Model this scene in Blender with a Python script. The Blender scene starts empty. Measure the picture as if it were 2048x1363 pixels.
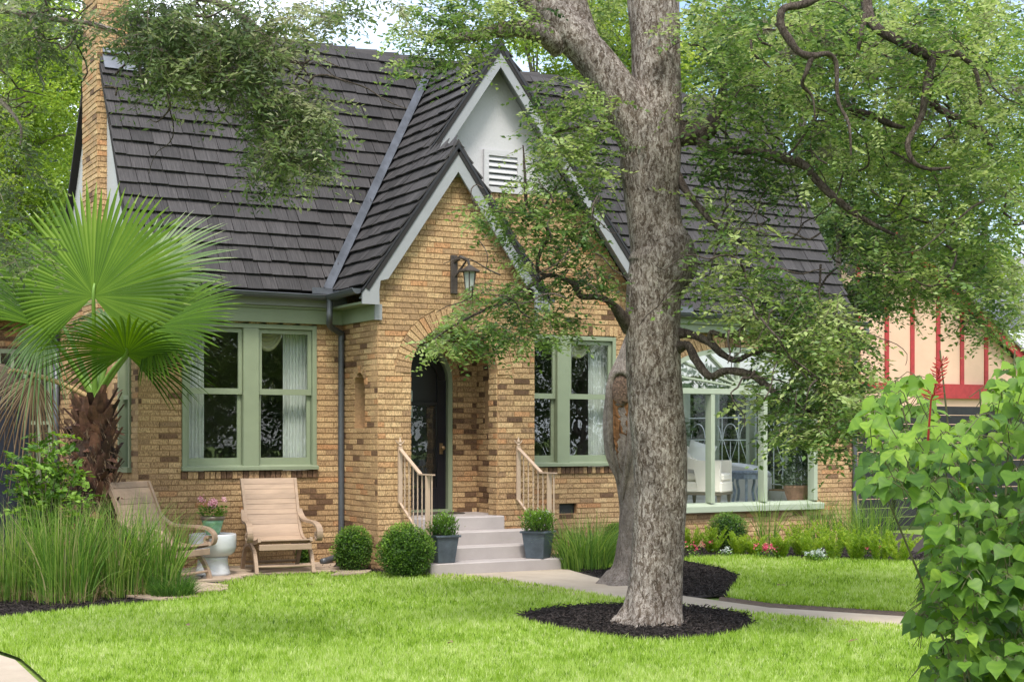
import bpy, bmesh, math, random
import numpy as np
from mathutils import Vector, Matrix, noise as mnoise

rnd = random.Random(7)
nr = np.random.default_rng(11)
S = bpy.context.scene
COL = S.collection

# ------------------------------------------------------------------ camera
F, CX, HY, CAMH, CAMY = 2919.0, 1024.0, 870.0, 1.6, -16.9
TH = math.atan(1624.0 / 2919.0)
CT, ST = math.cos(TH), math.sin(TH)
cam = bpy.data.cameras.new('camera')
camo = bpy.data.objects.new('camera', cam)
COL.objects.link(camo)
camo.location = (0, CAMY, CAMH)
camo.rotation_euler = (math.pi / 2, 0, -TH)
cam.sensor_width = 36.0
cam.lens = F / 2048 * 36
cam.shift_y = (HY - 681.5) / 2048
cam.clip_end = 2000
S.camera = camo

# ------------------------------------------------------------------ sky and sun
SUN_EL, SUN_AZ = math.radians(58), math.radians(205)   # compass angle from +Y, clockwise
w = bpy.data.worlds.new('World')
S.world = w
w.use_nodes = True
wn, wl = w.node_tree.nodes, w.node_tree.links
wn.clear()
wo = wn.new('ShaderNodeOutputWorld')
bg = wn.new('ShaderNodeBackground')
bg.inputs[1].default_value = 0.115
sky = wn.new('ShaderNodeTexSky')
sky.sky_type = 'NISHITA'
sky.sun_disc = False
sky.sun_elevation = SUN_EL
sky.sun_rotation = SUN_AZ
sky.air_density, sky.dust_density, sky.ozone_density = 1.0, 2.5, 1.0
tc = wn.new('ShaderNodeTexCoord')
mp = wn.new('ShaderNodeMapping')
mp.inputs['Scale'].default_value = (1.0, 1.0, 2.2)
nz = wn.new('ShaderNodeTexNoise')
nz.inputs['Scale'].default_value = 2.3
nz.inputs['Detail'].default_value = 7
nz.inputs['Roughness'].default_value = 0.55
rp = wn.new('ShaderNodeValToRGB')
rp.color_ramp.elements[0].position = 0.40
rp.color_ramp.elements[1].position = 0.60
mx = wn.new('ShaderNodeMix')
mx.data_type = 'RGBA'
mx.inputs['B'].default_value = (7.0, 7.5, 8.1, 1)
wl.new(tc.outputs['Generated'], mp.inputs[0])
wl.new(mp.outputs[0], nz.inputs['Vector'])
wl.new(nz.outputs['Fac'], rp.inputs[0])
wl.new(rp.outputs[0], mx.inputs['Factor'])
wl.new(sky.outputs[0], mx.inputs['A'])
wl.new(mx.outputs['Result'], bg.inputs[0])
wl.new(bg.outputs[0], wo.inputs[0])

sl = bpy.data.lights.new('sun', 'SUN')
sl.energy = 1.5
sl.angle = math.radians(13)
sl.color = (1.0, 0.95, 0.87)
so = bpy.data.objects.new('sun', sl)
COL.objects.link(so)
sd = Vector((math.sin(SUN_AZ) * math.cos(SUN_EL), math.cos(SUN_AZ) * math.cos(SUN_EL), math.sin(SUN_EL)))
so.rotation_euler = sd.to_track_quat('Z', 'Y').to_euler()
so.location = (0, -20, 30)

vs = S.view_settings
vs.view_transform = 'Standard'
vs.look = 'None'
vs.gamma = 1
vs.exposure = 1.52
vs.use_curve_mapping = False
S.cycles.max_bounces = 10
S.cycles.transparent_max_bounces = 24
S.cycles.diffuse_bounces = 4
S.cycles.use_denoising = True

# ------------------------------------------------------------------ measuring from the photograph
def P(u, v, z):
    """point seen at photo pixel (u, v), z metres in front of the camera"""
    x = (u - CX) / F * z
    return Vector((CT * x + ST * z, -ST * x + CT * z + CAMY, CAMH - (v - HY) / F * z))

def G(u, v, h=0.0):
    return P(u, v, (CAMH - h) * F / (v - HY))

def PN(u, v, z):
    x = (u - CX) / F * z
    return np.stack([CT * x + ST * z, -ST * x + CT * z + CAMY, CAMH - (v - HY) / F * z], -1)

# ------------------------------------------------------------------ mesh helpers
class MB:
    def __init__(s):
        s.v, s.f, s.t, s.uv = [], [], [], []

    def add(s, verts, faces, tone=0.5, uvs=None):
        o = len(s.v)
        s.v.extend([tuple(p) for p in verts])
        for i, f in enumerate(faces):
            s.f.append([o + k for k in f])
            s.t.append(tone)
            s.uv.append([uvs[k] for k in f] if uvs else None)

    def box(s, x0, x1, y0, y1, z0, z1, tone=0.5):
        v = [(x0, y0, z0), (x1, y0, z0), (x1, y1, z0), (x0, y1, z0), (x0, y0, z1), (x1, y0, z1), (x1, y1, z1), (x0, y1, z1)]
        s.add(v, [(3, 2, 1, 0), (4, 5, 6, 7), (0, 1, 5, 4), (1, 2, 6, 5), (2, 3, 7, 6), (3, 0, 4, 7)], tone)
        return s

    def hexa(s, a, b, tone=0.5):
        """a, b: two quads, joined"""
        s.add(list(a) + list(b), [(3, 2, 1, 0), (4, 5, 6, 7), (0, 1, 5, 4), (1, 2, 6, 5), (2, 3, 7, 6), (3, 0, 4, 7)], tone)
        return s

    def prism(s, poly, vec, tone=0.5):
        n = len(poly)
        vec = Vector(vec)
        v = [Vector(p) for p in poly] + [Vector(p) + vec for p in poly]
        f = [tuple(range(n - 1, -1, -1)), tuple(range(n, 2 * n))]
        f += [(i, (i + 1) % n, n + (i + 1) % n, n + i) for i in range(n)]
        s.add(v, f, tone)
        return s

    def bar(s, p, q, w, h, up=(0, 0, 1), tone=0.5):
        """box beam from p to q; w across, h along up"""
        p, q, up = Vector(p), Vector(q), Vector(up)
        d = (q - p).normalized()
        a = d.cross(up)
        if a.length < 1e-4:
            a = d.cross(Vector((0, 1, 0)))
        a.normalize()
        b = a.cross(d).normalized()
        A = [p + a * (i * w / 2) + b * (j * h / 2) for i, j in ((-1, -1), (1, -1), (1, 1), (-1, 1))]
        B = [x + (q - p) for x in A]
        return s.hexa(A, B, tone)

    def tube(s, pts, rad, n=8, tone=0.5, cap=True, bump=0.0, bs=6.0):
        pts = [Vector(p) for p in pts]
        if not hasattr(rad, '__len__'):
            rad = [rad] * len(pts)
        o = len(s.v)
        ref = Vector((0.31, 0.87, 0.12)).normalized()
        prev = None
        for i, p in enumerate(pts):
            d = (pts[min(i + 1, len(pts) - 1)] - pts[max(i - 1, 0)])
            d = d.normalized() if d.length > 1e-9 else Vector((0, 0, 1))
            a = (prev if prev else ref)
            a = a - d * a.dot(d)
            if a.length < 1e-3:
                a = Vector((1, 0, 0)) - d * d.x
            a.normalize()
            prev = a
            b = d.cross(a)
            for k in range(n):
                t = 2 * math.pi * k / n
                e = a * math.cos(t) + b * math.sin(t)
                r = rad[i]
                if bump:
                    q = p + e * r
                    r *= 1 + bump * mnoise.noise(Vector((q.x * bs, q.y * bs, q.z * bs * 0.35)))
                s.v.append(tuple(p + e * r))
        m = len(pts)
        for i in range(m - 1):
            for k in range(n):
                s.f.append([o + i * n + k, o + i * n + (k + 1) % n, o + (i + 1) * n + (k + 1) % n, o + (i + 1) * n + k])
                s.t.append(tone)
                s.uv.append(None)
        if cap:
            s.f.append([o + k for k in range(n - 1, -1, -1)])
            s.f.append([o + (m - 1) * n + k for k in range(n)])
            s.t += [tone, tone]
            s.uv += [None, None]
        return s

    def lathe(s, prof, n=24, c=(0, 0, 0), tone=0.5, flute=0.0, nf=8):
        o = len(s.v)
        for r, z in prof:
            for k in range(n):
                t = 2 * math.pi * k / n
                rr = r * (1 + flute * math.cos(nf * t))
                s.v.append((c[0] + rr * math.cos(t), c[1] + rr * math.sin(t), c[2] + z))
        m = len(prof)
        for i in range(m - 1):
            for k in range(n):
                s.f.append([o + i * n + k, o + i * n + (k + 1) % n, o + (i + 1) * n + (k + 1) % n, o + (i + 1) * n + k])
                s.t.append(tone)
                s.uv.append(None)
        s.f.append([o + k for k in range(n - 1, -1, -1)])
        s.f.append([o + (m - 1) * n + k for k in range(n)])
        s.t += [tone, tone]
        s.uv += [None, None]
        return s

    def build(s, name, m, parent=None, smooth=False, bevel=0.0, center=False):
        me = bpy.data.meshes.new(name)
        off = Vector((0, 0, 0))
        vv = s.v
        if center:
            a = np.array(vv)
            off = Vector(((a.max(0) + a.min(0)) / 2).tolist())
            vv = (a - np.array(off)).tolist()
        me.from_pydata(vv, [], s.f)
        at = me.attributes.new('tone', 'FLOAT', 'FACE')
        at.data.foreach_set('value', s.t)
        if any(x is not None for x in s.uv):
            ul = me.uv_layers.new(name='UVMap')
            flat = []
            for x, f in zip(s.uv, s.f):
                flat += [c for uv in (x or [(0, 0)] * len(f)) for c in uv]
            ul.data.foreach_set('uv', flat)
        me.materials.append(m)
        if bevel:
            bm = bmesh.new()
            bm.from_mesh(me)
            bmesh.ops.remove_doubles(bm, verts=bm.verts, dist=1e-6)
            bmesh.ops.bevel(bm, geom=[e for e in bm.edges if len(e.link_faces) == 2 and e.calc_face_angle(0) > 0.6], offset=bevel, segments=1, affect='EDGES')
            bm.to_mesh(me)
            bm.free()
        if smooth:
            me.polygons.foreach_set('use_smooth', [True] * len(me.polygons))
        o = link(name, me, parent)
        if center:
            o.location = off
        return o

ROOTS = {}
def link(name, me, parent=None):
    o = bpy.data.objects.new(name, me)
    COL.objects.link(o)
    if parent is not None:
        o.parent = parent
        if parent.name in ROOTS:
            o.matrix_parent_inverse = Matrix.Translation(-parent.location)
    return o

def setp(o, label=None, cat=None, group=None, kind=None):
    if label: o['label'] = label
    if cat: o['category'] = cat
    if group: o['group'] = group
    if kind: o['kind'] = kind
    return o

def empty(name, loc=(0, 0, 0), label=None, cat=None, group=None, rotz=0.0, world=False):
    """world=True: the children are given in world coordinates"""
    o = bpy.data.objects.new(name, None)
    COL.objects.link(o)
    o.location = loc
    o.rotation_euler = (0, 0, rotz)
    o.empty_display_size = 0.1
    if world:
        ROOTS[o.name] = True
    return setp(o, label, cat, group)

def dup(root, loc, rotz=0.0, label=None, scale=None):
    r = root.copy()
    COL.objects.link(r)
    r.location = loc
    r.rotation_euler = (0, 0, rotz)
    if scale: r.scale = (scale,) * 3
    if label: r['label'] = label
    for ch in list(root.children):
        c = ch.copy()
        COL.objects.link(c)
        c.parent = r
        for g in list(ch.children):
            d = g.copy()
            COL.objects.link(d)
            d.parent = c
    return r

def np_mesh(name, V, Fa, tone, m, parent=None, smooth=False, off=None):
    """V (n,3), Fa (k,3) triangles, tone (k,)"""
    me = bpy.data.meshes.new(name)
    if off is not None:
        V = V - np.array(off)[None]
    n, k = len(V), len(Fa)
    me.vertices.add(n)
    me.vertices.foreach_set('co', np.ascontiguousarray(V, dtype=np.float32).ravel())
    me.loops.add(k * 3)
    me.loops.foreach_set('vertex_index', np.ascontiguousarray(Fa, dtype=np.int32).ravel())
    me.polygons.add(k)
    me.polygons.foreach_set('loop_start', np.arange(0, k * 3, 3, dtype=np.int32))
    me.polygons.foreach_set('use_smooth', np.full(k, smooth))
    at = me.attributes.new('tone', 'FLOAT', 'FACE')
    at.data.foreach_set('value', np.ascontiguousarray(tone, dtype=np.float32))
    me.materials.append(m)
    me.update(calc_edges=True)
    o = link(name, me, parent)
    if off is not None:
        o.location = off
    return o

def unit(a):
    return a / np.maximum(np.linalg.norm(a, axis=-1, keepdims=True), 1e-9)

def leaf_arrays(p, d, n, L, W, tone, fold=0.12, wide=0.45):
    d = unit(d)
    s = unit(np.cross(d, n))
    n = np.cross(s, d)
    L, W = L[:, None], W[:, None]
    m = p + d * L * wide + n * W * fold
    V = np.stack([p, m + s * W / 2, p + d * L - n * L * 0.06, m - s * W / 2], 1).reshape(-1, 3)
    b = np.arange(len(p))[:, None] * 4
    Fa = np.concatenate([b + np.array([[0, 1, 2]]), b + np.array([[0, 2, 3]])], 1).reshape(-1, 3)
    return V, Fa, np.repeat(tone, 2)

def join_arrays(lst):
    V, Fa, T, o = [], [], [], 0
    for v, f, t in lst:
        V.append(v); Fa.append(f + o); T.append(t); o += len(v)
    return np.concatenate(V), np.concatenate(Fa), np.concatenate(T)

def sprays(c, per=12, tw=0.3, L=0.045, W=0.024, droop=0.25, flat=0.75, tone_lo=0.2, tone_hi=0.9, tone_c=None, spread=0.9):
    """leafy twigs: c (n,3) twig starts; leaves stand alternately on both sides of each twig"""
    n = len(c)
    a = nr.uniform(0, 2 * np.pi, n)
    el = nr.normal(-droop, 0.35, n)
    d = np.stack([np.cos(a) * np.cos(el), np.sin(a) * np.cos(el), np.sin(el)], -1)
    up = unit(np.stack([nr.normal(0, 1 - flat, n), nr.normal(0, 1 - flat, n), np.ones(n)], -1))
    sd_ = unit(np.cross(d, up))
    t = (np.arange(per) + 0.5) / per
    tl = tw * nr.uniform(0.6, 1.3, n)
    p = c[:, None] + d[:, None] * (t[None, :, None] * tl[:, None, None])
    p[:, :, 2] -= (t[None] ** 2) * tl[:, None] * 0.25
    sg = np.where(np.arange(per) % 2 == 0, 1.0, -1.0)[None, :, None]
    ld = d[:, None] * 0.6 + sd_[:, None] * sg * spread + nr.normal(0, 0.25, (n, per, 3))
    ln = up[:, None] + nr.normal(0, 0.35, (n, per, 3))
    p = p.reshape(-1, 3)
    if tone_c is None:
        tone_c = nr.uniform(tone_lo, tone_hi, n)
    tn = np.clip(np.repeat(tone_c, per) + nr.normal(0, 0.09, n * per), 0, 1)
    k = n * per
    sc = nr.uniform(0.65, 1.2, k)
    return leaf_arrays(p, ld.reshape(-1, 3), ln.reshape(-1, 3), L * sc, W * sc, tn), (c, c + d * tl[:, None] * 0.9)

def twig_arrays(a, b, r=0.003):
    d = unit(b - a)
    s1 = unit(np.cross(d, np.array([0.2, 0.3, 1.0])))
    s2 = np.cross(d, s1)
    V = np.stack([a + s1 * r, a - s1 * r * 0.5 + s2 * r * 0.87, a - s1 * r * 0.5 - s2 * r * 0.87, b], 1).reshape(-1, 3)
    k = np.arange(len(a))[:, None] * 4
    Fa = np.concatenate([k + np.array([[0, 1, 3]]), k + np.array([[1, 2, 3]]), k + np.array([[2, 0, 3]])], 1).reshape(-1, 3)
    return V, Fa, np.full(len(Fa), 0.5)

def in_poly(x, y, poly):
    x, y = np.asarray(x), np.asarray(y)
    r = np.zeros(x.shape, bool)
    j = len(poly) - 1
    for i in range(len(poly)):
        xi, yi = poly[i][0], poly[i][1]
        xj, yj = poly[j][0], poly[j][1]
        c = ((yi > y) != (yj > y)) & (x < (xj - xi) * (y - yi) / ((yj - yi) or 1e-9) + xi)
        r ^= c
        j = i
    return r

def sample_poly(poly, n):
    a = np.array([(p[0], p[1]) for p in poly])
    lo, hi = a.min(0), a.max(0)
    out, m = [], 0
    while m < n:
        q = nr.uniform(lo, hi, (n * 2 + 16, 2))
        q = q[in_poly(q[:, 0], q[:, 1], poly)]
        out.append(q)
        m += len(q)
    return np.concatenate(out)[:n]

def spline(pts, k=6):
    """Catmull-Rom through tuples of any length"""
    a = np.array(pts, float)
    out = []
    for i in range(len(a) - 1):
        p0, p1, p2, p3 = a[max(i - 1, 0)], a[i], a[i + 1], a[min(i + 2, len(a) - 1)]
        for t in np.arange(k) / k:
            out.append(0.5 * (2 * p1 + (p2 - p0) * t + (2 * p0 - 5 * p1 + 4 * p2 - p3) * t * t + (3 * p1 - p0 - 3 * p2 + p3) * t ** 3))
    out.append(a[-1])
    return np.array(out)

# ------------------------------------------------------------------ materials
def lin(r, g, b):
    f = lambda c: (c / 255 / 12.92) if c / 255 <= 0.04045 else ((c / 255 + 0.055) / 1.055) ** 2.4
    return (f(r), f(g), f(b))

def mat(name, col, rough=0.6, var=0.12, scale=6.0, bump=0.0, bscale=60.0, metal=0.0, spec=0.4, stretch=(1, 1, 1), tone=0.0, dirt=0.0):
    m = bpy.data.materials.new(name)
    m.use_nodes = True
    n, l = m.node_tree.nodes, m.node_tree.links
    b = n['Principled BSDF']
    b.inputs['Roughness'].default_value = rough
    b.inputs['Metallic'].default_value = metal
    b.inputs['Specular IOR Level'].default_value = spec
    g = n.new('ShaderNodeNewGeometry')
    mpn = n.new('ShaderNodeMapping')
    mpn.inputs['Scale'].default_value = stretch
    l.new(g.outputs['Position'], mpn.inputs[0])
    z = n.new('ShaderNodeTexNoise')
    z.inputs['Scale'].default_value = scale
    z.inputs['Detail'].default_value = 6
    z.inputs['Roughness'].default_value = 0.62
    l.new(mpn.outputs[0], z.inputs['Vector'])
    r = n.new('ShaderNodeValToRGB')
    r.color_ramp.elements[0].position = 0.3
    r.color_ramp.elements[1].position = 0.7
    r.color_ramp.elements[0].color = (*[c * (1 - var) for c in col], 1)
    r.color_ramp.elements[1].color = (*[min(1, c * (1 + var)) for c in col], 1)
    l.new(z.outputs['Fac'], r.inputs[0])
    out = r.outputs[0]
    if tone:
        at = n.new('ShaderNodeAttribute')
        at.attribute_name = 'tone'
        mr = n.new('ShaderNodeMapRange')
        mr.inputs['To Min'].default_value = 1 - tone
        mr.inputs['To Max'].default_value = 1 + tone
        l.new(at.outputs['Fac'], mr.inputs[0])
        vm = n.new('ShaderNodeVectorMath')
        vm.operation = 'SCALE'
        l.new(out, vm.inputs[0])
        l.new(mr.outputs[0], vm.inputs['Scale'])
        out = vm.outputs[0]
    if dirt:
        z3 = n.new('ShaderNodeTexNoise')
        z3.inputs['Scale'].default_value = scale * 0.21
        z3.inputs['Detail'].default_value = 8
        z3.inputs['Roughness'].default_value = 0.7
        l.new(g.outputs['Position'], z3.inputs['Vector'])
        mr3 = n.new('ShaderNodeMapRange')
        mr3.inputs['From Min'].default_value = 0.35
        mr3.inputs['From Max'].default_value = 0.6
        mr3.inputs['To Min'].default_value = 1 - dirt
        mr3.inputs['To Max'].default_value = 1.0
        l.new(z3.outputs['Fac'], mr3.inputs[0])
        v3 = n.new('ShaderNodeVectorMath')
        v3.operation = 'SCALE'
        l.new(out, v3.inputs[0])
        l.new(mr3.outputs[0], v3.inputs['Scale'])
        out = v3.outputs[0]
    l.new(out, b.inputs['Base Color'])
    if bump:
        z2 = n.new('ShaderNodeTexNoise')
        z2.inputs['Scale'].default_value = bscale
        z2.inputs['Detail'].default_value = 5
        l.new(mpn.outputs[0], z2.inputs['Vector'])
        bp = n.new('ShaderNodeBump')
        bp.inputs['Strength'].default_value = bump
        bp.inputs['Distance'].default_value = 0.01
        l.new(z2.outputs['Fac'], bp.inputs['Height'])
        l.new(bp.outputs[0], b.inputs['Normal'])
    return m

def ramp_set(r, stops, mode='LINEAR'):
    cr = r.color_ramp
    cr.interpolation = mode
    while len(cr.elements) > 1:
        cr.elements.remove(cr.elements[-1])
    cr.elements[0].position = stops[0][0]
    cr.elements[0].color = (*stops[0][1], 1)
    for p, c in stops[1:]:
        e = cr.elements.new(p)
        e.color = (*c, 1)

def leafmat(name, stops, trans=0.4, rough=0.45, spec=0.35):
    m = bpy.data.materials.new(name)
    m.use_nodes = True
    n, l = m.node_tree.nodes, m.node_tree.links
    b = n['Principled BSDF']
    b.inputs['Roughness'].default_value = rough
    b.inputs['Specular IOR Level'].default_value = spec
    at = n.new('ShaderNodeAttribute')
    at.attribute_name = 'tone'
    g = n.new('ShaderNodeNewGeometry')
    z = n.new('ShaderNodeTexNoise')
    z.inputs['Scale'].default_value = 1.7
    z.inputs['Detail'].default_value = 3
    l.new(g.outputs['Position'], z.inputs['Vector'])
    ad = n.new('ShaderNodeMath')
    ad.operation = 'MULTIPLY_ADD'
    ad.inputs[1].default_value = 0.5
    l.new(z.outputs['Fac'], ad.inputs[0])
    sb = n.new('ShaderNodeMath')
    sb.operation = 'SUBTRACT'
    sb.inputs[1].default_value = 0.25
    l.new(at.outputs['Fac'], sb.inputs[0])
    l.new(sb.outputs[0], ad.inputs[2])
    r = n.new('ShaderNodeValToRGB')
    ramp_set(r, stops)
    l.new(ad.outputs[0], r.inputs[0])
    l.new(r.outputs[0], b.inputs['Base Color'])
    tr = n.new('ShaderNodeBsdfTranslucent')
    hs = n.new('ShaderNodeHueSaturation')
    hs.inputs['Hue'].default_value = 0.485
    hs.inputs['Saturation'].default_value = 1.1
    hs.inputs['Value'].default_value = 1.5
    l.new(r.outputs[0], hs.inputs['Color'])
    l.new(hs.outputs[0], tr.inputs[0])
    ms = n.new('ShaderNodeMixShader')
    ms.inputs[0].default_value = trans
    l.new(b.outputs[0], ms.inputs[1])
    l.new(tr.outputs[0], ms.inputs[2])
    l.new(ms.outputs[0], n['Material Output'].inputs[0])
    return m

def glassmat(name, refl=0.10, tint=(0.92, 0.95, 0.94), wav=0.06):
    m = bpy.data.materials.new(name)
    m.use_nodes = True
    n, l = m.node_tree.nodes, m.node_tree.links
    n.remove(n['Principled BSDF'])
    t = n.new('ShaderNodeBsdfTransparent')
    t.inputs[0].default_value = (*tint, 1)
    gl = n.new('ShaderNodeBsdfGlossy')
    gl.inputs['Roughness'].default_value = 0.0
    gl.inputs['Color'].default_value = (1, 1, 1, 1)
    g = n.new('ShaderNodeNewGeometry')
    z = n.new('ShaderNodeTexNoise')
    z.inputs['Scale'].default_value = 3.5
    z.inputs['Detail'].default_value = 1.5
    l.new(g.outputs['Position'], z.inputs['Vector'])
    bp = n.new('ShaderNodeBump')
    bp.inputs['Strength'].default_value = wav
    bp.inputs['Distance'].default_value = 0.05
    l.new(z.outputs['Fac'], bp.inputs['Height'])
    l.new(bp.outputs[0], gl.inputs['Normal'])
    fr = n.new('ShaderNodeLayerWeight')          # Schlick: the same from both sides of a thin pane
    fr.inputs['Blend'].default_value = 0.5
    pw = n.new('ShaderNodeMath')
    pw.operation = 'POWER'
    pw.inputs[1].default_value = 5.0
    l.new(fr.outputs['Facing'], pw.inputs[0])
    ad = n.new('ShaderNodeMath')
    ad.inputs[1].default_value = refl
    ad.use_clamp = True
    l.new(pw.outputs[0], ad.inputs[0])
    ms = n.new('ShaderNodeMixShader')
    l.new(ad.outputs[0], ms.inputs[0])
    l.new(t.outputs[0], ms.inputs[1])
    l.new(gl.outputs[0], ms.inputs[2])
    l.new(ms.outputs[0], n['Material Output'].inputs[0])
    return m

def brickmat():
    m = bpy.data.materials.new('rug_face_brick')
    m.use_nodes = True
    n, l = m.node_tree.nodes, m.node_tree.links
    b = n['Principled BSDF']
    b.inputs['Roughness'].default_value = 0.85
    b.inputs['Specular IOR Level'].default_value = 0.2
    at = n.new('ShaderNodeAttribute')
    at.attribute_name = 'tone'
    r = n.new('ShaderNodeValToRGB')
    ramp_set(r, [(0.0, (0.115, 0.066, 0.040)), (0.13, (0.19, 0.112, 0.065)), (0.2, (0.31, 0.198, 0.112)), (0.45, (0.42, 0.270, 0.143)),
                 (0.65, (0.505, 0.335, 0.174)), (0.86, (0.59, 0.41, 0.222)), (0.92, (0.49, 0.275, 0.135)), (1.0, (0.46, 0.24, 0.115))])
    l.new(at.outputs['Fac'], r.inputs[0])
    g = n.new('ShaderNodeNewGeometry')
    mpn = n.new('ShaderNodeMapping')
    mpn.inputs['Scale'].default_value = (1, 1, 0.35)
    l.new(g.outputs['Position'], mpn.inputs[0])
    z = n.new('ShaderNodeTexNoise')
    z.inputs['Scale'].default_value = 95
    z.inputs['Detail'].default_value = 3
    z.inputs['Roughness'].default_value = 0.7
    l.new(mpn.outputs[0], z.inputs['Vector'])
    mr = n.new('ShaderNodeMapRange')
    mr.inputs['From Min'].default_value = 0.36
    mr.inputs['From Max'].default_value = 0.6
    mr.inputs['To Min'].default_value = 0.42
    mr.inputs['To Max'].default_value = 1.12
    l.new(z.outputs['Fac'], mr.inputs[0])
    z2 = n.new('ShaderNodeTexNoise')
    z2.inputs['Scale'].default_value = 0.9
    z2.inputs['Detail'].default_value = 5
    l.new(g.outputs['Position'], z2.inputs['Vector'])
    mr2 = n.new('ShaderNodeMapRange')
    mr2.inputs['To Min'].default_value = 0.78
    mr2.inputs['To Max'].default_value = 1.2
    l.new(z2.outputs['Fac'], mr2.inputs[0])
    mu = n.new('ShaderNodeMath')
    mu.operation = 'MULTIPLY'
    l.new(mr.outputs[0], mu.inputs[0])
    l.new(mr2.outputs[0], mu.inputs[1])
    vm = n.new('ShaderNodeVectorMath')
    vm.operation = 'SCALE'
    l.new(r.outputs[0], vm.inputs[0])
    l.new(mu.outputs[0], vm.inputs['Scale'])
    l.new(vm.outputs[0], b.inputs['Base Color'])
    bp = n.new('ShaderNodeBump')
    bp.inputs['Strength'].default_value = 0.8
    bp.inputs['Distance'].default_value = 0.006
    l.new(z.outputs['Fac'], bp.inputs['Height'])
    l.new(bp.outputs[0], b.inputs['Normal'])
    return m

def shinglemat():
    m = bpy.data.materials.new('wood_shake')
    m.use_nodes = True
    n, l = m.node_tree.nodes, m.node_tree.links
    b = n['Principled BSDF']
    b.inputs['Roughness'].default_value = 0.75
    b.inputs['Specular IOR Level'].default_value = 0.3
    uv = n.new('ShaderNodeUVMap')
    mpn = n.new('ShaderNodeMapping')
    mpn.inputs['Scale'].default_value = (1, 0.045, 1)
    l.new(uv.outputs[0], mpn.inputs[0])
    z = n.new('ShaderNodeTexNoise')
    z.inputs['Scale'].default_value = 60
    z.inputs['Detail'].default_value = 5
    z.inputs['Roughness'].default_value = 0.7
    l.new(mpn.outputs[0], z.inputs['Vector'])
    r = n.new('ShaderNodeValToRGB')
    ramp_set(r, [(0.25, (0.012, 0.010, 0.010)), (0.5, (0.035, 0.032, 0.032)), (0.8, (0.074, 0.067, 0.066))])
    l.new(z.outputs['Fac'], r.inputs[0])
    at = n.new('ShaderNodeAttribute')
    at.attribute_name = 'tone'
    mr = n.new('ShaderNodeMapRange')
    mr.inputs['To Min'].default_value = 0.72
    mr.inputs['To Max'].default_value = 1.3
    l.new(at.outputs['Fac'], mr.inputs[0])
    vm = n.new('ShaderNodeVectorMath')
    vm.operation = 'SCALE'
    l.new(r.outputs[0], vm.inputs[0])
    l.new(mr.outputs[0], vm.inputs['Scale'])
    l.new(vm.outputs[0], b.inputs['Base Color'])
    bp = n.new('ShaderNodeBump')
    bp.inputs['Strength'].default_value = 0.5
    bp.inputs['Distance'].default_value = 0.006
    l.new(z.outputs['Fac'], bp.inputs['Height'])
    l.new(bp.outputs[0], b.inputs['Normal'])
    return m

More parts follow.
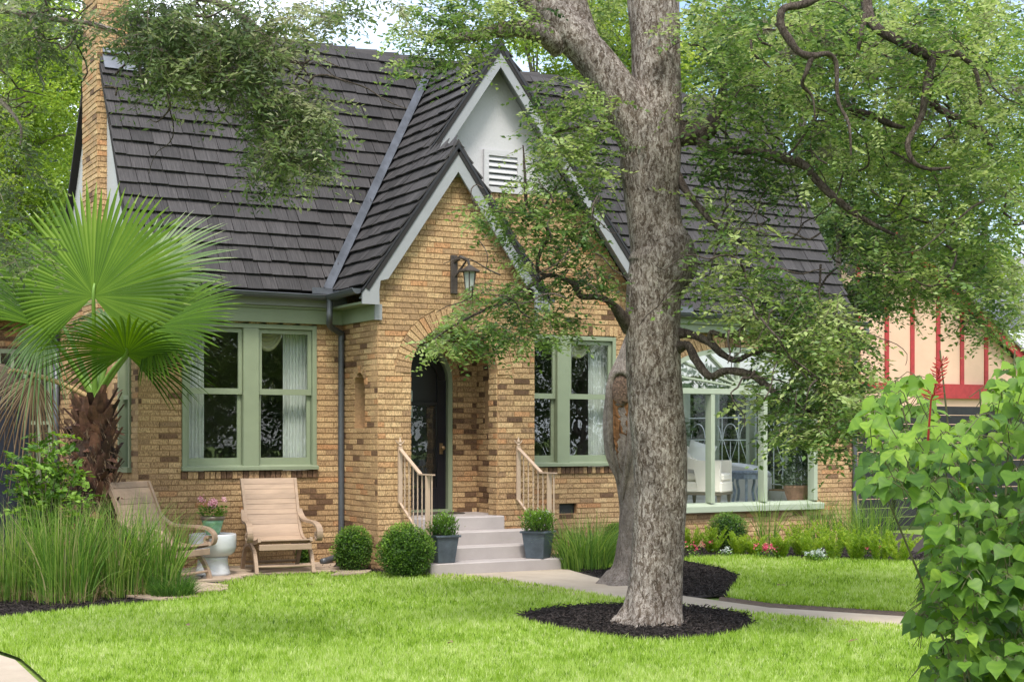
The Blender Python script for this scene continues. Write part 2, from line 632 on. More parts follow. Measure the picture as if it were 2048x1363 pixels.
def barkmat(name, lo, mid, hi, sc=16.0, zs=0.30, depth=0.05):
    m = bpy.data.materials.new(name)
    m.use_nodes = True
    n, l = m.node_tree.nodes, m.node_tree.links
    b = n['Principled BSDF']
    b.inputs['Roughness'].default_value = 0.9
    b.inputs['Specular IOR Level'].default_value = 0.15
    g = n.new('ShaderNodeNewGeometry')
    dz = n.new('ShaderNodeTexNoise')
    dz.inputs['Scale'].default_value = 11
    dz.inputs['Detail'].default_value = 6
    dz.inputs['Roughness'].default_value = 0.7
    l.new(g.outputs['Position'], dz.inputs['Vector'])
    ma = n.new('ShaderNodeVectorMath')
    ma.operation = 'MULTIPLY_ADD'
    ma.inputs[1].default_value = (0.09, 0.09, 0.14)
    l.new(dz.outputs['Color'], ma.inputs[0])
    l.new(g.outputs['Position'], ma.inputs[2])
    mpn = n.new('ShaderNodeMapping')
    mpn.inputs['Scale'].default_value = (1, 1, zs)
    l.new(ma.outputs[0], mpn.inputs[0])
    vo = n.new('ShaderNodeTexVoronoi')
    vo.inputs['Scale'].default_value = sc * 6.2
    vo.inputs['Randomness'].default_value = 1.0
    l.new(mpn.outputs[0], vo.inputs['Vector'])
    ve = n.new('ShaderNodeTexVoronoi')
    ve.feature = 'DISTANCE_TO_EDGE'
    ve.inputs['Scale'].default_value = sc * 6.2
    l.new(mpn.outputs[0], ve.inputs['Vector'])
    z = n.new('ShaderNodeTexNoise')
    z.inputs['Scale'].default_value = sc * 2.0
    z.inputs['Detail'].default_value = 9
    z.inputs['Roughness'].default_value = 0.75
    l.new(mpn.outputs[0], z.inputs['Vector'])
    bw = n.new('ShaderNodeSeparateColor')
    l.new(vo.outputs['Color'], bw.inputs[0])
    mr = n.new('ShaderNodeMapRange')
    mr.inputs['From Max'].default_value = 0.14
    mr.inputs['To Min'].default_value = -0.10
    mr.inputs['To Max'].default_value = 0.0
    l.new(ve.outputs['Distance'], mr.inputs[0])
    a1 = n.new('ShaderNodeMath')
    a1.operation = 'MULTIPLY_ADD'
    a1.inputs[1].default_value = 0.32
    l.new(bw.outputs[0], a1.inputs[0])
    l.new(mr.outputs[0], a1.inputs[2])
    ad = n.new('ShaderNodeMath')
    ad.operation = 'MULTIPLY_ADD'
    ad.inputs[1].default_value = 1.15
    l.new(z.outputs['Fac'], ad.inputs[0])
    l.new(a1.outputs[0], ad.inputs[2])
    r = n.new('ShaderNodeValToRGB')
    ramp_set(r, [(0.36, lo), (0.60, mid), (0.92, hi)])
    l.new(ad.outputs[0], r.inputs[0])
    z4 = n.new('ShaderNodeTexNoise')
    z4.inputs['Scale'].default_value = 3.2
    z4.inputs['Detail'].default_value = 6
    z4.inputs['Roughness'].default_value = 0.65
    l.new(g.outputs['Position'], z4.inputs['Vector'])
    mr4 = n.new('ShaderNodeMapRange')
    mr4.inputs['From Min'].default_value = 0.3
    mr4.inputs['From Max'].default_value = 0.7
    mr4.inputs['To Min'].default_value = 0.55
    mr4.inputs['To Max'].default_value = 1.5
    l.new(z4.outputs['Fac'], mr4.inputs[0])
    vm = n.new('ShaderNodeVectorMath')
    vm.operation = 'SCALE'
    l.new(r.outputs[0], vm.inputs[0])
    l.new(mr4.outputs[0], vm.inputs['Scale'])
    l.new(vm.outputs[0], b.inputs['Base Color'])
    bp = n.new('ShaderNodeBump')
    bp.inputs['Strength'].default_value = 1.0
    bp.inputs['Distance'].default_value = depth
    l.new(ad.outputs[0], bp.inputs['Height'])
    l.new(bp.outputs[0], b.inputs['Normal'])
    return m

M = {}
M['brick'] = brickmat()
M['mortar'] = mat('mortar', (0.33, 0.205, 0.105), 0.9, 0.2, 30, 0.3, 120)
M['shake'] = shinglemat()
M['deck'] = mat('roof_deck', (0.02, 0.018, 0.018), 0.9)
M['stucco'] = mat('pale_stucco', (0.43, 0.425, 0.43), 0.85, 0.05, 3, 0.5, 38, dirt=0.06)
M['greytrim'] = mat('grey_trim_paint', (0.255, 0.262, 0.272), 0.5, 0.05, 5, 0.05, 60, dirt=0.06)
M['green'] = mat('sage_green_paint', (0.225, 0.265, 0.175), 0.45, 0.05, 4, 0.06, 50, dirt=0.08)
M['palegreen'] = mat('pale_green_paint', (0.335, 0.38, 0.285), 0.45, 0.05, 4, 0.06, 50, dirt=0.06)
M['slate'] = mat('slate_metal', (0.075, 0.082, 0.092), 0.38, 0.12, 5, 0.0, 40, metal=0.15, spec=0.5)
M['flash'] = mat('weathered_flashing', (0.14, 0.15, 0.17), 0.42, 0.35, 4, 0.08, 12, metal=0.55)
M['black'] = mat('black_trim', (0.022, 0.022, 0.025), 0.45, 0.2, 8)
M['door'] = mat('dark_door_paint', (0.010, 0.010, 0.014), 0.30, 0.2, 5, spec=0.5)
M['glass'] = glassmat('old_window_glass', 0.07, wav=0.05)
M['glasssun'] = glassmat('sunroom_glass', 0.025, tint=(0.96, 0.98, 0.97), wav=0.05)
M['glassarch'] = glassmat('arch_glass', 0.32, wav=0.03)
M['glassdoor'] = glassmat('door_glass', 0.045, wav=0.03)
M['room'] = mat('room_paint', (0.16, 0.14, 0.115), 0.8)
M['sunroom'] = mat('sunroom_paint', (0.58, 0.57, 0.53), 0.7, 0.04)
M['tile'] = mat('sunroom_floor_tile', (0.55, 0.53, 0.48), 0.35, 0.1, 3)
M['curtain'] = mat('white_curtain', (0.6, 0.6, 0.57), 0.9, 0.05)
M['swag'] = mat('cream_swag', (0.62, 0.56, 0.38), 0.85, 0.08)
M['step'] = mat('painted_concrete', (0.36, 0.322, 0.308), 0.6, 0.06, 3, 0.1, 70, dirt=0.12)
M['path'] = mat('path_concrete', (0.42, 0.345, 0.265), 0.85, 0.12, 2.2, 0.25, 90, dirt=0.22)
M['flag'] = mat('flagstone', (0.36, 0.275, 0.205), 0.8, 0.26, 5, 0.4, 30, tone=0.25)
M['soil'] = mat('dark_soil', (0.030, 0.022, 0.017), 0.95, 0.4, 20, 0.5, 60)
M['edging'] = mat('edging_soil', (0.095, 0.062, 0.040), 0.95, 0.45, 25, 0.5, 60)
M['mulch'] = mat('black_mulch', (0.026, 0.020, 0.018), 0.9, 0.5, 40, 0.5, 90, tone=0.7)
M['lawnbase'] = mat('lawn_base', (0.14, 0.21, 0.030), 0.95, 0.3, 12, 0.3, 80)
M['rail'] = mat('beige_iron_paint', (0.42, 0.31, 0.225), 0.5, 0.06, 8)
M['teak'] = mat('bleached_teak', (0.315, 0.222, 0.155), 0.6, 0.18, 14, 0.15, 70, stretch=(0.15, 1, 1), tone=0.14)
M['ceramic'] = mat('white_glaze', (0.52, 0.53, 0.54), 0.15, 0.03, spec=0.6)
M['jade'] = mat('jade_glaze', (0.13, 0.27, 0.15), 0.25, 0.3, 14, spec=0.6)
M['rimbrown'] = mat('brown_glaze_rim', (0.13, 0.10, 0.075), 0.3, 0.2, 14)
M['zinc'] = mat('zinc_planter', (0.070, 0.088, 0.108), 0.45, 0.25, 9, 0.1, 20, metal=0.2)
M['lantern'] = mat('aged_iron', (0.045, 0.036, 0.030), 0.6, 0.4, 20, 0.2, 60)
M['lanternglass'] = mat('lantern_glass', (0.30, 0.33, 0.30), 0.2)
M['brass'] = mat('brass_handle', (0.32, 0.22, 0.12), 0.35, 0.1, metal=0.8)
M['paleteal'] = mat('pale_teal', (0.42, 0.52, 0.47), 0.6, 0.02)
M['bark'] = barkmat('elm_bark', (0.018, 0.011, 0.008), (0.150, 0.112, 0.083), (0.55, 0.49, 0.44))
M['limbbark'] = barkmat('dark_limb_bark', (0.012, 0.008, 0.006), (0.048, 0.036, 0.028), (0.13, 0.105, 0.088), sc=22, depth=0.01)
M['bark2'] = barkmat('grey_bark', (0.055, 0.042, 0.034), (0.165, 0.133, 0.112), (0.27, 0.235, 0.21), sc=20, depth=0.012)
M['twig'] = mat('twig_bark', (0.085, 0.065, 0.050), 0.9, 0.3, 20)
M['wound'] = mat('rotten_wood', (0.15, 0.068, 0.026), 0.9, 0.92, 34, 0.9, 50, stretch=(1, 1, 0.12))
M['cut'] = mat('cut_limb_wood', (0.105, 0.066, 0.046), 0.9, 0.8, 45, 1.0, 60)
M['stemgreen'] = mat('green_brown_stem', (0.085, 0.085, 0.035), 0.7, 0.4, 20)
M['leafelm'] = leafmat('elm_leaf', [(0.0, (0.020, 0.052, 0.016)), (0.40, (0.085, 0.158, 0.040)), (0.75, (0.175, 0.260, 0.070)), (1.0, (0.36, 0.43, 0.17))], 0.42)
M['leafoak'] = leafmat('oak_leaf', [(0.0, (0.040, 0.062, 0.026)), (0.5, (0.090, 0.140, 0.048)), (0.8, (0.17, 0.225, 0.085)), (1.0, (0.30, 0.32, 0.18))], 0.42)
M['leafbright'] = leafmat('bright_leaf', [(0.0, (0.08, 0.15, 0.03)), (0.5, (0.20, 0.30, 0.05)), (1.0, (0.38, 0.46, 0.11))], 0.55)
M['leafdark'] = leafmat('dark_leaf', [(0.0, (0.020, 0.045, 0.017)), (0.5, (0.058, 0.110, 0.034)), (1.0, (0.15, 0.21, 0.07))], 0.4)
M['box'] = leafmat('boxwood_leaf', [(0.0, (0.014, 0.040, 0.008)), (0.5, (0.075, 0.165, 0.020)), (1.0, (0.21, 0.35, 0.045))], 0.3)
M['coral'] = leafmat('broad_leaf', [(0.0, (0.030, 0.080, 0.014)), (0.45, (0.090, 0.180, 0.022)), (0.75, (0.175, 0.290, 0.034)), (1.0, (0.30, 0.42, 0.055))], 0.38, 0.45, 0.22)
M['palm'] = leafmat('palm_leaf', [(0.0, (0.024, 0.058, 0.010)), (0.5, (0.072, 0.145, 0.012)), (0.85, (0.15, 0.235, 0.030)), (1.0, (0.30, 0.35, 0.14))], 0.35, 0.55, 0.12)
M['palmpale'] = leafmat('pale_palm_leaf', [(0.0, (0.075, 0.14, 0.050)), (0.5, (0.17, 0.26, 0.11)), (1.0, (0.34, 0.39, 0.22))], 0.4, 0.55, 0.15)
M['deadpalm'] = leafmat('dead_palm_leaf', [(0.0, (0.07, 0.043, 0.025)), (0.5, (0.17, 0.11, 0.062)), (1.0, (0.32, 0.23, 0.14))], 0.2)
M['boot'] = mat('palm_boot', (0.10, 0.045, 0.028), 0.75, 0.6, 12, 0.6, 40, tone=0.8)
M['fibre'] = mat('palm_fibre', (0.055, 0.032, 0.022), 0.95, 0.6, 30, 0.8, 60, stretch=(1, 1, 0.2), tone=0.5)
M['grass'] = leafmat('lawn_blade', [(0.0, (0.07, 0.15, 0.012)), (0.30, (0.215, 0.355, 0.030)), (0.62, (0.355, 0.485, 0.10)), (1.0, (0.55, 0.60, 0.29))], 0.45, 0.5)
M['reed'] = leafmat('tall_grass_blade', [(0.0, (0.035, 0.10, 0.018)), (0.5, (0.115, 0.225, 0.036)), (0.85, (0.24, 0.35, 0.07)), (1.0, (0.36, 0.33, 0.16))], 0.45, 0.4)
M['straw'] = leafmat('straw_blade', [(0.0, (0.12, 0.08, 0.04)), (0.5, (0.28, 0.21, 0.11)), (1.0, (0.45, 0.36, 0.2))], 0.25)
M['fern'] = leafmat('fern_leaf', [(0.0, (0.07, 0.15, 0.014)), (0.5, (0.165, 0.295, 0.028)), (1.0, (0.34, 0.44, 0.06))], 0.45)
M['silver'] = leafmat('silver_leaf', [(0.0, (0.25, 0.29, 0.26)), (1.0, (0.55, 0.6, 0.56))], 0.2)
M['pink'] = leafmat('pink_petal', [(0.0, (0.45, 0.03, 0.09)), (0.5, (0.62, 0.08, 0.15)), (1.0, (0.75, 0.2, 0.27))], 0.3)
M['palepink'] = leafmat('pale_pink_petal', [(0.0, (0.55, 0.22, 0.28)), (0.5, (0.70, 0.36, 0.42)), (1.0, (0.80, 0.58, 0.60))], 0.3)
M['redflower'] = leafmat('red_flower', [(0.0, (0.28, 0.012, 0.012)), (1.0, (0.50, 0.04, 0.03))], 0.2)
M['moss'] = leafmat('ball_moss', [(0.0, (0.13, 0.12, 0.085)), (1.0, (0.33, 0.31, 0.23))], 0.2)
M['upholstery'] = mat('ivory_upholstery', (0.76, 0.71, 0.63), 0.85, 0.03, 4, 0.1, 200)
M['chaise'] = mat('white_linen', (0.70, 0.70, 0.69), 0.85, 0.03, 4, 0.1, 200)
M['darkleg'] = mat('stained_leg', (0.12, 0.10, 0.075), 0.5)
M['bluewood'] = mat('distressed_blue_wood', (0.16, 0.20, 0.26), 0.5, 0.5, 14)
M['terracotta'] = mat('old_terracotta', (0.22, 0.13, 0.09), 0.85, 0.35, 12)
M['whiteiron'] = mat('white_wrought_iron', (0.62, 0.66, 0.64), 0.5)
M['navy'] = mat('navy_fence_paint', (0.014, 0.017, 0.028), 0.5, 0.2)
M['blackfence'] = mat('black_fence_stain', (0.014, 0.013, 0.015), 0.6, 0.35, 9, tone=0.35)
M['peach'] = mat('peach_stucco', (0.60, 0.395, 0.285), 0.85, 0.06, 2, 0.2, 40)
M['redtimber'] = mat('red_timber', (0.33, 0.028, 0.030), 0.55, 0.2, 8)
M['greyroof'] = mat('grey_shingle', (0.20, 0.20, 0.21), 0.9, 0.25, 14)
M['asphalt'] = mat('street_asphalt', (0.05, 0.05, 0.052), 0.9, 0.2, 10)
# ------------------------------------------------------------------ ground, paths
def sheet(name, pts, z, m, kind='structure', thick=0.0, parent=None):
    """flat polygon; thick > 0 gives it sides down to z - thick"""
    me = bpy.data.meshes.new(name)
    bm = bmesh.new()
    vv = [bm.verts.new((p[0], p[1], z)) for p in pts]
    f = bm.faces.new(vv)
    f.normal_update()
    if f.normal.z < 0:
        f.normal_flip()
    if thick:
        for i in range(len(vv)):
            a, b = vv[i], vv[(i + 1) % len(vv)]
            c = bm.verts.new((b.co.x, b.co.y, z - thick))
            d = bm.verts.new((a.co.x, a.co.y, z - thick))
            bm.faces.new((a, b, c, d))
    bmesh.ops.triangulate(bm, faces=[f])
    bm.to_mesh(me)
    bm.free()
    me.materials.append(m)
    o = link(name, me, parent)
    if kind: o['kind'] = kind
    return o

def gpoly(px, h=0.0):
    return [G(u, v, h) for u, v in px]

sheet('ground', [(-160, -160), (200, -160), (200, 200), (-160, 200)], -0.02, M['lawnbase'])
sheet('garden_bed', [(0.2, -5.2), (17.2, -5.2), (17.2, 6), (0.2, 6)], 0.0, M['soil'])
LAWN = [(-160, 1246), (0, 1238), (200, 1218), (330, 1208), (405, 1190), (440, 1170), (520, 1154), (640, 1147), (760, 1148), (905, 1152),
        (1000, 1161), (1120, 1179), (1260, 1204), (1500, 1229), (1850, 1260), (2350, 1304), (2500, 1480), (1800, 1700), (400, 1700), (126, 1420), (92, 1363), (40, 1318), (-60, 1282), (-160, 1270)]
LAWN2 = [(1362, 1119), (1480, 1113), (1800, 1124), (2100, 1140), (2250, 1160), (2250, 1262), (1850, 1229), (1540, 1209), (1452, 1195), (1482, 1153), (1440, 1136), (1385, 1126)]
LAWN3 = [(1180, 1134), (1240, 1110), (1262, 1116), (1258, 1128), (1205, 1140)]
lawn_poly, lawn2_poly, lawn3_poly = gpoly(LAWN), gpoly(LAWN2), gpoly(LAWN3)
sheet('lawn', lawn_poly, 0.012, M['lawnbase'])
sheet('lawn', lawn2_poly, 0.012, M['lawnbase'])
sheet('lawn', lawn3_poly, 0.012, M['lawnbase'])
PATH = [(840, 1146), (1131, 1136.5), (1225, 1163), (1370, 1191), (1540, 1214), (1850, 1234), (2400, 1272), (2400, 1316), (1850, 1266), (1500, 1235), (1260, 1210), (1120, 1186), (1000, 1167), (905, 1160)]
sheet('path', gpoly(PATH, 0.02), 0.02, M['path'], thick=0.1)
sheet('pavement', gpoly([(-200, 1288), (-60, 1290), (30, 1318), (84, 1368), (120, 1430), (100, 1600), (-600, 1600)], 0.02), 0.02, M['path'], thick=0.1)
sheet('street', [(-60, -60), (90, -60), (90, -27), (-60, -27)], -0.01, M['asphalt'])
sheet('soil_edging', gpoly([(1440, 1194), (1545, 1207), (1850, 1226), (2300, 1258), (2300, 1268), (1850, 1240), (1540, 1220), (1435, 1206)], .006), .016, M['edging'])
RING = [(1036, 1238), (1060, 1227), (1110, 1219), (1190, 1214), (1280, 1213), (1380, 1217), (1450, 1225), (1497, 1238), (1506, 1252), (1480, 1268), (1420, 1280), (1330, 1287), (1240, 1282), (1150, 1268), (1080, 1252)]
ring_poly = gpoly(RING)
sheet('mulch_ring', ring_poly, 0.024, M['soil'])
BED2 = [(1138, 1137), (1180, 1134), (1205, 1140), (1258, 1128), (1300, 1122), (1385, 1126), (1440, 1136), (1482, 1153), (1452, 1196), (1370, 1190), (1225, 1161)]
bed2_poly = gpoly(BED2)
PATIO = [(330, 1200), (405, 1187), (440, 1167), (520, 1151), (640, 1144), (705, 1145), (700, 1132), (640, 1124), (560, 1112), (480, 1104), (390, 1108), (300, 1125), (250, 1165)]
patio_poly = gpoly(PATIO, 0.03)
patio = sheet('patio', patio_poly, 0.022, M['soil'])
xs = [p.x for p in patio_poly]; ys = [p.y for p in patio_poly]
gx, gy = np.arange(min(xs) - .3, max(xs) + .8, 0.52), np.arange(min(ys) - .3, max(ys) + .8, 0.46)
gp = {}
for i, x in enumerate(gx):
    for j, y in enumerate(gy):
        gp[i, j] = (x + rnd.uniform(-.12, .12) + (0.2 if j % 2 else 0), y + rnd.uniform(-.1, .1))
for i in range(len(gx) - 1):
    for j in range(len(gy) - 1):
        q = [gp[i, j], gp[i + 1, j], gp[i + 1, j + 1], gp[i, j + 1]]
        cx, cy = sum(p[0] for p in q) / 4, sum(p[1] for p in q) / 4
        if not bool(in_poly(cx, cy, patio_poly)):
            continue
        s_ = MB()
        k = 0.955
        out = []
        for a in range(4):
            p0, p1 = q[a], q[(a + 1) % 4]
            for t in (0.12, 0.5, 0.88):
                x, y = p0[0] + (p1[0] - p0[0]) * t, p0[1] + (p1[1] - p0[1]) * t
                jj = rnd.uniform(-.012, .012)
                out.append((cx + (x - cx) * k + jj, cy + (y - cy) * k + jj, 0.024))
        s_.prism(out, (0, 0, 0.016 + rnd.uniform(0, .006)), tone=rnd.random())
        s_.build('flagstone', M['flag'], patio, center=True)

# ------------------------------------------------------------------ the house
house = empty('brick_house', (9.9, 1.0, 0), 'tan brick cottage with steep dark shake roof, twin front gables and arched porch', 'house', world=True)
XL, XR = 4.446, 15.44
EY, EZ, PT = -0.20, 3.33, 1.73                 # main eave and pitch
RY, RZ = 1.89, 6.945                           # main ridge
AX, AZ = 9.07, 6.685                           # big gable apex (roof edge at y = -0.3)
SLL, SRR = 1.45, 1.305                         # slopes left / right
EX = 6.757                                     # common left eave of the two gables
PX, PZ = 7.985, EZ + 1.45 * (7.985 - 6.757)    # porch gable apex
PXR = 9.25                                     # porch right eave
PSR = (PZ - EZ) / (PXR - PX)
YP, YPR = -1.07, -1.23                         # porch front wall, porch roof edge
XPL, XPR = 7.0, 9.12
AC, AR, ASP = 8.01, 0.59, 2.345                # porch arch: centre, radius, spring height
COURSE = 0.0677
BRICKS = []                                    # (corners, normal, proud, tone, full, depth)

def tone_brick(z, dark=0.1, rg=rnd):
    x = rg.random()
    if x < dark: return rg.uniform(0.0, 0.16)
    if x < dark + 0.07: return rg.uniform(0.9, 1.0)
    return min(0.86, max(0.2, rg.gauss(0.56, 0.15)))

def panel(z0, rows, ivf, mpf, nv, dark=0.1, ivf_back=None, back=None, thick=0.2, blen=0.218, proud=0.011, rg=rnd, bend=0.0):
    """brick rows on a wall plane: ivf(z) gives the free spans, mpf(s, z) the point on the plane, nv the outward normal"""
    nv = Vector(nv)
    for r in range(rows):
        za, zb = z0 + r * COURSE, z0 + (r + 1) * COURSE
        for fn, isback in ((ivf_back or ivf, True), (ivf, False)):
            ia, ib = fn(za + .002), fn(zb - .002)
            if len(ia) != len(ib):
                ia = ib = fn((za + zb) / 2)
            if isback:
                if back is None: continue
                for (a0, a1), (b0, b1) in zip(ia, ib):
                    if a1 - a0 < .004 and b1 - b0 < .004: continue
                    A = [mpf(a0, za), mpf(a1, za), mpf(b1, zb), mpf(b0, zb)]
                    back.hexa([p - nv * thick for p in A], A)
                continue
            sh = (r % 2) * blen / 2 + rg.uniform(-.012, .012)
            for (a0, a1), (b0, b1) in zip(ia, ib):
                lo, hi = min(a0, b0), max(a1, b1)
                k = math.floor((lo - sh) / blen)
                while k * blen + sh < hi:
                    s0, s1 = k * blen + sh, (k + 1) * blen + sh
                    k += 1
                    bl, br, tl, tr = max(s0, a0), min(s1, a1), max(s0, b0), min(s1, b1)
                    if max(br - bl, tr - tl) < .035: continue
                    br, tr = max(br, bl + .012), max(tr, tl + .012)
                    g, gz_ = .0032, .0058
                    c = [mpf(bl + g, za + gz_), mpf(br - g, za + gz_), mpf(tr - g, zb - gz_), mpf(tl + g, zb - gz_)]
                    full = bl == s0 == tl and br == s1 == tr
                    BRICKS.append((c, nv, proud + rg.uniform(-.0025, .003), tone_brick(za, dark, rg), full, 0.0))

def ring(cx, cz, r0, r1, a0, a1, n, mpf, nv, dark=0.08, ez=1.0, depth=0.0, proud=0.013):
    for i in range(n):
        t0, t1 = a0 + (a1 - a0) * i / n, a0 + (a1 - a0) * (i + 1) / n
        e = 0.0045 / r0
        c = []
        for r, t in ((r0, t0 + e), (r1, t0 + e), (r1, t1 - e), (r0, t1 - e)):
            kz = (r0 * ez + (r - r0)) / r if ez != 1 else 1
            kx = 1
            c.append(mpf(cx + r * kx * math.cos(t), cz + r * kz * math.sin(t)))
        BRICKS.append((c, Vector(nv), proud + rnd.uniform(-.002, .004), tone_brick(cz, dark), False, depth))

def soldiers(x0, x1, z0, z1, mpf, nv, dark=0.35, proud=0.03, w=0.068, depth=0.0):
    n = max(1, round((x1 - x0) / w))
    for i in range(n):
        a, b = x0 + (x1 - x0) * i / n + .004, x0 + (x1 - x0) * (i + 1) / n - .004
        BRICKS.append(([mpf(a, z0 + .004), mpf(b, z0 + .004), mpf(b, z1 - .004), mpf(a, z1 - .004)], Vector(nv), proud + rnd.uniform(-.003, .003), tone_brick(1, dark), False, depth))

def brick_geo(mb, c, nv, proud, tone, depth):
    ctr = sum((Vector(p) for p in c), Vector()) / 4
    back = [Vector(p) - nv * depth for p in c]
    mid = [Vector(p) + nv * (proud - .003) for p in c]
    fr = []
    for p in c:
        d = (ctr - Vector(p))
        fr.append(Vector(p) + nv * proud + d.normalized() * .004)
    mb.add(back + mid + fr, [(0, 1, 5, 4), (1, 2, 6, 5), (2, 3, 7, 6), (3, 0, 4, 7), (4, 5, 9, 8), (5, 6, 10, 9), (6, 7, 11, 10), (7, 4, 8, 11), (8, 9, 10, 11)], tone)

def cut(iv, a, b):
    out = []
    for x0, x1 in iv:
        if b <= x0 or a >= x1: out.append((x0, x1)); continue
        if a > x0: out.append((x0, a))
        if b < x1: out.append((b, x1))
    return out

# --- main front wall (plane y = 0)
W1 = (4.954, 6.639, 1.18, 2.945)
W2 = (9.335, 11.03, 1.18, 2.945)
WA = (11.71, 14.63, 0.50, 2.25, 0.62)          # arched window: x0, x1, sill, spring, rise
WAC, WAR = (11.71 + 14.63) / 2, (14.63 - 11.71) / 2
def gable_l(z): return EX + (z - EZ) / SLL
def gable_r(z): return AX + (AZ - z) / SRR
def wall_iv(z, ext=0.0, sold=False):
    if z < 3.22: iv = [(XL - .008, XR + .008)]
    else: iv = [(gable_l(z) + .13, gable_r(z) - .13)] if z < 6.3 else []
    for x0, x1, z0, z1 in (W1, W2):
        zz0 = z0 - (0.105 if sold else 0)
        zz1 = z1 + (0.155 if sold and x0 > 8 else 0)
        e = .055 if (sold and z > z1) else (.012 if (sold and z < z0) else 0)
        if zz0 < z < zz1: iv = cut(iv, x0 - e, x1 + e)
    if WA[2] - (.001 if sold else 0) < z < WA[3]: iv = cut(iv, WA[0] - (.06 if sold and z < .63 else 0), WA[1] + (.06 if sold and z < .63 else 0))
    rr = 0.20 if sold else 0.0
    if WA[3] <= z < WA[3] + WA[4] + rr:
        h = math.sqrt(max(0, 1 - ((z - WA[3]) / (WA[4] + rr)) ** 2)) * (WAR + rr)
        iv = cut(iv, WAC - h, WAC + h)
    if z < 2.95: iv = cut(iv, XPL + (.06 if not sold else .0), XPR - (.06 if not sold else 0))
    if .515 < z < .70: iv = cut(iv, 10.13, 10.40)
    return iv
mapM = lambda s, z: Vector((s, 0, z))
back = MB()
zrow = 4.66
nrows = 70
def wall_brick(z):
    iv = wall_iv(z, sold=True)
    # relieving arch over the middle window
    rr1 = 1.06
    if 2.93 < z < 2.93 + rr1:
        h1 = math.sqrt(rr1 ** 2 - (z - 2.93) ** 2)
        h0 = math.sqrt(max(0, 0.95 ** 2 - (z - 2.93) ** 2))
        iv = cut(iv, 10.18 + h0, 10.18 + h1)
        iv = cut(iv, 10.18 - h1, 10.18 - h0)
    return iv
panel(0.0, 69, wall_brick, mapM, (0, -1, 0), dark=0.06, ivf_back=wall_iv, back=back)
ring(10.18, 2.93, 0.955, 1.055, 0.02, math.pi - 0.02, 40, mapM, (0, -1, 0), 0.03, proud=.011)
soldiers(9.30, 11.07, 2.955, 3.095, mapM, (0, -1, 0), 0.08, proud=.010)
soldiers(W1[0] - .01, W1[1] + .01, 1.08, 1.175, mapM, (0, -1, 0), 0.55, proud=.035)
soldiers(W2[0] - .01, W2[1] + .01, 1.08, 1.175, mapM, (0, -1, 0), 0.40, proud=.035)
ring(WAC, WA[3], WAR, WAR + .19, 0.0, math.pi, 54, mapM, (0, -1, 0), 0.03, ez=WA[4] / WAR, depth=0.12)
ztop = 69 * COURSE
soldiers(gable_l(ztop) + .16, gable_r(ztop + .14) - .15, ztop + .003, ztop + .14, mapM, (0, -1, 0), 0.03, proud=.02)
st = MB()
zs = ztop + .10
st.prism([(gable_l(zs) + .15, -.004, zs), (gable_r(zs) - .15, -.004, zs), (AX + .08, -.004, AZ - .22), (AX - .08, -.004, AZ - .22)], (0, .2, 0))
st.build('stucco_gable', M['stucco'], house)
# gable vent
vb = MB()
vx0, vx1, vz0, vz1 = 9.03, 9.46, 4.86, 5.27
for a in ((vx0 - .07, vx0, vz0 - .07, vz1 + .07), (vx1, vx1 + .07, vz0 - .07, vz1 + .07)):
    vb.box(a[0], a[1], -.05, .02, a[2], a[3])
vb.box(vx0, vx1, -.05, .02, vz1, vz1 + .07).box(vx0, vx1, -.055, .02, vz0 - .07, vz0)
vent = vb.build('gable_vent', M['stucco'], house)
bk = MB(); bk.box(vx0, vx1, -.012, -.006, vz0, vz1); bk.build('vent_backing', M['black'], vent)
for i in range(5):
    z = vz0 + .03 + i * .08
    s_ = MB(); s_.hexa([(vx0, -.045, z), (vx1, -.045, z), (vx1, -.04, z - .008), (vx0, -.04, z - .008)], [(vx0, -.015, z + .06), (vx1, -.015, z + .06), (vx1, -.01, z + .052), (vx0, -.01, z + .052)])
    s_.build('louvre', M['stucco'], vent, center=True)
# crawl-space vent
s_ = MB(); s_.box(10.135, 10.395, .05, .06, .52, .695); s_.build('crawl_vent', M['black'], house)

# --- left side wall (plane x = XL, facing left), stucco above the eave
LWD = 4.25
LW = (0.30, 0.86, 1.2, 2.9)
def left_iv(z):
    iv = [(-LWD, 0.008)]
    if LW[2] < z < LW[3]: iv = cut(iv, -LW[1], -LW[0])
    return iv
def left_iv2(z):
    return cut(left_iv(z), -2.45, -1.2)
mapL = lambda s, z: Vector((XL, -s, z))
panel(0.0, 49, left_iv2, mapL, (-1, 0, 0), dark=0.2, ivf_back=left_iv, back=back)
s_ = MB()
zz = 49 * COURSE
s_.prism([(XL - .004, EY + .22, zz), (XL - .004, LWD, zz), (XL - .004, RY + .1, RZ - .12), (XL - .004, RY - .1, RZ - .12)], (.15, 0, 0))
s_.build('side_gable', M['stucco'], house)
# right side wall, rear wall
back.box(XR - .2, XR, .2, LWD, 0, .72).box(XR - .2, XR, .2, LWD, 2.62, 3.3).box(XR - .2, XR, .2, .42, .72, 2.62).box(XL + .2, 11.2, LWD - .2, LWD, 0, 3.3)
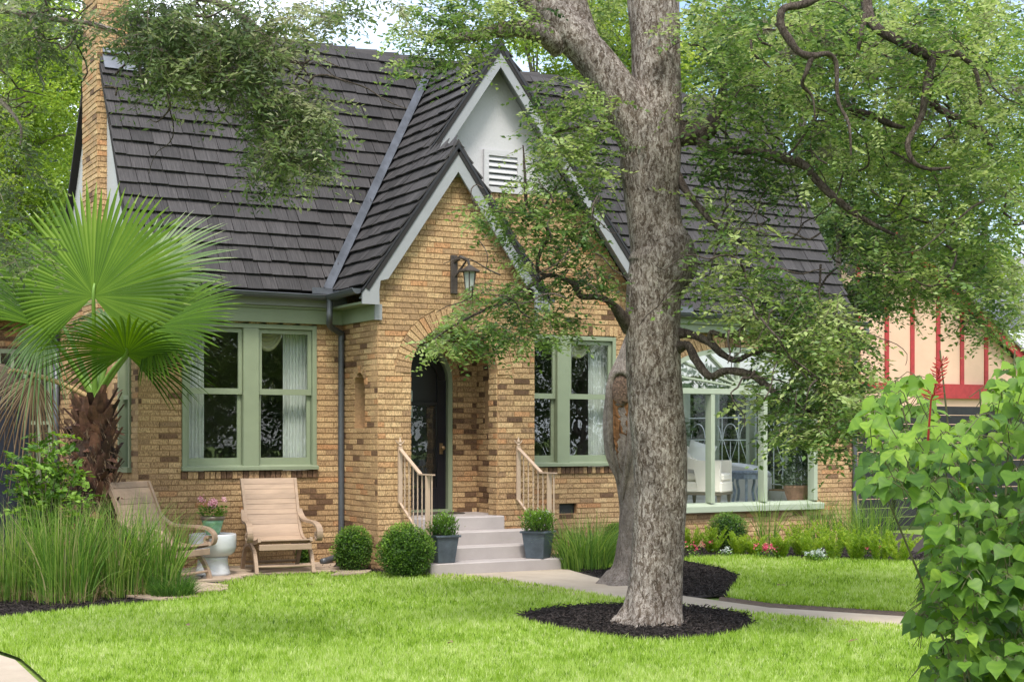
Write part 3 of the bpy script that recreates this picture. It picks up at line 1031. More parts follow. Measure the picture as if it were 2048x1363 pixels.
# --- porch
def porch_iv(z, brick=True, r=None):
    if z < 3.30: iv = [(XPL - .008, XPR + .008)]
    else:
        a, b = EX + (z - EZ) / SLL + .16, PX + (PZ - z) / PSR - .16
        iv = [(a, b)] if b - a > .04 else []
    rr = AR + (.205 if brick else 0)
    if z < ASP: iv = cut(iv, AC - AR, AC + AR)
    elif z < ASP + rr:
        h = math.sqrt(rr * rr - (z - ASP) ** 2)
        iv = cut(iv, AC - h, AC + h)
    return iv
mapP = lambda s, z: Vector((s, YP, z))
panel(0.0, 70, porch_iv, mapP, (0, -1, 0), dark=0.025, ivf_back=lambda z: porch_iv(z, False), back=back, thick=.22)
ring(AC, ASP, AR, AR + .2, 0, math.pi, 31, mapP, (0, -1, 0), 0.05, depth=.21)
# side walls of the porch with their small arched openings
SA = (YP + .70, YP + .38)   # y range of the opening
def side_iv(z, lo=YP, hi=-.0):
    iv = [(lo, hi)]
    c, r = (SA[0] + SA[1]) / 2, .16
    if 1.68 < z < 2.2: iv = cut(iv, c - r, c + r)
    elif 2.2 <= z < 2.36:
        h = math.sqrt(r * r - (z - 2.2) ** 2)
        iv = cut(iv, c - h, c + h)
    return iv
panel(0.0, 44, lambda z: [(-b, -a) for a, b in reversed(side_iv(z))], lambda s, z: Vector((XPL, -s, z)), (-1, 0, 0), dark=0.12,
      ivf_back=lambda z: [(-b, -a) for a, b in reversed(side_iv(z, YP + .22, 0))], back=back, thick=.2)
panel(0.0, 44, lambda z: side_iv(z), lambda s, z: Vector((XPR, s, z)), (1, 0, 0), dark=0.1, ivf_back=lambda z: side_iv(z, YP + .22, 0), back=back, thick=.2)
ring(-(SA[0] + SA[1]) / 2, 2.2, .16, .25, 0, math.pi, 7, lambda s, z: Vector((XPL, -s, z)), (-1, 0, 0), 0.03)
# inner faces of the porch
XIL, XIR = XPL + .2, XPR - .32
back.box(XIR + .002, XPR - .2, YP + .22, -.15, 0, 2.98)
panel(.6, 36, lambda z: cut([(.15, -(YP + .22))], -SA[0], -SA[1]) if 1.68 < z < 2.3 else [(.15, -(YP + .22))], lambda s, z: Vector((XIR, -s, z)), (-1, 0, 0), dark=0.22)
panel(.6, 36, lambda z: [(YP + .22, -.15)], lambda s, z: Vector((XIL, s, z)), (1, 0, 0), dark=0.22)
# jambs of the arch
panel(.0, 35, lambda z: [(YP + .0, YP + .22)], lambda s, z: Vector((AC - AR, s, z)), (1, 0, 0), dark=0.1)
panel(.0, 35, lambda z: [(-YP - .22, -YP)], lambda s, z: Vector((AC + AR, -s, z)), (-1, 0, 0), dark=0.1)
# wall with the door
DX0, DX1 = 7.49, 8.44
DC, DR, DSP = (DX0 + DX1) / 2, (DX1 - DX0) / 2, 2.30
def door_iv(z, rr=0.0):
    iv = [(XIL, XIR)]
    if z < DSP: iv = cut(iv, DX0, DX1)
    elif z < DSP + DR + rr:
        h = math.sqrt((DR + rr) ** 2 - (z - DSP) ** 2)
        iv = cut(iv, DC - h, DC + h)
    return iv
mapD = lambda s, z: Vector((s, -.15, z))
panel(.6, 36, lambda z: door_iv(z, .11), mapD, (0, -1, 0), dark=0.25, ivf_back=door_iv, back=back, thick=.15)
ring(DC, DSP, DR, DR + .105, 0, math.pi, 22, mapD, (0, -1, 0), 0.2, depth=.1)
s_ = MB(); s_.box(XPL + .2, XPR - .2, YP + .22, .0, 3.03, 3.10); s_.build('porch_ceiling', M['stucco'], house)
back.build('wall', M['mortar'], house)

# chimney on the left gable end
CHX0, CHX1, CHY0, CHY1 = 4.33, XL + .27, 1.50, 2.30
s_ = MB(); s_.box(CHX0, CHX1, CHY0, CHY1, 0, 7.9); ch = s_.build('chimney', M['mortar'], house)
nb0 = len(BRICKS)
panel(0.0, 116, lambda z: [(-CHY1, -CHY0)], lambda s, z: Vector((CHX0, -s, z)), (-1, 0, 0), dark=0.05)
panel(0.0, 116, lambda z: [(CHX0 - .008, XL if z < 6.1 else CHX1)], lambda s, z: Vector((s, CHY0, z)), (0, -1, 0), dark=0.05)
s_ = MB()
for a, b, z0, z1 in ((.05, .08, 7.9, 7.98), (.09, .12, 7.98, 8.06)):
    s_.box(CHX0 - a, CHX1 + a, CHY0 - a, CHY1 + a, z0, z1)
s_.build('chimney_cap', M['mortar'], ch)

# the bricks themselves: the 300 largest in view are parts, the rest one part
campos = Vector((0, CAMY, CAMH))
def brick_rank(b):
    c = (Vector(b[0][0]) + Vector(b[0][2])) / 2
    return ((c - campos).length * (1.0 if b[4] else 1.15)) + (0 if b[1].y < -.5 else 9) + (0 if c.z < 4.2 else 3)
cand = sorted(range(len(BRICKS)), key=lambda i: brick_rank(BRICKS[i]))
chosen = set(cand[:300])
rest = MB()
proto = {}
for i, (c, nv, pr, tn, full, dp) in enumerate(BRICKS):
    if i in chosen:
        ctr = sum((Vector(p) for p in c), Vector()) / 4
        key = (tuple(round(x, 3) for p in c for x in (Vector(p) - ctr)), round(tn * 12)) if full else None
        if key is not None and key in proto:
            o = proto[key].copy()
            COL.objects.link(o)
            o.location = ctr
            continue
        mb = MB()
        brick_geo(mb, [Vector(p) - ctr for p in c], nv, pr, tn, dp)
        o = mb.build('brick', M['brick'], house)
        o.location = ctr
        if key is not None: proto[key] = o
    else:
        brick_geo(rest, c, nv, pr, tn, dp)
setp(rest.build('brickwork', M['brick'], house), kind='stuff')

# ------------------------------------------------------------------ roofs
def mapRoof(o, a, u, n):
    o, a, u, n = Vector(o), Vector(a).normalized(), Vector(u).normalized(), Vector(n).normalized()
    return lambda s, t, h=0.0: o + a * s + u * t + n * h
SHINGLES = []
def shingles(mp_, L, ivf, expo=0.21, thick=0.048, pri=0, wmin=.13, wmax=.30, rg=rnd):
    rows = int(math.ceil(L / expo))
    for r in range(rows):
        t0, t1 = r * expo, min(L, (r + 1) * expo + .035)
        ia, ib = ivf(t0 + .002), ivf(min(L - .002, (r + 1) * expo))
        if len(ia) != len(ib): ia = ib = ivf((t0 + t1) / 2)
        for (a0, a1), (b0, b1) in zip(ia, ib):
            s0 = min(a0, b0) - rg.uniform(0, .2)
            hi = max(a1, b1)
            rj = rg.uniform(-.006, .006)
            while s0 < hi:
                s1 = s0 + rg.choice([rg.uniform(wmin, .2), rg.uniform(.2, wmax)])
                bl, br, tl, tr = max(s0, a0), min(s1, a1), max(s0, b0), min(s1, b1)
                uo = rg.uniform(0, 9)
                if max(br - bl, tr - tl) > .02:
                    br, tr = max(br, bl + .01), max(tr, tl + .01)
                    g = .0035
                    j = rg.uniform(-.008, .006) + rj
                    th = thick + rg.uniform(-.006, .010)
                    lo_ = [(bl + g, t0 + j, th - .022), (br - g, t0 + j, th - .022), (br - g, t0 + j, th), (bl + g, t0 + j, th)]
                    top = [(tr - g, t1, .010), (tl + g, t1, .010), (tl + g, t1, .0), (tr - g, t1, .0)]
                    V = [mp_(*p) for p in lo_] + [mp_(*p) for p in top]
                    uv = [(s_ + uo, t_) for s_, t_, _ in lo_] + [(s_ + uo, t_) for s_, t_, _ in top]
                    Fs = [(3, 2, 4, 5), (0, 1, 2, 3), (1, 7, 4, 2), (0, 3, 5, 6)]
                    SHINGLES.append((V, Fs, uv, rg.random(), pri + (V[0] - campos).length - min(.3, br - bl) * 12))
                s0 = s1

nrm = lambda a, b: Vector(a).cross(Vector(b)).normalized()
deck = MB()
RX0, RX1 = XL - .10, 15.22
ML = math.hypot(RY - EY, RZ - EZ)
mu = Vector((0, RY - EY, RZ - EZ)).normalized()
mn = nrm((1, 0, 0), mu)
mainmap = mapRoof((0, EY, EZ), (1, 0, 0), mu, mn)
kz = (RZ - EZ) / ML
def main_iv(t):
    z = EZ + t * kz
    if z < AZ:
        a = EX + (z - EZ) / SLL - .13
        b = AX + (AZ - z) / SRR + .11
        return [(RX0, a), (b, RX1)]
    return [(RX0, RX1)]
shingles(mainmap, ML, main_iv, pri=0)
# bring the deck and the rear slope
LBK = 2.1
deck.hexa([(RX0, EY + .01, EZ - .02), (EX, EY + .01, EZ - .02), (EX, RY, RZ - .02), (RX0, RY, RZ - .02)], [(RX0, EY + .01, EZ - .07), (EX, EY + .01, EZ - .07), (EX, RY, RZ - .07), (RX0, RY, RZ - .07)])
deck.hexa([(EX, EY + .75, EZ + .75 * PT), (RX1, EY + .75, EZ + .75 * PT), (RX1, RY, RZ - .02), (EX, RY, RZ - .02)], [(EX, EY + .80, EZ + .75 * PT - .05), (RX1, EY + .80, EZ + .75 * PT - .05), (RX1, RY, RZ - .07), (EX, RY, RZ - .07)])
deck.hexa([(11.3, EY + .01, EZ - .02), (RX1, EY + .01, EZ - .02), (RX1, EY + .76, EZ + .75 * PT), (11.3, EY + .76, EZ + .75 * PT)], [(11.3, EY + .05, EZ - .07), (RX1, EY + .05, EZ - .07), (RX1, EY + .80, EZ + .75 * PT - .05), (11.3, EY + .80, EZ + .75 * PT - .05)])
deck.hexa([(RX0, RY, RZ - .02), (11.0, RY, RZ - .02), (11.0, LWD + .2, EZ - .2), (RX0, LWD + .2, EZ - .2)], [(RX0, RY, RZ - .09), (11.0, RY, RZ - .09), (11.0, LWD + .2, EZ - .27), (RX0, LWD + .2, EZ - .27)])
# gable slopes. left slope (shared by both gables)
lu = Vector((AX - EX, 0, AZ - EZ)).normalized()
ll = math.hypot(AX - EX, AZ - EZ)
ln_ = nrm((0, -1, 0), lu)
if ln_.x > 0: ln_ = -ln_
leftmap = mapRoof((EX, 0, EZ), (0, -1, 0), lu, ln_)
lp = (PX - EX) / (AX - EX) * ll
def left_slope_iv(t):
    x = EX + (AX - EX) * t / ll
    yb = EY + (x - EX) * SLL / PT           # valley line
    return [(-YPR - .0, -yb - .10)[::-1]] if t < lp else [(-yb - .10, .30)[::1]]
def left_slope(t):
    x = EX + (AX - EX) * t / ll
    yb = EY + (x - EX) * SLL / PT
    a, b = -yb + .10, (-YPR if t < lp else .30)
    return [(a, b)]
shingles(leftmap, ll, left_slope, pri=-1.0)
deck.hexa([leftmap(-1.8, 0, -.02), leftmap(-YPR, 0, -.02), leftmap(-YPR, lp, -.02), leftmap(-1.8, lp, -.02)], [leftmap(-1.8, 0, -.07), leftmap(-YPR, 0, -.07), leftmap(-YPR, lp, -.07), leftmap(-1.8, lp, -.07)])
deck.hexa([leftmap(-1.8, lp, -.02), leftmap(.30, lp, -.02), leftmap(.30, ll, -.02), leftmap(-1.8, ll, -.02)], [leftmap(-1.8, lp, -.07), leftmap(.30, lp, -.07), leftmap(.30, ll, -.07), leftmap(-1.8, ll, -.07)])
# right slopes
def right_slope(ax, az, ex, ez, y0, y1f, rows_pri):
    u = Vector((ax - ex, 0, az - ez)).normalized()
    L = math.hypot(ax - ex, az - ez)
    n_ = nrm((0, 1, 0), u)
    if n_.x < 0: n_ = -n_
    mp_ = mapRoof((ex, 0, ez), (0, 1, 0), u, n_)
    shingles(mp_, L, lambda t: [(y0, y1f(ex + (ax - ex) * t / L))], pri=rows_pri)
    deck.hexa([mp_(y0, 0, -.02), mp_(1.8, 0, -.02), mp_(1.8, L, -.02), mp_(y0, L, -.02)], [mp_(y0, 0, -.07), mp_(1.8, 0, -.07), mp_(1.8, L, -.07), mp_(y0, L, -.07)])
right_slope(AX, AZ, AX + (AZ - EZ) / SRR, EZ, -.30, lambda x: EY + (AX + (AZ - EZ) / SRR - x) * SRR / PT, 14)
u = Vector((PX - PXR, 0, PZ - EZ)).normalized()
L = math.hypot(PX - PXR, PZ - EZ)
n_ = nrm((0, 1, 0), u)
if n_.x < 0: n_ = -n_
pmap = mapRoof((PXR, 0, EZ), (0, 1, 0), u, n_)
shingles(pmap, L, lambda t: [(YPR, -.01)], pri=10)
deck.hexa([pmap(YPR, 0, -.02), pmap(-.01, 0, -.02), pmap(-.01, L, -.02), pmap(YPR, L, -.02)], [pmap(YPR, 0, -.07), pmap(-.01, 0, -.07), pmap(-.01, L, -.07), pmap(YPR, L, -.07)])
roof = deck.build('roof', M['deck'], house)

# ridge caps
def ridge(p, q, w_=.13, pitch=1.3, step=.33):
    p, q = Vector(p), Vector(q)
    d = (q - p)
    n = int(d.length / step)
    d.normalize()
    sdv = d.cross(Vector((0, 0, 1))).normalized()
    for i in range(n + 1):
        a = p + d * (i * step)
        b = p + d * min((i + 1) * step + .05, (q - p).length + .02)
        for sg in (-1, 1):
            o1 = sdv * sg * w_ - Vector((0, 0, w_ * pitch))
            h0, h1 = Vector((0, 0, .055)), Vector((0, 0, .025))
            V = [a + h0, a + o1 + h0, b + o1 + h1, b + h1, a + h0 * .2, a + o1 + h0 * .2, b + o1, b]
            uo = rnd.uniform(0, 9)
            uv = [(uo, 0), (uo + .15, 0), (uo + .15, .35), (uo, .35)] * 2
            Fs = [(0, 1, 2, 3), (0, 4, 5, 1), (1, 5, 6, 2)]
            if sg > 0: Fs = [f[::-1] for f in Fs]
            SHINGLES.append((V, Fs, uv, rnd.random(), 40))
ridge((RX1, RY, RZ), (RX0, RY, RZ), pitch=1.73)
ridge((AX, -.30, AZ), (AX, 1.75, AZ), pitch=1.4, step=.28)
ridge((PX, YPR, PZ), (PX, -.05, PZ), pitch=1.45, step=.28)
order = sorted(range(len(SHINGLES)), key=lambda i: SHINGLES[i][4])
top = set(order[:300])
rest = MB()
for i, (V, Fs, uv, tn, _) in enumerate(SHINGLES):
    if i in top:
        mb = MB(); mb.add(V, Fs, tn, uv)
        mb.build('shingle', M['shake'], house, center=True)
    else:
        rest.add(V, Fs, tn, uv)
setp(rest.build('shingling', M['shake'], house), kind='stuff')

# valley flashing between the main roof and the gables
def valley_pt(x): return Vector((x, EY + (x - EX) * SLL / PT, EZ + (x - EX) * SLL))
s_ = MB()
va, vb_ = valley_pt(EX - .0), valley_pt(AX - .05)
ax_ = Vector((1, 0, 0))
N_ = 10
for i in range(N_):
    p, q = va.lerp(vb_, i / N_), va.lerp(vb_, (i + 1) / N_)
    up = mn * .028
    upl = ln_ * .028
    dv = (q - p).normalized()
    m_in = -(ax_ - mn * ax_.dot(mn)); m_in = (m_in - dv * m_in.dot(dv)).normalized()     # into the main roof
    l_in = Vector((0, -1, 0)); l_in = (l_in - dv * l_in.dot(dv)).normalized()
    V = [p + m_in * .125 + mn * .058, q + m_in * .125 + mn * .058, q + (mn + ln_) * .028, p + (mn + ln_) * .028, p + l_in * .115 + ln_ * .058, q + l_in * .115 + ln_ * .058]
    s_.add(V, [(0, 3, 2, 1), (3, 4, 5, 2)])
s_.build('valley_flashing', M['flash'], house, smooth=False)
s_ = MB()
for k, (z0, z1, y) in enumerate(((6.16, 6.36, .03), (6.37, 6.60, .06))):
    yy = lambda z: EY + (z - EZ) / PT
    s_.hexa([(XL - .06, yy(z0) - .05 - y, z0), (CHX1 + .25, yy(z0) - .05 - y, z0), (CHX1 + .25, yy(z1) - .03 - y, z1), (XL - .06, yy(z1) - .03 - y, z1)],
            [(XL - .06, yy(z0) + .02, z0), (CHX1 + .25, yy(z0) + .02, z0), (CHX1 + .25, yy(z1) + .02, z1), (XL - .06, yy(z1) + .02, z1)])
s_.build('chimney_flashing', M['flash'], house)

# ------------------------------------------------------------------ bargeboards, soffits, gutters
def barge(poly, y, th, m, name):
    s_ = MB(); s_.prism([(x, y, z) for x, z in poly], (0, th, 0)); return s_.build(name, m, house)
def rake_boards(ax, az, exl, exr, sl, sr, y, wd, curl=True):
    # left and right boards with their curled feet
    for sg, ex, s in ((-1, exl, sl), (1, exr, sr)):
        off = wd * math.hypot(1, s)           # vertical width
        o0 = .04
        zt = lambda x: az - abs(x - ax) * s - o0
        xi = ax + sg * 0.0
        pts = [(ax, zt(ax)), (ex + sg * .02, zt(ex + sg * .02))]
        zl = EZ - .20
        if curl:
            pts += [(ex + sg * .02, zl), (ex - sg * (wd * 1.15), zl), (ex - sg * (wd * 1.12), zl + .16), (ex - sg * (wd * 1.22), zl + .28)]
            xr_ = ex - sg * (wd * 1.22 + .10)
            pts += [(xr_, zt(xr_) - off)]
        else:
            pts += [(ex, zt(ex) - off)]
        pts += [(ax, az - o0 - off)]
        barge(pts, y, .03, M['greytrim'], 'bargeboard')
        # dark drip strip above it
        bx = [(ax, az + .01), (ex + sg * .03, az - abs(ex + sg * .03 - ax) * s + .01), (ex + sg * .03, az - abs(ex - ax) * s - .055), (ax, az - .05)]
        barge(bx, y - .018, .05, M['black'], 'rake_strip')
rake_boards(PX, PZ, EX, PXR, SLL, PSR, YPR + .012, .17)
rake_boards(AX, AZ, PX + .02, AX + (AZ - EZ) / SRR, SLL, SRR, -.288, .16, curl=False)
# soffits behind the rakes
s_ = MB()
for ax, az, ex, s, y0, y1 in ((PX, PZ, EX, SLL, YPR + .04, YP), (PX, PZ, PXR, PSR, YPR + .04, YP), (AX, AZ, PX - .1, SLL, -.26, -.0), (AX, AZ, AX + (AZ - EZ) / SRR, SRR, -.26, 0)):
    q = [(ax, az - .13), (ex, az - abs(ex - ax) * s - .13)]
    s_.hexa([(q[0][0], y0, q[0][1]), (q[1][0], y0, q[1][1]), (q[1][0], y1, q[1][1]), (q[0][0], y1, q[0][1])], [(q[0][0], y0, q[0][1] + .02), (q[1][0], y0, q[1][1] + .02), (q[1][0], y1, q[1][1] + .02), (q[0][0], y1, q[0][1] + .02)])
s_.build('soffit', M['greytrim'], house)
# little triangular panel at the top of the porch gable
s_ = MB(); zt = 69.8 * COURSE - .03
s_.prism([(PX - .12, YP - .012, 4.735), (PX + .12, YP - .012, 4.735), (PX, YP - .012, 4.94)], (0, .03, 0)); s_.build('gable_panel', M['stucco'], house)
# porch side eaves: frieze, soffit box and end cap
s_ = MB(); s_.box(XPL - .05, XPL - .012, YP - .02, -.02, 2.965, 3.14); s_.box(EX + .02, XPL - .012, YP - .0, -.02, 3.142, 3.17)
s_.build('porch_frieze', M['green'], house)
s_ = MB(); s_.box(XPL - .06, XPL + .03, YP - .045, YP - .0145, 2.96, 3.145); s_.build('frieze_end', M['greytrim'], house)
s_ = MB(); s_.box(XPR + .012, XPR + .05, YP - .02, -.02, 2.965, 3.14); s_.box(XPR + .012, PXR - .02, YP, -.02, 3.142, 3.17); s_.build('porch_frieze', M['green'], house)
# main eaves: frieze board, soffit
s_ = MB()
s_.box(XL - .02, XPL - .01, -.075, -.004, 2.965, 3.135); s_.box(XL - .03, XPL - .01, -.10, -.004, 3.137, 3.165)
s_.build('frieze', M['green'], house)
s_ = MB(); s_.box(XL - .1, XPL - .01, -.14, -.004, 3.167, 3.26); s_.box(XL - .1, EX + .2, -.20, -.004, 3.262, 3.29); s_.build('eave_soffit', M['greytrim'], house)
s_ = MB(); s_.box(11.62, 15.3, -.12, -.012, 3.06, 3.17); s_.box(11.6, 15.3, -.17, -.012, 3.172, 3.27); s_.build('eave_soffit', M['green'], house)

def gutter(p, q, n_out, name='gutter', r=.062):
    """half-round gutter from p to q; n_out points away from the wall"""
    p, q, no = Vector(p), Vector(q), Vector(n_out)
    s_ = MB()
    K = 9
    for rr, flip in ((r, False), (r - .006, True)):
        A = [p + no * (r + rr * -math.cos(math.pi * k / (K - 1))) - Vector((0, 0, rr * math.sin(math.pi * k / (K - 1)))) for k in range(K)]
        B = [a + (q - p) for a in A]
        for k in range(K - 1):
            f = (0, 1, 2, 3)
            s_.add([A[k], A[k + 1], B[k + 1], B[k]], [f if flip else f[::-1]])
    for e in (p, q):
        A = [e + no * (r - r * math.cos(math.pi * k / (K - 1))) - Vector((0, 0, r * math.sin(math.pi * k / (K - 1)))) for k in range(K)]
        s_.add(A, [tuple(range(K))])
    s_.tube([p + no * 2 * r, q + no * 2 * r], .008, 6)
    return s_.build(name, M['slate'], house, smooth=False)
gutter((XL - .1, EY - .005, EZ - .02), (EX - .02, EY - .005, EZ - .035), (0, -1, 0))
gutter((EX - .005, YPR + .06, EZ - .02), (EX - .005, EY - .14, EZ - .035), (-1, 0, 0))
gutter((PXR + .005, YPR + .06, EZ - .02), (PXR + .005, -.06, EZ - .03), (1, 0, 0))
gutter((11.75, EY - .005, EZ - .02), (15.42, EY - .005, EZ - .035), (0, -1, 0))
s_ = MB(); s_.box(EX - .30, EX - .02, EY - .14, EY - .132, EZ - .02, EZ + .055); s_.box(EX - .02, EX - .012, EY - .30, EY - .13, EZ - .02, EZ + .055); s_.build('splash_guard', M['flash'], house)
s_ = MB(); s_.box(11.75, 12.12, EY - .125, EY - .117, EZ - .02, EZ + .055); s_.build('splash_guard', M['flash'], house)
# downspouts
def downspout(pts, r=.038):
    s_ = MB(); s_.tube(spline(pts, 5), r, 12)
    s_.build('downspout', M['slate'], house, smooth=True)
gx = EX - .07
downspout([(gx, EY - .13, EZ - .07), (gx, EY - .13, EZ - .20), (gx, EY - .12, EZ - .30), (gx + .05, EY - .02, EZ - .40), (6.93, -.075, EZ - .47), (6.945, -.062, EZ - .56), (6.945, -.06, 1.6), (6.945, -.06, .25), (6.90, -.1, .12), (6.6, -.3, .07)])
downspout([(15.36, EY - .07, EZ - .07), (15.36, EY - .07, EZ - .22), (15.33, -.10, EZ - .42), (15.33, -.062, EZ - .6), (15.33, -.06, 1.5), (15.33, -.06, .1)])

# ------------------------------------------------------------------ windows
def sash(win, x0, x1, z0, z1, y, st_=.045, rail_b=.07, rail_t=.05, m='green', gl='glass'):
    s_ = MB()
    y0, y1 = y, y + .035
    s_.box(x0, x0 + st_, y0, y1, z0, z1).box(x1 - st_, x1, y0, y1, z0, z1)
    s_.box(x0 + st_, x1 - st_, y0 + .001, y1, z0, z0 + rail_b).box(x0 + st_, x1 - st_, y0 + .001, y1, z1 - rail_t, z1)
    a = s_.build('sash', M[m], win)
    g = MB(); g.box(x0 + st_ - .003, x1 - st_ + .003, y0 + .017, y0 + .02, z0 + rail_b - .003, z1 - rail_t + .003); g.build('pane', M[gl], win)

def double_window(x0, x1, z0, z1, m='green', mull=.196):
    fw = .055
    s_ = MB()
    s_.box(x0, x0 + fw, -.028, .11, z0, z1).box(x1 - fw, x1, -.028, .11, z0, z1)
    s_.box(x0 + fw, x1 - fw, -.026, .11, z1 - .055, z1)
    win = s_.build('window', M[m], house, bevel=.004)
    c = (x0 + x1) / 2
    s_ = MB(); s_.box(c - mull / 2, c + mull / 2, -.034, .11, z0 + .02, z1 - .056); s_.build('mullion', M[m], win, bevel=.005)
    s_ = MB(); s_.hexa([(x0 - .012, -.07, z0 - .0), (x1 + .012, -.07, z0 - .0), (x1 + .012, .12, z0 - .0), (x0 - .012, .12, z0 - .0)], [(x0 - .012, -.07, z0 + .045), (x1 + .012, -.07, z0 + .045), (x1 + .012, .12, z0 + .075), (x0 - .012, .12, z0 + .075)])
    s_.build('sill', M[m], win, bevel=.004)
    zm = (z0 + z1) / 2 + .05
    for a, b in ((x0 + fw, c - mull / 2), (c + mull / 2, x1 - fw)):
        sash(win, a + .004, b - .004, zm - .02, z1 - .06, .012, m=m)
        sash(win, a + .004, b - .004, z0 + .065, zm + .025, .052, rail_b=.085, rail_t=.045, m=m)
    return win
double_window(*W1)
double_window(*W2, m='palegreen' if False else 'green')
# side window on the left wall
s_ = MB()
s_.box(XL - .03, XL + .1, LW[0], LW[0] + .06, LW[2], LW[3]).box(XL - .03, XL + .1, LW[1] - .06, LW[1], LW[2], LW[3])
s_.box(XL - .028, XL + .1, LW[0] + .06, LW[1] - .06, LW[3] - .06, LW[3]).box(XL - .06, XL + .1, LW[0] - .02, LW[1] + .02, LW[2] - .04, LW[2] + .02)
sw = s_.build('window', M['green'], house)
s_ = MB(); s_.box(XL + .05, XL + .054, LW[0] + .05, LW[1] - .05, LW[2], LW[3]); s_.build('pane', M['glass'], sw)
s_ = MB(); s_.box(XL + .02, XL + .06, LW[0] + .06, LW[1] - .06, 2.03, 2.08); s_.build('meeting_rail', M['green'], sw)
# second casing beyond the chimney
s_ = MB(); s_.box(XL - .03, XL + .02, 2.15, 2.24, .9, 2.9); s_.build('casing', M['green'], house)

# arched window of the sunroom
x0, x1, z0, zs, rise = WA
s_ = MB()
s_.box(x0, x0 + .07, -.02, .12, z0 + .13, zs).box(x1 - .07, x1, -.02, .12, z0 + .13, zs)
N_ = 26
for i in range(N_):
    t0, t1 = math.pi * i / N_, math.pi * (i + 1) / N_
    q = []
    for t in (t0, t1):
        q.append(((WAC + WAR * math.cos(t)), zs + rise * math.sin(t), WAC + (WAR - .07) * math.cos(t), zs + (rise - .07) * math.sin(t)))
    A = [(q[0][0], q[0][1]), (q[1][0], q[1][1]), (q[1][2], q[1][3]), (q[0][2], q[0][3])]
    s_.hexa([(x, -.02, z) for x, z in A], [(x, .12, z) for x, z in A])
aw = s_.build('arched_window', M['palegreen'], house)
s_ = MB(); s_.box(x0 + .07, x1 - .07, -.028, .12, zs - .06, zs + .02); s_.build('transom', M['palegreen'], aw, bevel=.004)
for xm in (12.69, 13.645):
    s_ = MB(); s_.box(xm - .035, xm + .035, -.022, .12, z0 + .13, zs - .062); s_.build('mullion', M['palegreen'], aw, bevel=.004)
s_ = MB(); s_.hexa([(x0 - .13, -.10, z0), (x1 + .07, -.10, z0), (x1 + .07, .12, z0), (x0 - .13, .12, z0)], [(x0 - .13, -.10, z0 + .09), (x1 + .07, -.10, z0 + .09), (x1 + .07, .12, z0 + .13), (x0 - .13, .12, z0 + .13)])
s_.build('sill', M['palegreen'], aw, bevel=.005)
for k in range(1, 8):
    t = math.pi * k / 8
    a = Vector((WAC + .1 * math.cos(t), .03, zs + .03 + .1 * math.sin(t)))
    b = Vector((WAC + (WAR - .05) * math.cos(t), .03, zs + (rise - .05) * math.sin(t)))
    s_ = MB(); s_.bar(a, b, .05, .025, up=(math.sin(t), 0, -math.cos(t))); s_.build('muntin', M['palegreen'], aw)
s_ = MB(); s_.prism([(WAC + .15 * math.cos(math.pi * i / 14), -.01, zs + .02 + .13 * math.sin(math.pi * i / 14)) for i in range(15)], (0, .06, 0)); s_.build('sunburst_hub', M['palegreen'], aw)
for a, b in ((x0 + .06, 12.66), (12.72, 13.615), (13.675, x1 - .06)):
    s_ = MB(); s_.add([(a, .05, z0 + .12), (b, .05, z0 + .12), (b, .05, zs - .05), (a, .05, zs - .05)], [(0, 1, 2, 3)]); s_.build('pane', M['glasssun'], aw)
s_ = MB(); s_.prism([(WAC + (WAR - .05) * math.cos(math.pi * i / 24), .055, zs + .01 + (rise - .06) * math.sin(math.pi * i / 24)) for i in range(25)], (0, .004, 0)); s_.build('pane', M['glassarch'], aw)

# ------------------------------------------------------------------ front door
s_ = MB()
for xa, xb in ((DX0, DX0 + .06), (DX1 - .06, DX1)):
    s_.box(xa, xb, -.158, -.05, .62, DSP)
for i in range(16):
    t0, t1 = math.pi * i / 16, math.pi * (i + 1) / 16
    A = [(DC + r * math.cos(t), DSP + r * math.sin(t)) for r, t in ((DR, t0), (DR, t1), (DR - .06, t1), (DR - .06, t0))]
    s_.hexa([(x, -.158, z) for x, z in A], [(x, -.05, z) for x, z in A])
s_.box(DX0 + .06, DX1 - .06, -.158, -.05, .62, .655)
s_.build('door_frame', M['green'], house)
dr = DR - .065
prof = [(DX0 + .065, .66), (DX1 - .065, .66)] + [(DC + dr * math.cos(math.pi * i / 16), DSP + dr * math.sin(math.pi * i / 16)) for i in range(17)]
s_ = MB(); s_.prism([(x, -.07, z) for x, z in prof], (0, .05, 0)); door = s_.build('door', M['door'], house)
# raised stiles, rails and bars over the glazed middle
s_ = MB()
s_.box(DX0 + .068, DX0 + .19, -.10, -.0705, .662, DSP).box(DX1 - .19, DX1 - .068, -.10, -.0705, .662, DSP)
s_.box(DX0 + .19, DX1 - .19, -.099, -.0705, .662, .93)
s_.box(DX0 + .19, DX1 - .19, -.097, -.0705, 1.98, 2.03)
for i in range(14):
    t0, t1 = math.pi * i / 14, math.pi * (i + 1) / 14
    A = [(DC + r * math.cos(t), DSP + r * math.sin(t)) for r, t in ((dr - .003, t0), (dr - .003, t1), (dr - .12, t1), (dr - .12, t0))]
    s_.hexa([(x, -.10, z) for x, z in A], [(x, -.0705, z) for x, z in A])
s_.build('door_stiles', M['door'], door, bevel=.004)
s_ = MB(); s_.box(DX0 + .192, DX1 - .192, -.078, -.074, .935, 1.975); s_.build('door_glass', M['glassdoor'], door)
s_ = MB(); s_.box(DX1 - .16, DX1 - .115, -.112, -.1005, 1.36, 1.50); s_.tube([(DX1 - .137, -.112, 1.44), (DX1 - .137, -.16, 1.44)], .012, 8); s_.lathe([(.004, -.03), (.024, -.015), (.028, 0), (.02, .02), (.004, .03)], 10, (DX1 - .137, -.17, 1.44))
s_.build('door_handle', M['brass'], door)
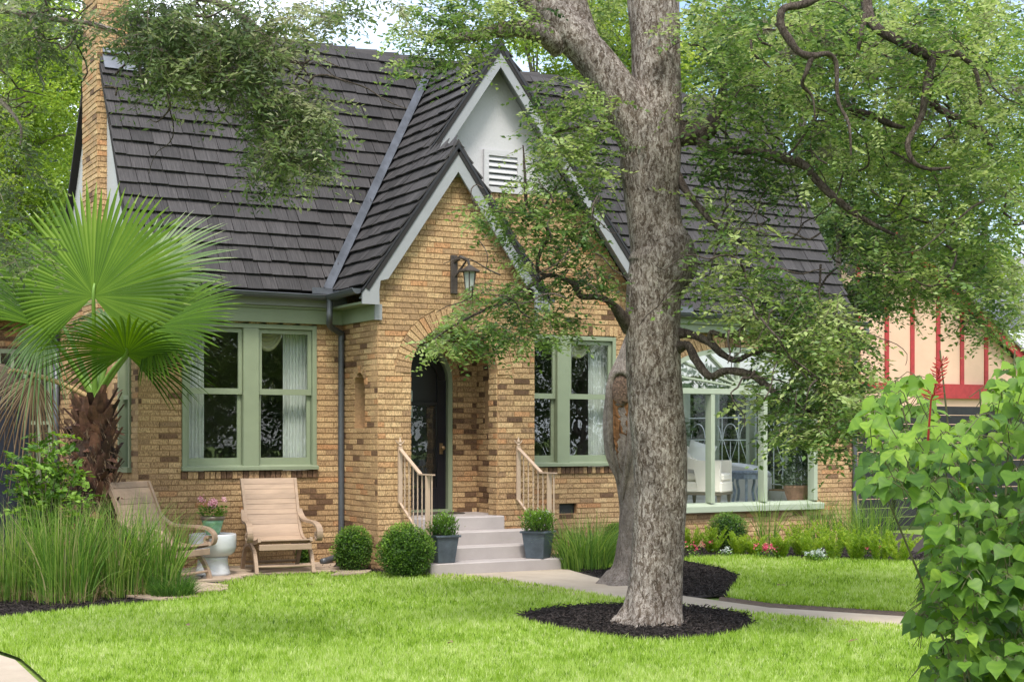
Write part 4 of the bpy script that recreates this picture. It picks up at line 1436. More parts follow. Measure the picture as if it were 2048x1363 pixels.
s_ = MB(); s_.box(DX0 + .20, DX0 + .42, -.082, -.0785, 1.83, 2.17); s_.build('teal_rectangle', M['paleteal'], door)  # flat pale teal rectangle on the upper part of the door

# rooms behind the glass
s_ = MB()
for a, b in ((XL + .22, 7.0), (9.2, 11.25)):
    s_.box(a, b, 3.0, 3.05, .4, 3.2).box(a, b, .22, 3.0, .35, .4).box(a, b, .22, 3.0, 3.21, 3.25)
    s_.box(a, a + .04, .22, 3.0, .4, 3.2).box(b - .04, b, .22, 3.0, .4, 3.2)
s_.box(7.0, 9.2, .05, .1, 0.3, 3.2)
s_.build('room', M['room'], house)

# sunroom shell: floor, side walls, glazed rear wall
s_ = MB(); s_.box(11.3, 15.24, .2, 4.4, .50, .56); s_.build('sunroom_floor', M['tile'], house)
s_ = MB(); s_.box(11.26, 11.30, .205, 4.4, .56, 3.3).box(15.20, 15.238, .205, 4.4, .56, .70).box(15.20, 15.238, .205, 4.4, 2.64, 3.3)
s_.box(11.3, 15.2, 4.4, 4.5, .4, .72).box(11.3, 15.2, 4.4, 4.5, 2.55, 2.75)
s_.build('sunroom_wall', M['sunroom'], house)
rw = MB()
for x in (11.36, 12.3, 13.25, 14.2, 15.12):
    rw.box(x - .05, x + .05, 4.38, 4.48, .722, 2.548)
for y in (.46, 1.45, 2.45, 3.45, 4.30):
    rw.box(15.26, 15.40, y - .045, y + .045, .722, 2.618)
rw = rw.build('rear_window', M['palegreen'], house)
for a, b in ((11.41, 12.25), (12.35, 13.2), (13.3, 14.15), (14.25, 15.07)):
    s_ = MB(); s_.box(a, b, 4.42, 4.424, .73, 2.54); s_.build('pane', M['glasssun'], rw)
for y in (.505, 1.495, 2.495, 3.495):
    yb_ = y + .85 + (.06 if y < 3 else -.09); s_ = MB(); s_.add([(15.32, y, .73), (15.32, yb_, .73), (15.32, yb_, 2.61), (15.32, y, 2.61)], [(0, 1, 2, 3)]); s_.build('pane', M['glasssun'], rw)
s_ = MB()
for i in range(7):
    x = 11.4 + i * .63
    s_.bar((x, 2.0, 4.6), (x, 4.45, 2.78), .06, .09)
s_.bar((11.3, 2.0, 4.62), (15.2, 2.0, 4.62), .08, .1)
s_.build('rafter', M['sunroom'], house)
# ------------------------------------------------------------------ front steps and handrails
steps = empty('front_steps', (8.05, -1.6, 0), 'pale painted concrete front steps rising to the arched porch', 'steps', world=True)
SX0, SX1 = 7.19, 8.93
for i, (y0, h, xa, xb) in enumerate(((-2.09, .15, SX0, SX1), (-1.80, .30, SX0, SX1 - .02), (-1.50, .455, SX0, SX1 - .02), (-1.21, .615, AC - AR - .02, AC + AR + .03))):
    y1 = (-1.80, -1.50, -1.21, -.20)[i] + .0
    s_ = MB(); s_.box(xa, xb, y0, (y1 if i < 3 else -1.075), -.02 if i < 3 else -.02, h)
    if i == 3:
        s_.box(AC - AR + .004, AC + AR - .004, -1.075, YP + .22, .3, h - .001).box(XIL + .004, XIR - .004, YP + .22, -.152, .3, h - .002)
    s_.build('step', M['step'], steps, bevel=.012)
s_ = MB(); s_.box(DX0 + .05, DX1 - .02, -.55, -.20, .616, .628); setp(s_.build('doormat', M['lantern']), 'dark flat doormat lying in front of the dark arched door', 'doormat')

def handrail(x, label):
    r = empty('handrail', (x, -1.1, .6), label, 'handrail', 'handrails beside the front steps', world=True)
    yw, y1, y2 = -1.12, -1.68, -1.98
    s_ = MB(); s_.box(x - .026, x + .026, yw - .012, yw + .012, .80, 1.47)
    s_.build('wall_post', M['rail'], r)
    s_ = MB()
    s_.lathe([(.004, 0), (.020, .012), (.010, .03), (.022, .05), (.003, .11)], 8, (x, yw, 1.47))
    for sg in (-1, 1):
        s_.tube([(x, yw, 1.47), (x + sg * .02, yw, 1.50), (x + sg * .045, yw, 1.52), (x + sg * .055, yw, 1.545)], [.009, .008, .006, .003], 6)
    s_.build('finial', M['rail'], r)
    s_ = MB(); s_.bar((x, yw, 1.44), (x, y1, 1.155), .045, .016); s_.bar((x, y1 + .005, 1.151), (x, y2 - .04, 1.151), .045, .015)
    s_.build('top_rail', M['rail'], r)
    s_ = MB(); s_.bar((x, yw, .80), (x, y1 - .05, .42), .028, .012); s_.bar((x, y1 - .05, .418), (x, y2 - .03, .405), .028, .012)
    s_.build('bottom_rail', M['rail'], r)
    s_ = MB(); s_.box(x - .030, x + .030, y1 - .20, y1 - .185, .15, 1.142); s_.build('end_post', M['rail'], r)
    for k in range(5):
        y = yw - .13 - k * .118
        if abs(y - (y1 - .19)) < .05: continue
        f = min(1, (yw - y) / (yw - y1))
        zt_, zb_ = 1.44 + (1.155 - 1.44) * f - .008, max(.418, .80 - .38 * (yw - y) / (yw - y1 + .05))
        s_ = MB()
        N = 26
        o = len(s_.v)
        for i in range(N + 1):
            z = zb_ + (zt_ - zb_) * i / N
            a = i * .55 if 5 < i < 21 else 0
            for q in range(4):
                s_.v.append((x + .0085 * math.cos(a + q * math.pi / 2 + .78), y + .0085 * math.sin(a + q * math.pi / 2 + .78), z))
            if i:
                for q in range(4):
                    s_.f.append([(i - 1) * 4 + q, (i - 1) * 4 + (q + 1) % 4, i * 4 + (q + 1) % 4, i * 4 + q]); s_.t.append(.5); s_.uv.append(None)
        s_.build('baluster', M['rail'], r)
    s_ = MB(); s_.tube([(x, y2, .40), (x, y2, 1.145)], .009, 6); s_.build('baluster', M['rail'], r)
handrail(7.26, 'beige iron handrail on the door side of the steps, left of the dark door')
handrail(8.87, 'beige iron handrail beside the double window, right of the front door')

# wall lantern
lx = 8.04
lan = empty('wall_lantern', (lx, YP, 3.35), 'dark rustic iron wall lantern on brick above the porch arch', 'lantern', world=True)
s_ = MB(); s_.box(lx - .10, lx - .01, YP - .05, YP - .012, 3.31, 3.78); s_.build('wall_plate', M['lantern'], lan, bevel=.008)
s_ = MB(); s_.tube([(lx - .05, YP - .04, 3.70), (lx - .02, YP - .14, 3.75), (lx + .03, YP - .24, 3.70), (lx + .04, YP - .26, 3.62)], [.026, .024, .020, .014], 8); s_.tube([(lx - .05, YP - .04, 3.52), (lx, YP - .12, 3.62), (lx + .02, YP - .2, 3.69)], [.014, .016, .012], 6); s_.build('bracket', M['lantern'], lan)
lc = (lx + .04, YP - .26)
s_ = MB(); s_.lathe([(.02, .07), (.05, .045), (.130, .0), (.130, -.014), (.02, -.014)], 8, (*lc, 3.575)); s_.build('lantern_roof', M['lantern'], lan)
s_ = MB(); s_.lathe([(.078, 0), (.054, -.22), (.02, -.24)], 6, (*lc, 3.56)); s_.build('lantern_glass', M['lanternglass'], lan)
s_ = MB()
for k in range(6):
    t = k * math.pi / 3
    s_.tube([(lc[0] + .081 * math.cos(t), lc[1] + .081 * math.sin(t), 3.56), (lc[0] + .056 * math.cos(t), lc[1] + .056 * math.sin(t), 3.34)], .008, 5)
s_.build('lantern_bars', M['lantern'], lan)

# ------------------------------------------------------------------ plantation chairs
def make_chair(loc, rotz, label):
    r = empty('plantation_chair', loc, label, 'chair', 'bleached wooden plantation chairs on the patio', rotz)
    prof = spline([(.475, 1.04), (.37, .83), (.27, .62), (.17, .46), (.04, .365), (-.14, .335), (-.30, .345), (-.42, .375)], 8)
    d = np.sqrt((np.diff(prof, axis=0) ** 2).sum(1)); cum = np.concatenate([[0], np.cumsum(d)])
    def at(s):
        return (float(np.interp(s, cum, prof[:, 0])), float(np.interp(s, cum, prof[:, 1])))
    T = cum[-1]
    hw = lambda s: .315 + .02 * (1 - s / T)
    n = 20
    wd = T / n
    for i in range(n):
        s0, s1 = i * wd + .0015, (i + 1) * wd - .0015
        if i == 0: s0 = .0
        (ya, za), (yb, zb) = at(s0), at(s1)
        nx, nz_ = (zb - za), -(yb - ya)
        L = math.hypot(nx, nz_); nx, nz_ = nx / L * .014, nz_ / L * .014
        h0, h1 = hw(s0) - .03, hw(s1) - .03
        s_ = MB()
        jt = rnd.uniform(-.002, .002)
        s_.hexa([(-h0, ya + nx, za + nz_ + jt), (h0, ya + nx, za + nz_ + jt), (h1, yb + nx, zb + nz_ + jt), (-h1, yb + nx, zb + nz_ + jt)], [(-h0, ya, za + jt), (h0, ya, za + jt), (h1, yb, zb + jt), (-h1, yb, zb + jt)], tone=rnd.random())
        s_.build('slat', M['teak'], r)
    for sg in (-1, 1):
        s_ = MB()
        for i in range(len(prof) - 1):
            (ya, za), (yb, zb) = prof[i], prof[i + 1]
            h0, h1 = sg * hw(cum[i]), sg * hw(cum[i + 1])
            nx, nz_ = zb - za, -(yb - ya); L = math.hypot(nx, nz_); nx, nz_ = nx / L, nz_ / L
            q = lambda y, z, h, o: (h, y + nx * o, z + nz_ * o)
            s_.hexa([q(ya, za, h0, .035), q(ya, za, h0 - sg * .032, .035), q(ya, za, h0 - sg * .032, -.012), q(ya, za, h0, -.012)], [q(yb, zb, h1, .035), q(yb, zb, h1 - sg * .032, .035), q(yb, zb, h1 - sg * .032, -.012), q(yb, zb, h1, -.012)], tone=.45)
        s_.build('side_rail', M['teak'], r)
        # scrolled arm
        arm = spline([(.30, .69), (.22, .615), (.12, .575), (-.04, .565), (-.20, .562), (-.33, .535), (-.405, .470), (-.395, .395), (-.335, .370), (-.290, .405), (-.305, .450), (-.345, .445)], 6)
        s_ = MB()
        for i in range(len(arm) - 1):
            f0, f1 = i / len(arm), (i + 1) / len(arm)
            (ya, za), (yb, zb) = arm[i], arm[i + 1]
            nx, nz_ = zb - za, -(yb - ya); L = math.hypot(nx, nz_) or 1; nx, nz_ = nx / L * .014, nz_ / L * .014
            o = lambda f: sg * (.325 + .075 * min(1, f * 2.0))
            w0 = .034
            a0, a1 = o(f0), o(f1)
            s_.hexa([(a0 - w0, ya - nx, za - nz_), (a0 + w0, ya - nx, za - nz_), (a0 + w0, ya + nx, za + nz_), (a0 - w0, ya + nx, za + nz_)], [(a1 - w0, yb - nx, zb - nz_), (a1 + w0, yb - nx, zb - nz_), (a1 + w0, yb + nx, zb + nz_), (a1 - w0, yb + nx, zb + nz_)], tone=.4)
        s_.build('arm', M['teak'], r)
        for leg in ([(-.02, .315), (-.16, .295), (-.285, .215), (-.36, .105), (-.40, 0.0)], [(.0, .315), (.13, .295), (.25, .215), (.33, .105), (.385, 0)]):
            lp_ = spline(leg, 6)
            s_ = MB()
            for i in range(len(lp_) - 1):
                (ya, za), (yb, zb) = lp_[i], lp_[i + 1]
                nx, nz_ = zb - za, -(yb - ya); L = math.hypot(nx, nz_); nx, nz_ = nx / L * .024, nz_ / L * .024
                x0, x1 = sg * .345, sg * .305
                s_.hexa([(x0, ya - nx, za - nz_), (x1, ya - nx, za - nz_), (x1, ya + nx, za + nz_), (x0, ya + nx, za + nz_)], [(x0, yb - nx, zb - nz_), (x1, yb - nx, zb - nz_), (x1, yb + nx, zb + nz_), (x0, yb + nx, zb + nz_)], tone=.42)
            s_.build('leg', M['teak'], r)
    s_ = MB(); s_.box(-.30, .30, -.425, -.385, .268, .335, tone=.4); s_.build('front_apron', M['teak'], r, bevel=.004)
    for y in (-.375, .35):
        s_ = MB(); s_.tube([(-.32, y, .085), (0, y, .08), (.32, y, .085)], [.014, .018, .014], 8, tone=.35); s_.build('stretcher', M['teak'], r)
    s_ = MB(); s_.tube([(-.335, .476, 1.040), (.335, .476, 1.040)], .016, 8, tone=.6); s_.build('top_rail', M['teak'], r)
    return r
ch1 = make_chair((5.83, -.84, .038), math.radians(-7), 'bleached wooden plantation chair facing the lawn under the double window')
ch2 = make_chair((4.36, -1.26, .038), math.radians(34), 'bleached wooden plantation chair turned sideways and half hidden by tall grass')

# white drum side table with the flower pot
tb = empty('drum_table', (5.02, -.98, .038), 'white glazed ceramic drum table between the two wooden chairs', 'side table', world=False)
s_ = MB(); s_.lathe([(.20, 0), (.195, .03), (.175, .10), (.165, .18), (.172, .205)], 36); s_.build('base', M['ceramic'], tb, smooth=True)
s_ = MB(); s_.lathe([(.165, .207), (.205, .225), (.245, .26), (.262, .32), (.262, .445), (.255, .462), (.235, .462), (.225, .45)], 36); s_.build('top', M['ceramic'], tb, smooth=True)
fp = empty('flower_pot', (5.02, -.98, .488), 'small jade glazed pot of pale pink flowers standing on the white table', 'flower pot')
s_ = MB(); s_.lathe([(.07, 0), (.09, .05), (.112, .12), (.125, .165)], 24); s_.build('pot', M['jade'], fp, smooth=True)
s_ = MB(); s_.lathe([(.125, .165), (.135, .17), (.138, .205), (.130, .208), (.120, .19)], 24); s_.build('rim', M['rimbrown'], fp, smooth=True)
n = 260
a, rr = nr.uniform(0, 6.28, n), np.sqrt(nr.uniform(0, 1, n)) * .15
p = np.stack([rr * np.cos(a), rr * np.sin(a), .20 + nr.uniform(0, .12, n)], -1)
V, Fa, T = leaf_arrays(p, np.stack([np.cos(a), np.sin(a), nr.uniform(0, 1, n)], -1), np.stack([0 * a, 0 * a, 0 * a + 1], -1) + nr.normal(0, .3, (n, 3)), nr.uniform(.03, .055, n), nr.uniform(.02, .035, n), nr.uniform(.3, .9, n))
np_mesh('leaves', V, Fa, T, M['box'], fp)
n = 420
cl = np.array([(.14 * math.cos(k * 1.1) * (k % 3 + .4) / 2.4, .14 * math.sin(k * 1.1) * (k % 3 + .4) / 2.4, .335 + .03 * ((k * 7) % 3)) for k in range(11)])
p = cl[nr.integers(0, 11, n)] + nr.normal(0, .018, (n, 3))
V, Fa, T = leaf_arrays(p, nr.normal(0, 1, (n, 3)) + [0, 0, .6], nr.normal(0, .5, (n, 3)) + [0, -.5, .8], nr.uniform(.014, .024, n), nr.uniform(.012, .02, n), nr.uniform(0, 1, n))
np_mesh('blossoms', V, Fa, T, M['palepink'], fp)

# ------------------------------------------------------------------ zinc planters on the bottom step
def planter(loc, rotz, label, plabel, s=1.0):
    r = empty('zinc_planter', loc, label, 'planter', 'grey zinc planters on the front steps', rotz)
    a, b, h = .112 * s, .148 * s, .305 * s
    s_ = MB(); s_.hexa([(-a, -a, 0), (a, -a, 0), (a, a, 0), (-a, a, 0)], [(-b, -b, h), (b, -b, h), (b, b, h), (-b, b, h)]); s_.build('body', M['zinc'], r, bevel=.008)
    s_ = MB(); e = .018
    for x0, x1, y0, y1 in ((-b - e, b + e, -b - e, -b + e), (-b - e, b + e, b - e, b + e), (-b - e, -b + e, -b + e, b - e), (b - e, b + e, -b + e, b - e)):
        s_.box(x0, x1, y0, y1, h - .006, h + .018)
    s_.build('rim', M['zinc'], r, bevel=.004)
    pl = empty('potted_shrub', (loc[0], loc[1], loc[2] + h), plabel, 'potted plant', 'bushy herbs in the zinc planters', rotz)
    c = []
    for k in range(150):
        t, q = nr.uniform(0, 6.28), nr.uniform(0, 1) ** .5
        hh = nr.uniform(.02, .22) * s
        c.append((math.cos(t) * q * .15 * s, math.sin(t) * q * .15 * s, hh))
    c = np.array(c)
    n = 1500
    i = nr.integers(0, 150, n)
    q = c[i] + nr.normal(0, .03, (n, 3))
    q[:, 2] = np.abs(q[:, 2])
    dd = np.stack([q[:, 0] * 3, q[:, 1] * 3, 0 * q[:, 0] + .8], -1) + nr.normal(0, .35, (n, 3))
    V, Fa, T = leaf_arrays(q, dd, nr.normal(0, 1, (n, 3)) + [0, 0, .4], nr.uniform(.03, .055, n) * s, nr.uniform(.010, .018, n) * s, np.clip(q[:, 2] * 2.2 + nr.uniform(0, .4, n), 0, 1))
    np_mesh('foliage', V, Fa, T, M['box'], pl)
    st_ = MB()
    for k in range(24):
        x, y, z = c[k * 6]
        st_.tube([(x * .3, y * .3, -.03), (x, y, z + .05)], .003, 4)
    st_.build('stems', M['twig'], pl)
    nf = 60
    q = c[nr.integers(0, 150, nf)] + [0, 0, .06]
    V, Fa, T = leaf_arrays(q, nr.normal(0, 1, (nf, 3)), nr.normal(0, 1, (nf, 3)), np.full(nf, .018), np.full(nf, .014), nr.uniform(.5, 1, nf))
    np_mesh('buds', V, Fa, T, M['silver'], pl)
planter((7.40, -1.955, .15), math.radians(4), 'grey zinc planter on the bottom step, half hidden by a round boxwood', 'bushy herb in the planter beside the round boxwoods', .98)
planter((8.67, -1.95, .15), math.radians(36), 'grey zinc planter turned cornerwise on the bottom step by the right handrail', 'bushy herb in the planter below the right handrail')

# ------------------------------------------------------------------ shrubs
def boxwood(u, v, rpx, ht_px, label, seed=0, n=5200, mat_='box', Lf=.021, group='clipped boxwood shrubs', name='boxwood_shrub', z=None, sq=1.0):
    base = G(u, v) if z is None else P(u, v, z)
    zc = CAMH * F / (v - HY) if z is None else z
    if z is not None: base.z = 0
    R, H = rpx * zc / F, ht_px * zc / F
    r = empty(name, base, label, 'shrub', group, world=False)
    rg = np.random.default_rng(seed + 5)
    lump = [(rg.normal(0, 1, 3)) for _ in range(60)]
    lump = unit(np.array(lump)); lump[:, 2] = np.abs(lump[:, 2]) * 1.2 - .35
    la = rg.uniform(-.10, .11, 60)
    d = unit(rg.normal(0, 1, (n, 3)))
    k = np.exp(-((d[:, None] - lump[None]) ** 2).sum(-1) * 22)
    rad = 1 + (k * la[None]).sum(1) + rg.normal(0, .035, n)
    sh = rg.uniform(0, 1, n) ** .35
    q = d * (rad * (.55 + .45 * sh))[:, None]
    q = q * np.array([R, R, H / 2]) + np.array([0, 0, H / 2])
    q[:, 2] = np.maximum(q[:, 2], .015)
    ld = d + rg.normal(0, .55, (n, 3)) + [0, 0, .35]
    ln = d + rg.normal(0, .6, (n, 3)) + [0, 0, .3]
    tone = np.clip(.16 + .45 * sh ** 3 * (.5 + .5 * d[:, 2]) + (rad - 1) * 3.2 + rg.normal(0, .15, n) + .12, 0, 1)  # outer and upper leaves lighter, dents darker: highlights and shade put into tone
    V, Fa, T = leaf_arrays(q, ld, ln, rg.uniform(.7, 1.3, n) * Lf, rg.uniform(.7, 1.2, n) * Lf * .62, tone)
    m2 = n // 3
    d2 = unit(rg.normal(0, 1, (m2, 3)))
    q2 = d2 * rg.uniform(.45, .8, (m2, 1)) * np.array([R, R, H / 2]) + np.array([0, 0, H / 2])
    a2 = leaf_arrays(q2, rg.normal(0, 1, (m2, 3)), d2 + rg.normal(0, .4, (m2, 3)), np.full(m2, Lf * 2.2), np.full(m2, Lf * 1.7), rg.uniform(0, .3, m2))
    V, Fa, T = join_arrays([(V, Fa, T), a2])
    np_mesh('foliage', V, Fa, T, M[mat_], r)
    s_ = MB()
    for i in range(7):
        t = i * .9
        s_.tube([(0, 0, -.02), (R * .25 * math.cos(t), R * .25 * math.sin(t), H * .3), (R * .6 * math.cos(t), R * .6 * math.sin(t), H * .62)], [.008, .005, .002], 5)
    s_.build('stem', M['lantern'], r)
boxwood(706, 1133, 40, 94, z=17.0, label='upright egg-shaped boxwood between the wooden chair and the round boxwood', seed=1)
boxwood(811, 1146, 57, 108, z=16.35, label='large round clipped boxwood beside the left end of the steps', seed=2, n=9000)
boxwood(606, 1090, 16, 44, 'small boxwood peeping out behind the wooden chair arm', 3, 1500, z=17.9)
boxwood(1232, 1105, 26, 76, 'boxwood half hidden behind the gnarled grey trunk', 4, 3000, z=18.6)
boxwood(1455, 1102, 42, 78, 'pointed light-tipped boxwood under the arched window sill', 6, 4200)

# ------------------------------------------------------------------ grasses and ferns
def blades(base, n, R, H, lean, w=.008, seg=5, tone=(.2, .9), droop=.35, rg=nr, Hv=.3, up=0.0):
    """arching grass blades: returns arrays"""
    a = rg.uniform(0, 2 * np.pi, n)
    rr = np.sqrt(rg.uniform(0, 1, n)) * R
    b = np.stack([base[0] + rr * np.cos(a), base[1] + rr * np.sin(a), np.full(n, base[2])], -1)
    az = a + rg.normal(0, .7, n)
    h = H * rg.uniform(1 - Hv, 1 + Hv * .4, n)
    le = lean * np.abs(rg.normal(.6, .45, n)) * h
    t = np.linspace(0, 1, seg + 1)
    X = b[:, None, 0] + np.cos(az)[:, None] * le[:, None] * t[None] ** 1.7
    Y = b[:, None, 1] + np.sin(az)[:, None] * le[:, None] * t[None] ** 1.7
    Z = b[:, None, 2] + h[:, None] * (t[None] - droop * np.clip(le / h, 0, 1.2)[:, None] * t[None] ** 3)
    sd_ = rg.uniform(0, 2 * np.pi, n)
    sx, sy = np.cos(sd_), np.sin(sd_)
    ww = w * rg.uniform(.6, 1.3, n)[:, None] * (1 - t[None] ** 2.2) + .0006
    A = np.stack([X - sx[:, None] * ww / 2, Y - sy[:, None] * ww / 2, Z], -1)
    B = np.stack([X + sx[:, None] * ww / 2, Y + sy[:, None] * ww / 2, Z], -1)
    V = np.stack([A, B], 2).reshape(-1, 3)
    k = np.arange(n)[:, None, None] * (2 * (seg + 1)) + np.arange(seg)[None, :, None] * 2
    Fa = np.concatenate([k + np.array([0, 1, 3]), k + np.array([0, 3, 2])], -1).reshape(-1, 3)
    tn = np.repeat(np.clip(rg.uniform(tone[0], tone[1], n), 0, 1), seg * 2)
    return V, Fa, tn
def grass_thing(name, base, parts, label, cat, group=None):
    r = empty(name, base, label, cat, group)
    for nm, arr, m_ in parts:
        np_mesh(nm, arr[0] - np.array(base)[None], arr[1], arr[2], M[m_], r)
    return r
# the tall ornamental grasses in front of the palm
for i, (u, v, R, H, n, lab) in enumerate(((25, 1200, .34, .98, 330, 'tall fountain grass at the left picture edge beside the dark fence'),
                                    (130, 1203, .34, 1.02, 360, 'tall fountain grass in front of the palm trunk, second clump from the fence'),
                                    (235, 1194, .34, 1.00, 360, 'tall fountain grass in front of the turned wooden chair, dry at its foot'),
                                    (318, 1192, .24, .90, 220, 'slimmer fountain grass clump nearest the flagstone patio'))):
    b = G(u, v)
    dry = blades(b, 90, R * 1.1, .30, 1.1, .007, 4, (.1, .9), .6)
    grass_thing('fountain_grass', b, [('blades', join_arrays([blades(b, int(n * .9), R * .8, H * 1.0, .42, .0115, 6, (.15, 1.0), .25), blades(b, n // 3, R, H * .8, .95, .008, 6, (.15, .9), .6)]), 'reed'), ('dry_blades', dry, 'straw')], lab, 'ornamental grass', 'tall fountain grasses in the left bed')
b = G(345, 1197)
grass_thing('mondo_grass', b, [('blades', blades(b, 700, .20, .30, .9, .006, 5, (.0, .55), .6), 'reed')], 'low dark mop of mondo grass at the corner of the bed by the patio', 'grass clump')
for i, (u, v, z, R, H, n, lab) in enumerate(((1165, 1128, 17.4, .30, .72, 420, 'arching blue-green grass clump to the right of the steps'),
                                       (1195, 1120, 17.9, .22, .60, 260, 'grass clump beside the gnarled trunk, below the crawl vent'))):
    b = P(u, v, z); b.z = 0
    grass_thing('fountain_grass', b, [('blades', blades(b, n, R, H, .75, .010, 6, (.1, .85), .5), 'reed')], lab, 'ornamental grass')
for u, v, z, R, H, n, lab in ((1535, 1105, 20.6, .12, .85, 60, 'thin tall grass in front of the sunroom sill, nearer the trunk'),
                              (1640, 1105, 21.0, .20, .80, 130, 'tall grass clump beside the end of the sunroom sill'),
                              (1695, 1105, 21.2, .22, .75, 140, 'tall grass clump at the foot of the corner downspout'),
                              (1745, 1105, 20.5, .3, .8, 220, 'pale tall grass clump in front of the black fence')):
    b = P(u, v, z); b.z = 0
    grass_thing('tall_grass', b, [('blades', blades(b, n, R, H, .5, .009, 6, (.2, .9), .4), 'reed')], lab, 'ornamental grass', 'tall grasses along the right wing')

def fern(u, v, H, nf, label, seed):
    b = G(u, v)
    rg = np.random.default_rng(seed)
    out = []
    for k in range(nf):
        az = rg.uniform(0, 6.28)
        le = rg.uniform(.1, .75) * H * .8
        h = H * rg.uniform(.65, 1.1)
        m = 110
        t = np.sort(rg.uniform(.04, 1, m))
        ctr = np.stack([b.x + np.cos(az) * (le * t ** 1.5 + .05), b.y + np.sin(az) * (le * t ** 1.5 + .05), h * (t - .12 * t ** 3)], -1)
        wd = .042 * (1 - t ** 2.2) ** .8 * np.minimum(1, t * 6) + .006
        ph = rg.uniform(0, 6.28, m)
        up = np.array([np.cos(az) * le / h, np.sin(az) * le / h, 1.0])
        dd = np.stack([np.cos(ph), np.sin(ph), 0 * ph], -1) + up[None] * .75
        out.append(leaf_arrays(ctr, dd, rg.normal(0, 1, (m, 3)), wd * 1.35, np.full(m, .011), np.clip(rg.uniform(.25, .8, m) + .2 * t + (.25 if rg.uniform() < .2 else 0), 0, 1)))
    V, Fa, T = join_arrays(out)
    r = empty('foxtail_fern', b, label, 'fern', 'foxtail ferns along the right bed')
    np_mesh('fronds', V - np.array(b)[None], Fa, T, M['fern'], r)
fl = [(1382, 1100, .34, 'foxtail fern beside the main trunk'), (1425, 1106, .42, 'foxtail fern in front of the pointed boxwood'), (1478, 1112, .36, 'foxtail fern right of the pointed boxwood'),
      (1508, 1112, .34, 'foxtail fern left of the pink flower cluster in mid-bed'), (1560, 1118, .38, 'yellowish foxtail fern right of the mid-bed pink flowers'), (1600, 1112, .52, 'tall foxtail fern below the end of the sill'),
      (1625, 1122, .40, 'foxtail fern left of the silver dusty miller'), (1668, 1120, .55, 'tallest foxtail fern right of the silver dusty miller'), (1712, 1122, .50, 'foxtail fern below the corner downspout'),
      (1760, 1124, .46, 'foxtail fern near the broad-leaved bush'), (1800, 1126, .44, 'foxtail fern partly behind the broad-leaved bush')]
for i, (u, v, H, lab) in enumerate(fl):
    fern(u, v, H, 15 + (i % 3) * 3, lab, 40 + i)

def flowers(u, v, n, R, H, m_, label, name='pink_flowers', cat='flowers', z=None, group=None):
    b = G(u, v)
    r = empty(name, b, label, cat, group)
    k = n // 14 + 2
    c = np.stack([nr.normal(0, R, k), nr.normal(0, R * .6, k), H * nr.uniform(.75, 1.1, k)], -1)
    q = c[nr.integers(0, k, n)] + nr.normal(0, .016, (n, 3))
    V, Fa, T = leaf_arrays(q, nr.normal(0, 1, (n, 3)) + [0, 0, .6], nr.normal(0, .6, (n, 3)) + [0, -.6, .8], nr.uniform(.016, .03, n), nr.uniform(.014, .024, n), nr.uniform(0, 1, n))
    np_mesh('blossoms', V, Fa, T, M[m_], r)
    n2 = n
    q = np.stack([nr.normal(0, R * 1.1, n2), nr.normal(0, R * .7, n2), nr.uniform(.0, H * .95, n2)], -1)
    V, Fa, T = leaf_arrays(q, nr.normal(0, 1, (n2, 3)) + [0, 0, .5], nr.normal(0, .6, (n2, 3)) + [0, 0, 1], nr.uniform(.03, .05, n2), nr.uniform(.016, .028, n2), nr.uniform(.2, .9, n2))
    np_mesh('leaves', V, Fa, T, M['box'], r)
GP = 'pink bedding flowers along the right bed'
flowers(1378, 1116, 120, .10, .20, 'pink', 'pink bedding flowers beside the main trunk', group=GP)
flowers(1537, 1119, 170, .10, .17, 'pink', 'pink bedding flower cluster in the middle of the right bed', group=GP)
flowers(1742, 1122, 90, .07, .17, 'pink', 'small pink flower cluster near the broad-leaved bush', group=GP)
flowers(1452, 1116, 60, .07, .12, 'silver', 'white-leaved dusty miller below the pointed boxwood', 'dusty_miller', 'bedding plant')
flowers(1636, 1126, 200, .07, .13, 'silver', 'silver dusty miller between the foxtail ferns', 'dusty_miller', 'bedding plant')

# leafy shrub in front of the fence on the left
b = P(90, 1000, 14.7); b.z = 0
r = empty('leafy_shrub', b, 'bright green leafy shrub between dark fence and palm trunk', 'shrub', world=True)
c = []
sb_ = MB()
for k in range(34):
    uu, vv = rnd.choice([(85, 890), (40, 930), (120, 920), (75, 960), (140, 960), (110, 990), (60, 1000), (160, 1000), (90, 1040)])
    uu += rnd.gauss(0, 16); vv += rnd.gauss(0, 16)
    e = P(uu, vv - 12, rnd.uniform(14.4, 15.0))
    m_ = Vector((b.x + (e.x - b.x) * .45, b.y + (e.y - b.y) * .45, e.z * .6))
    sb_.tube([b, m_, e], [.012, .007, .003], 5)
    for j in range(7):
        c.append(m_.lerp(e, j / 6) if j < 6 else e)
sb_.build('stem', M['twig'], r)
c = np.array(c)
(V, Fa, T), tw = sprays(c, 11, .24, .075, .045, -.5, .6, .2, .95)
np_mesh('foliage', V, Fa, T, M['box'], r)
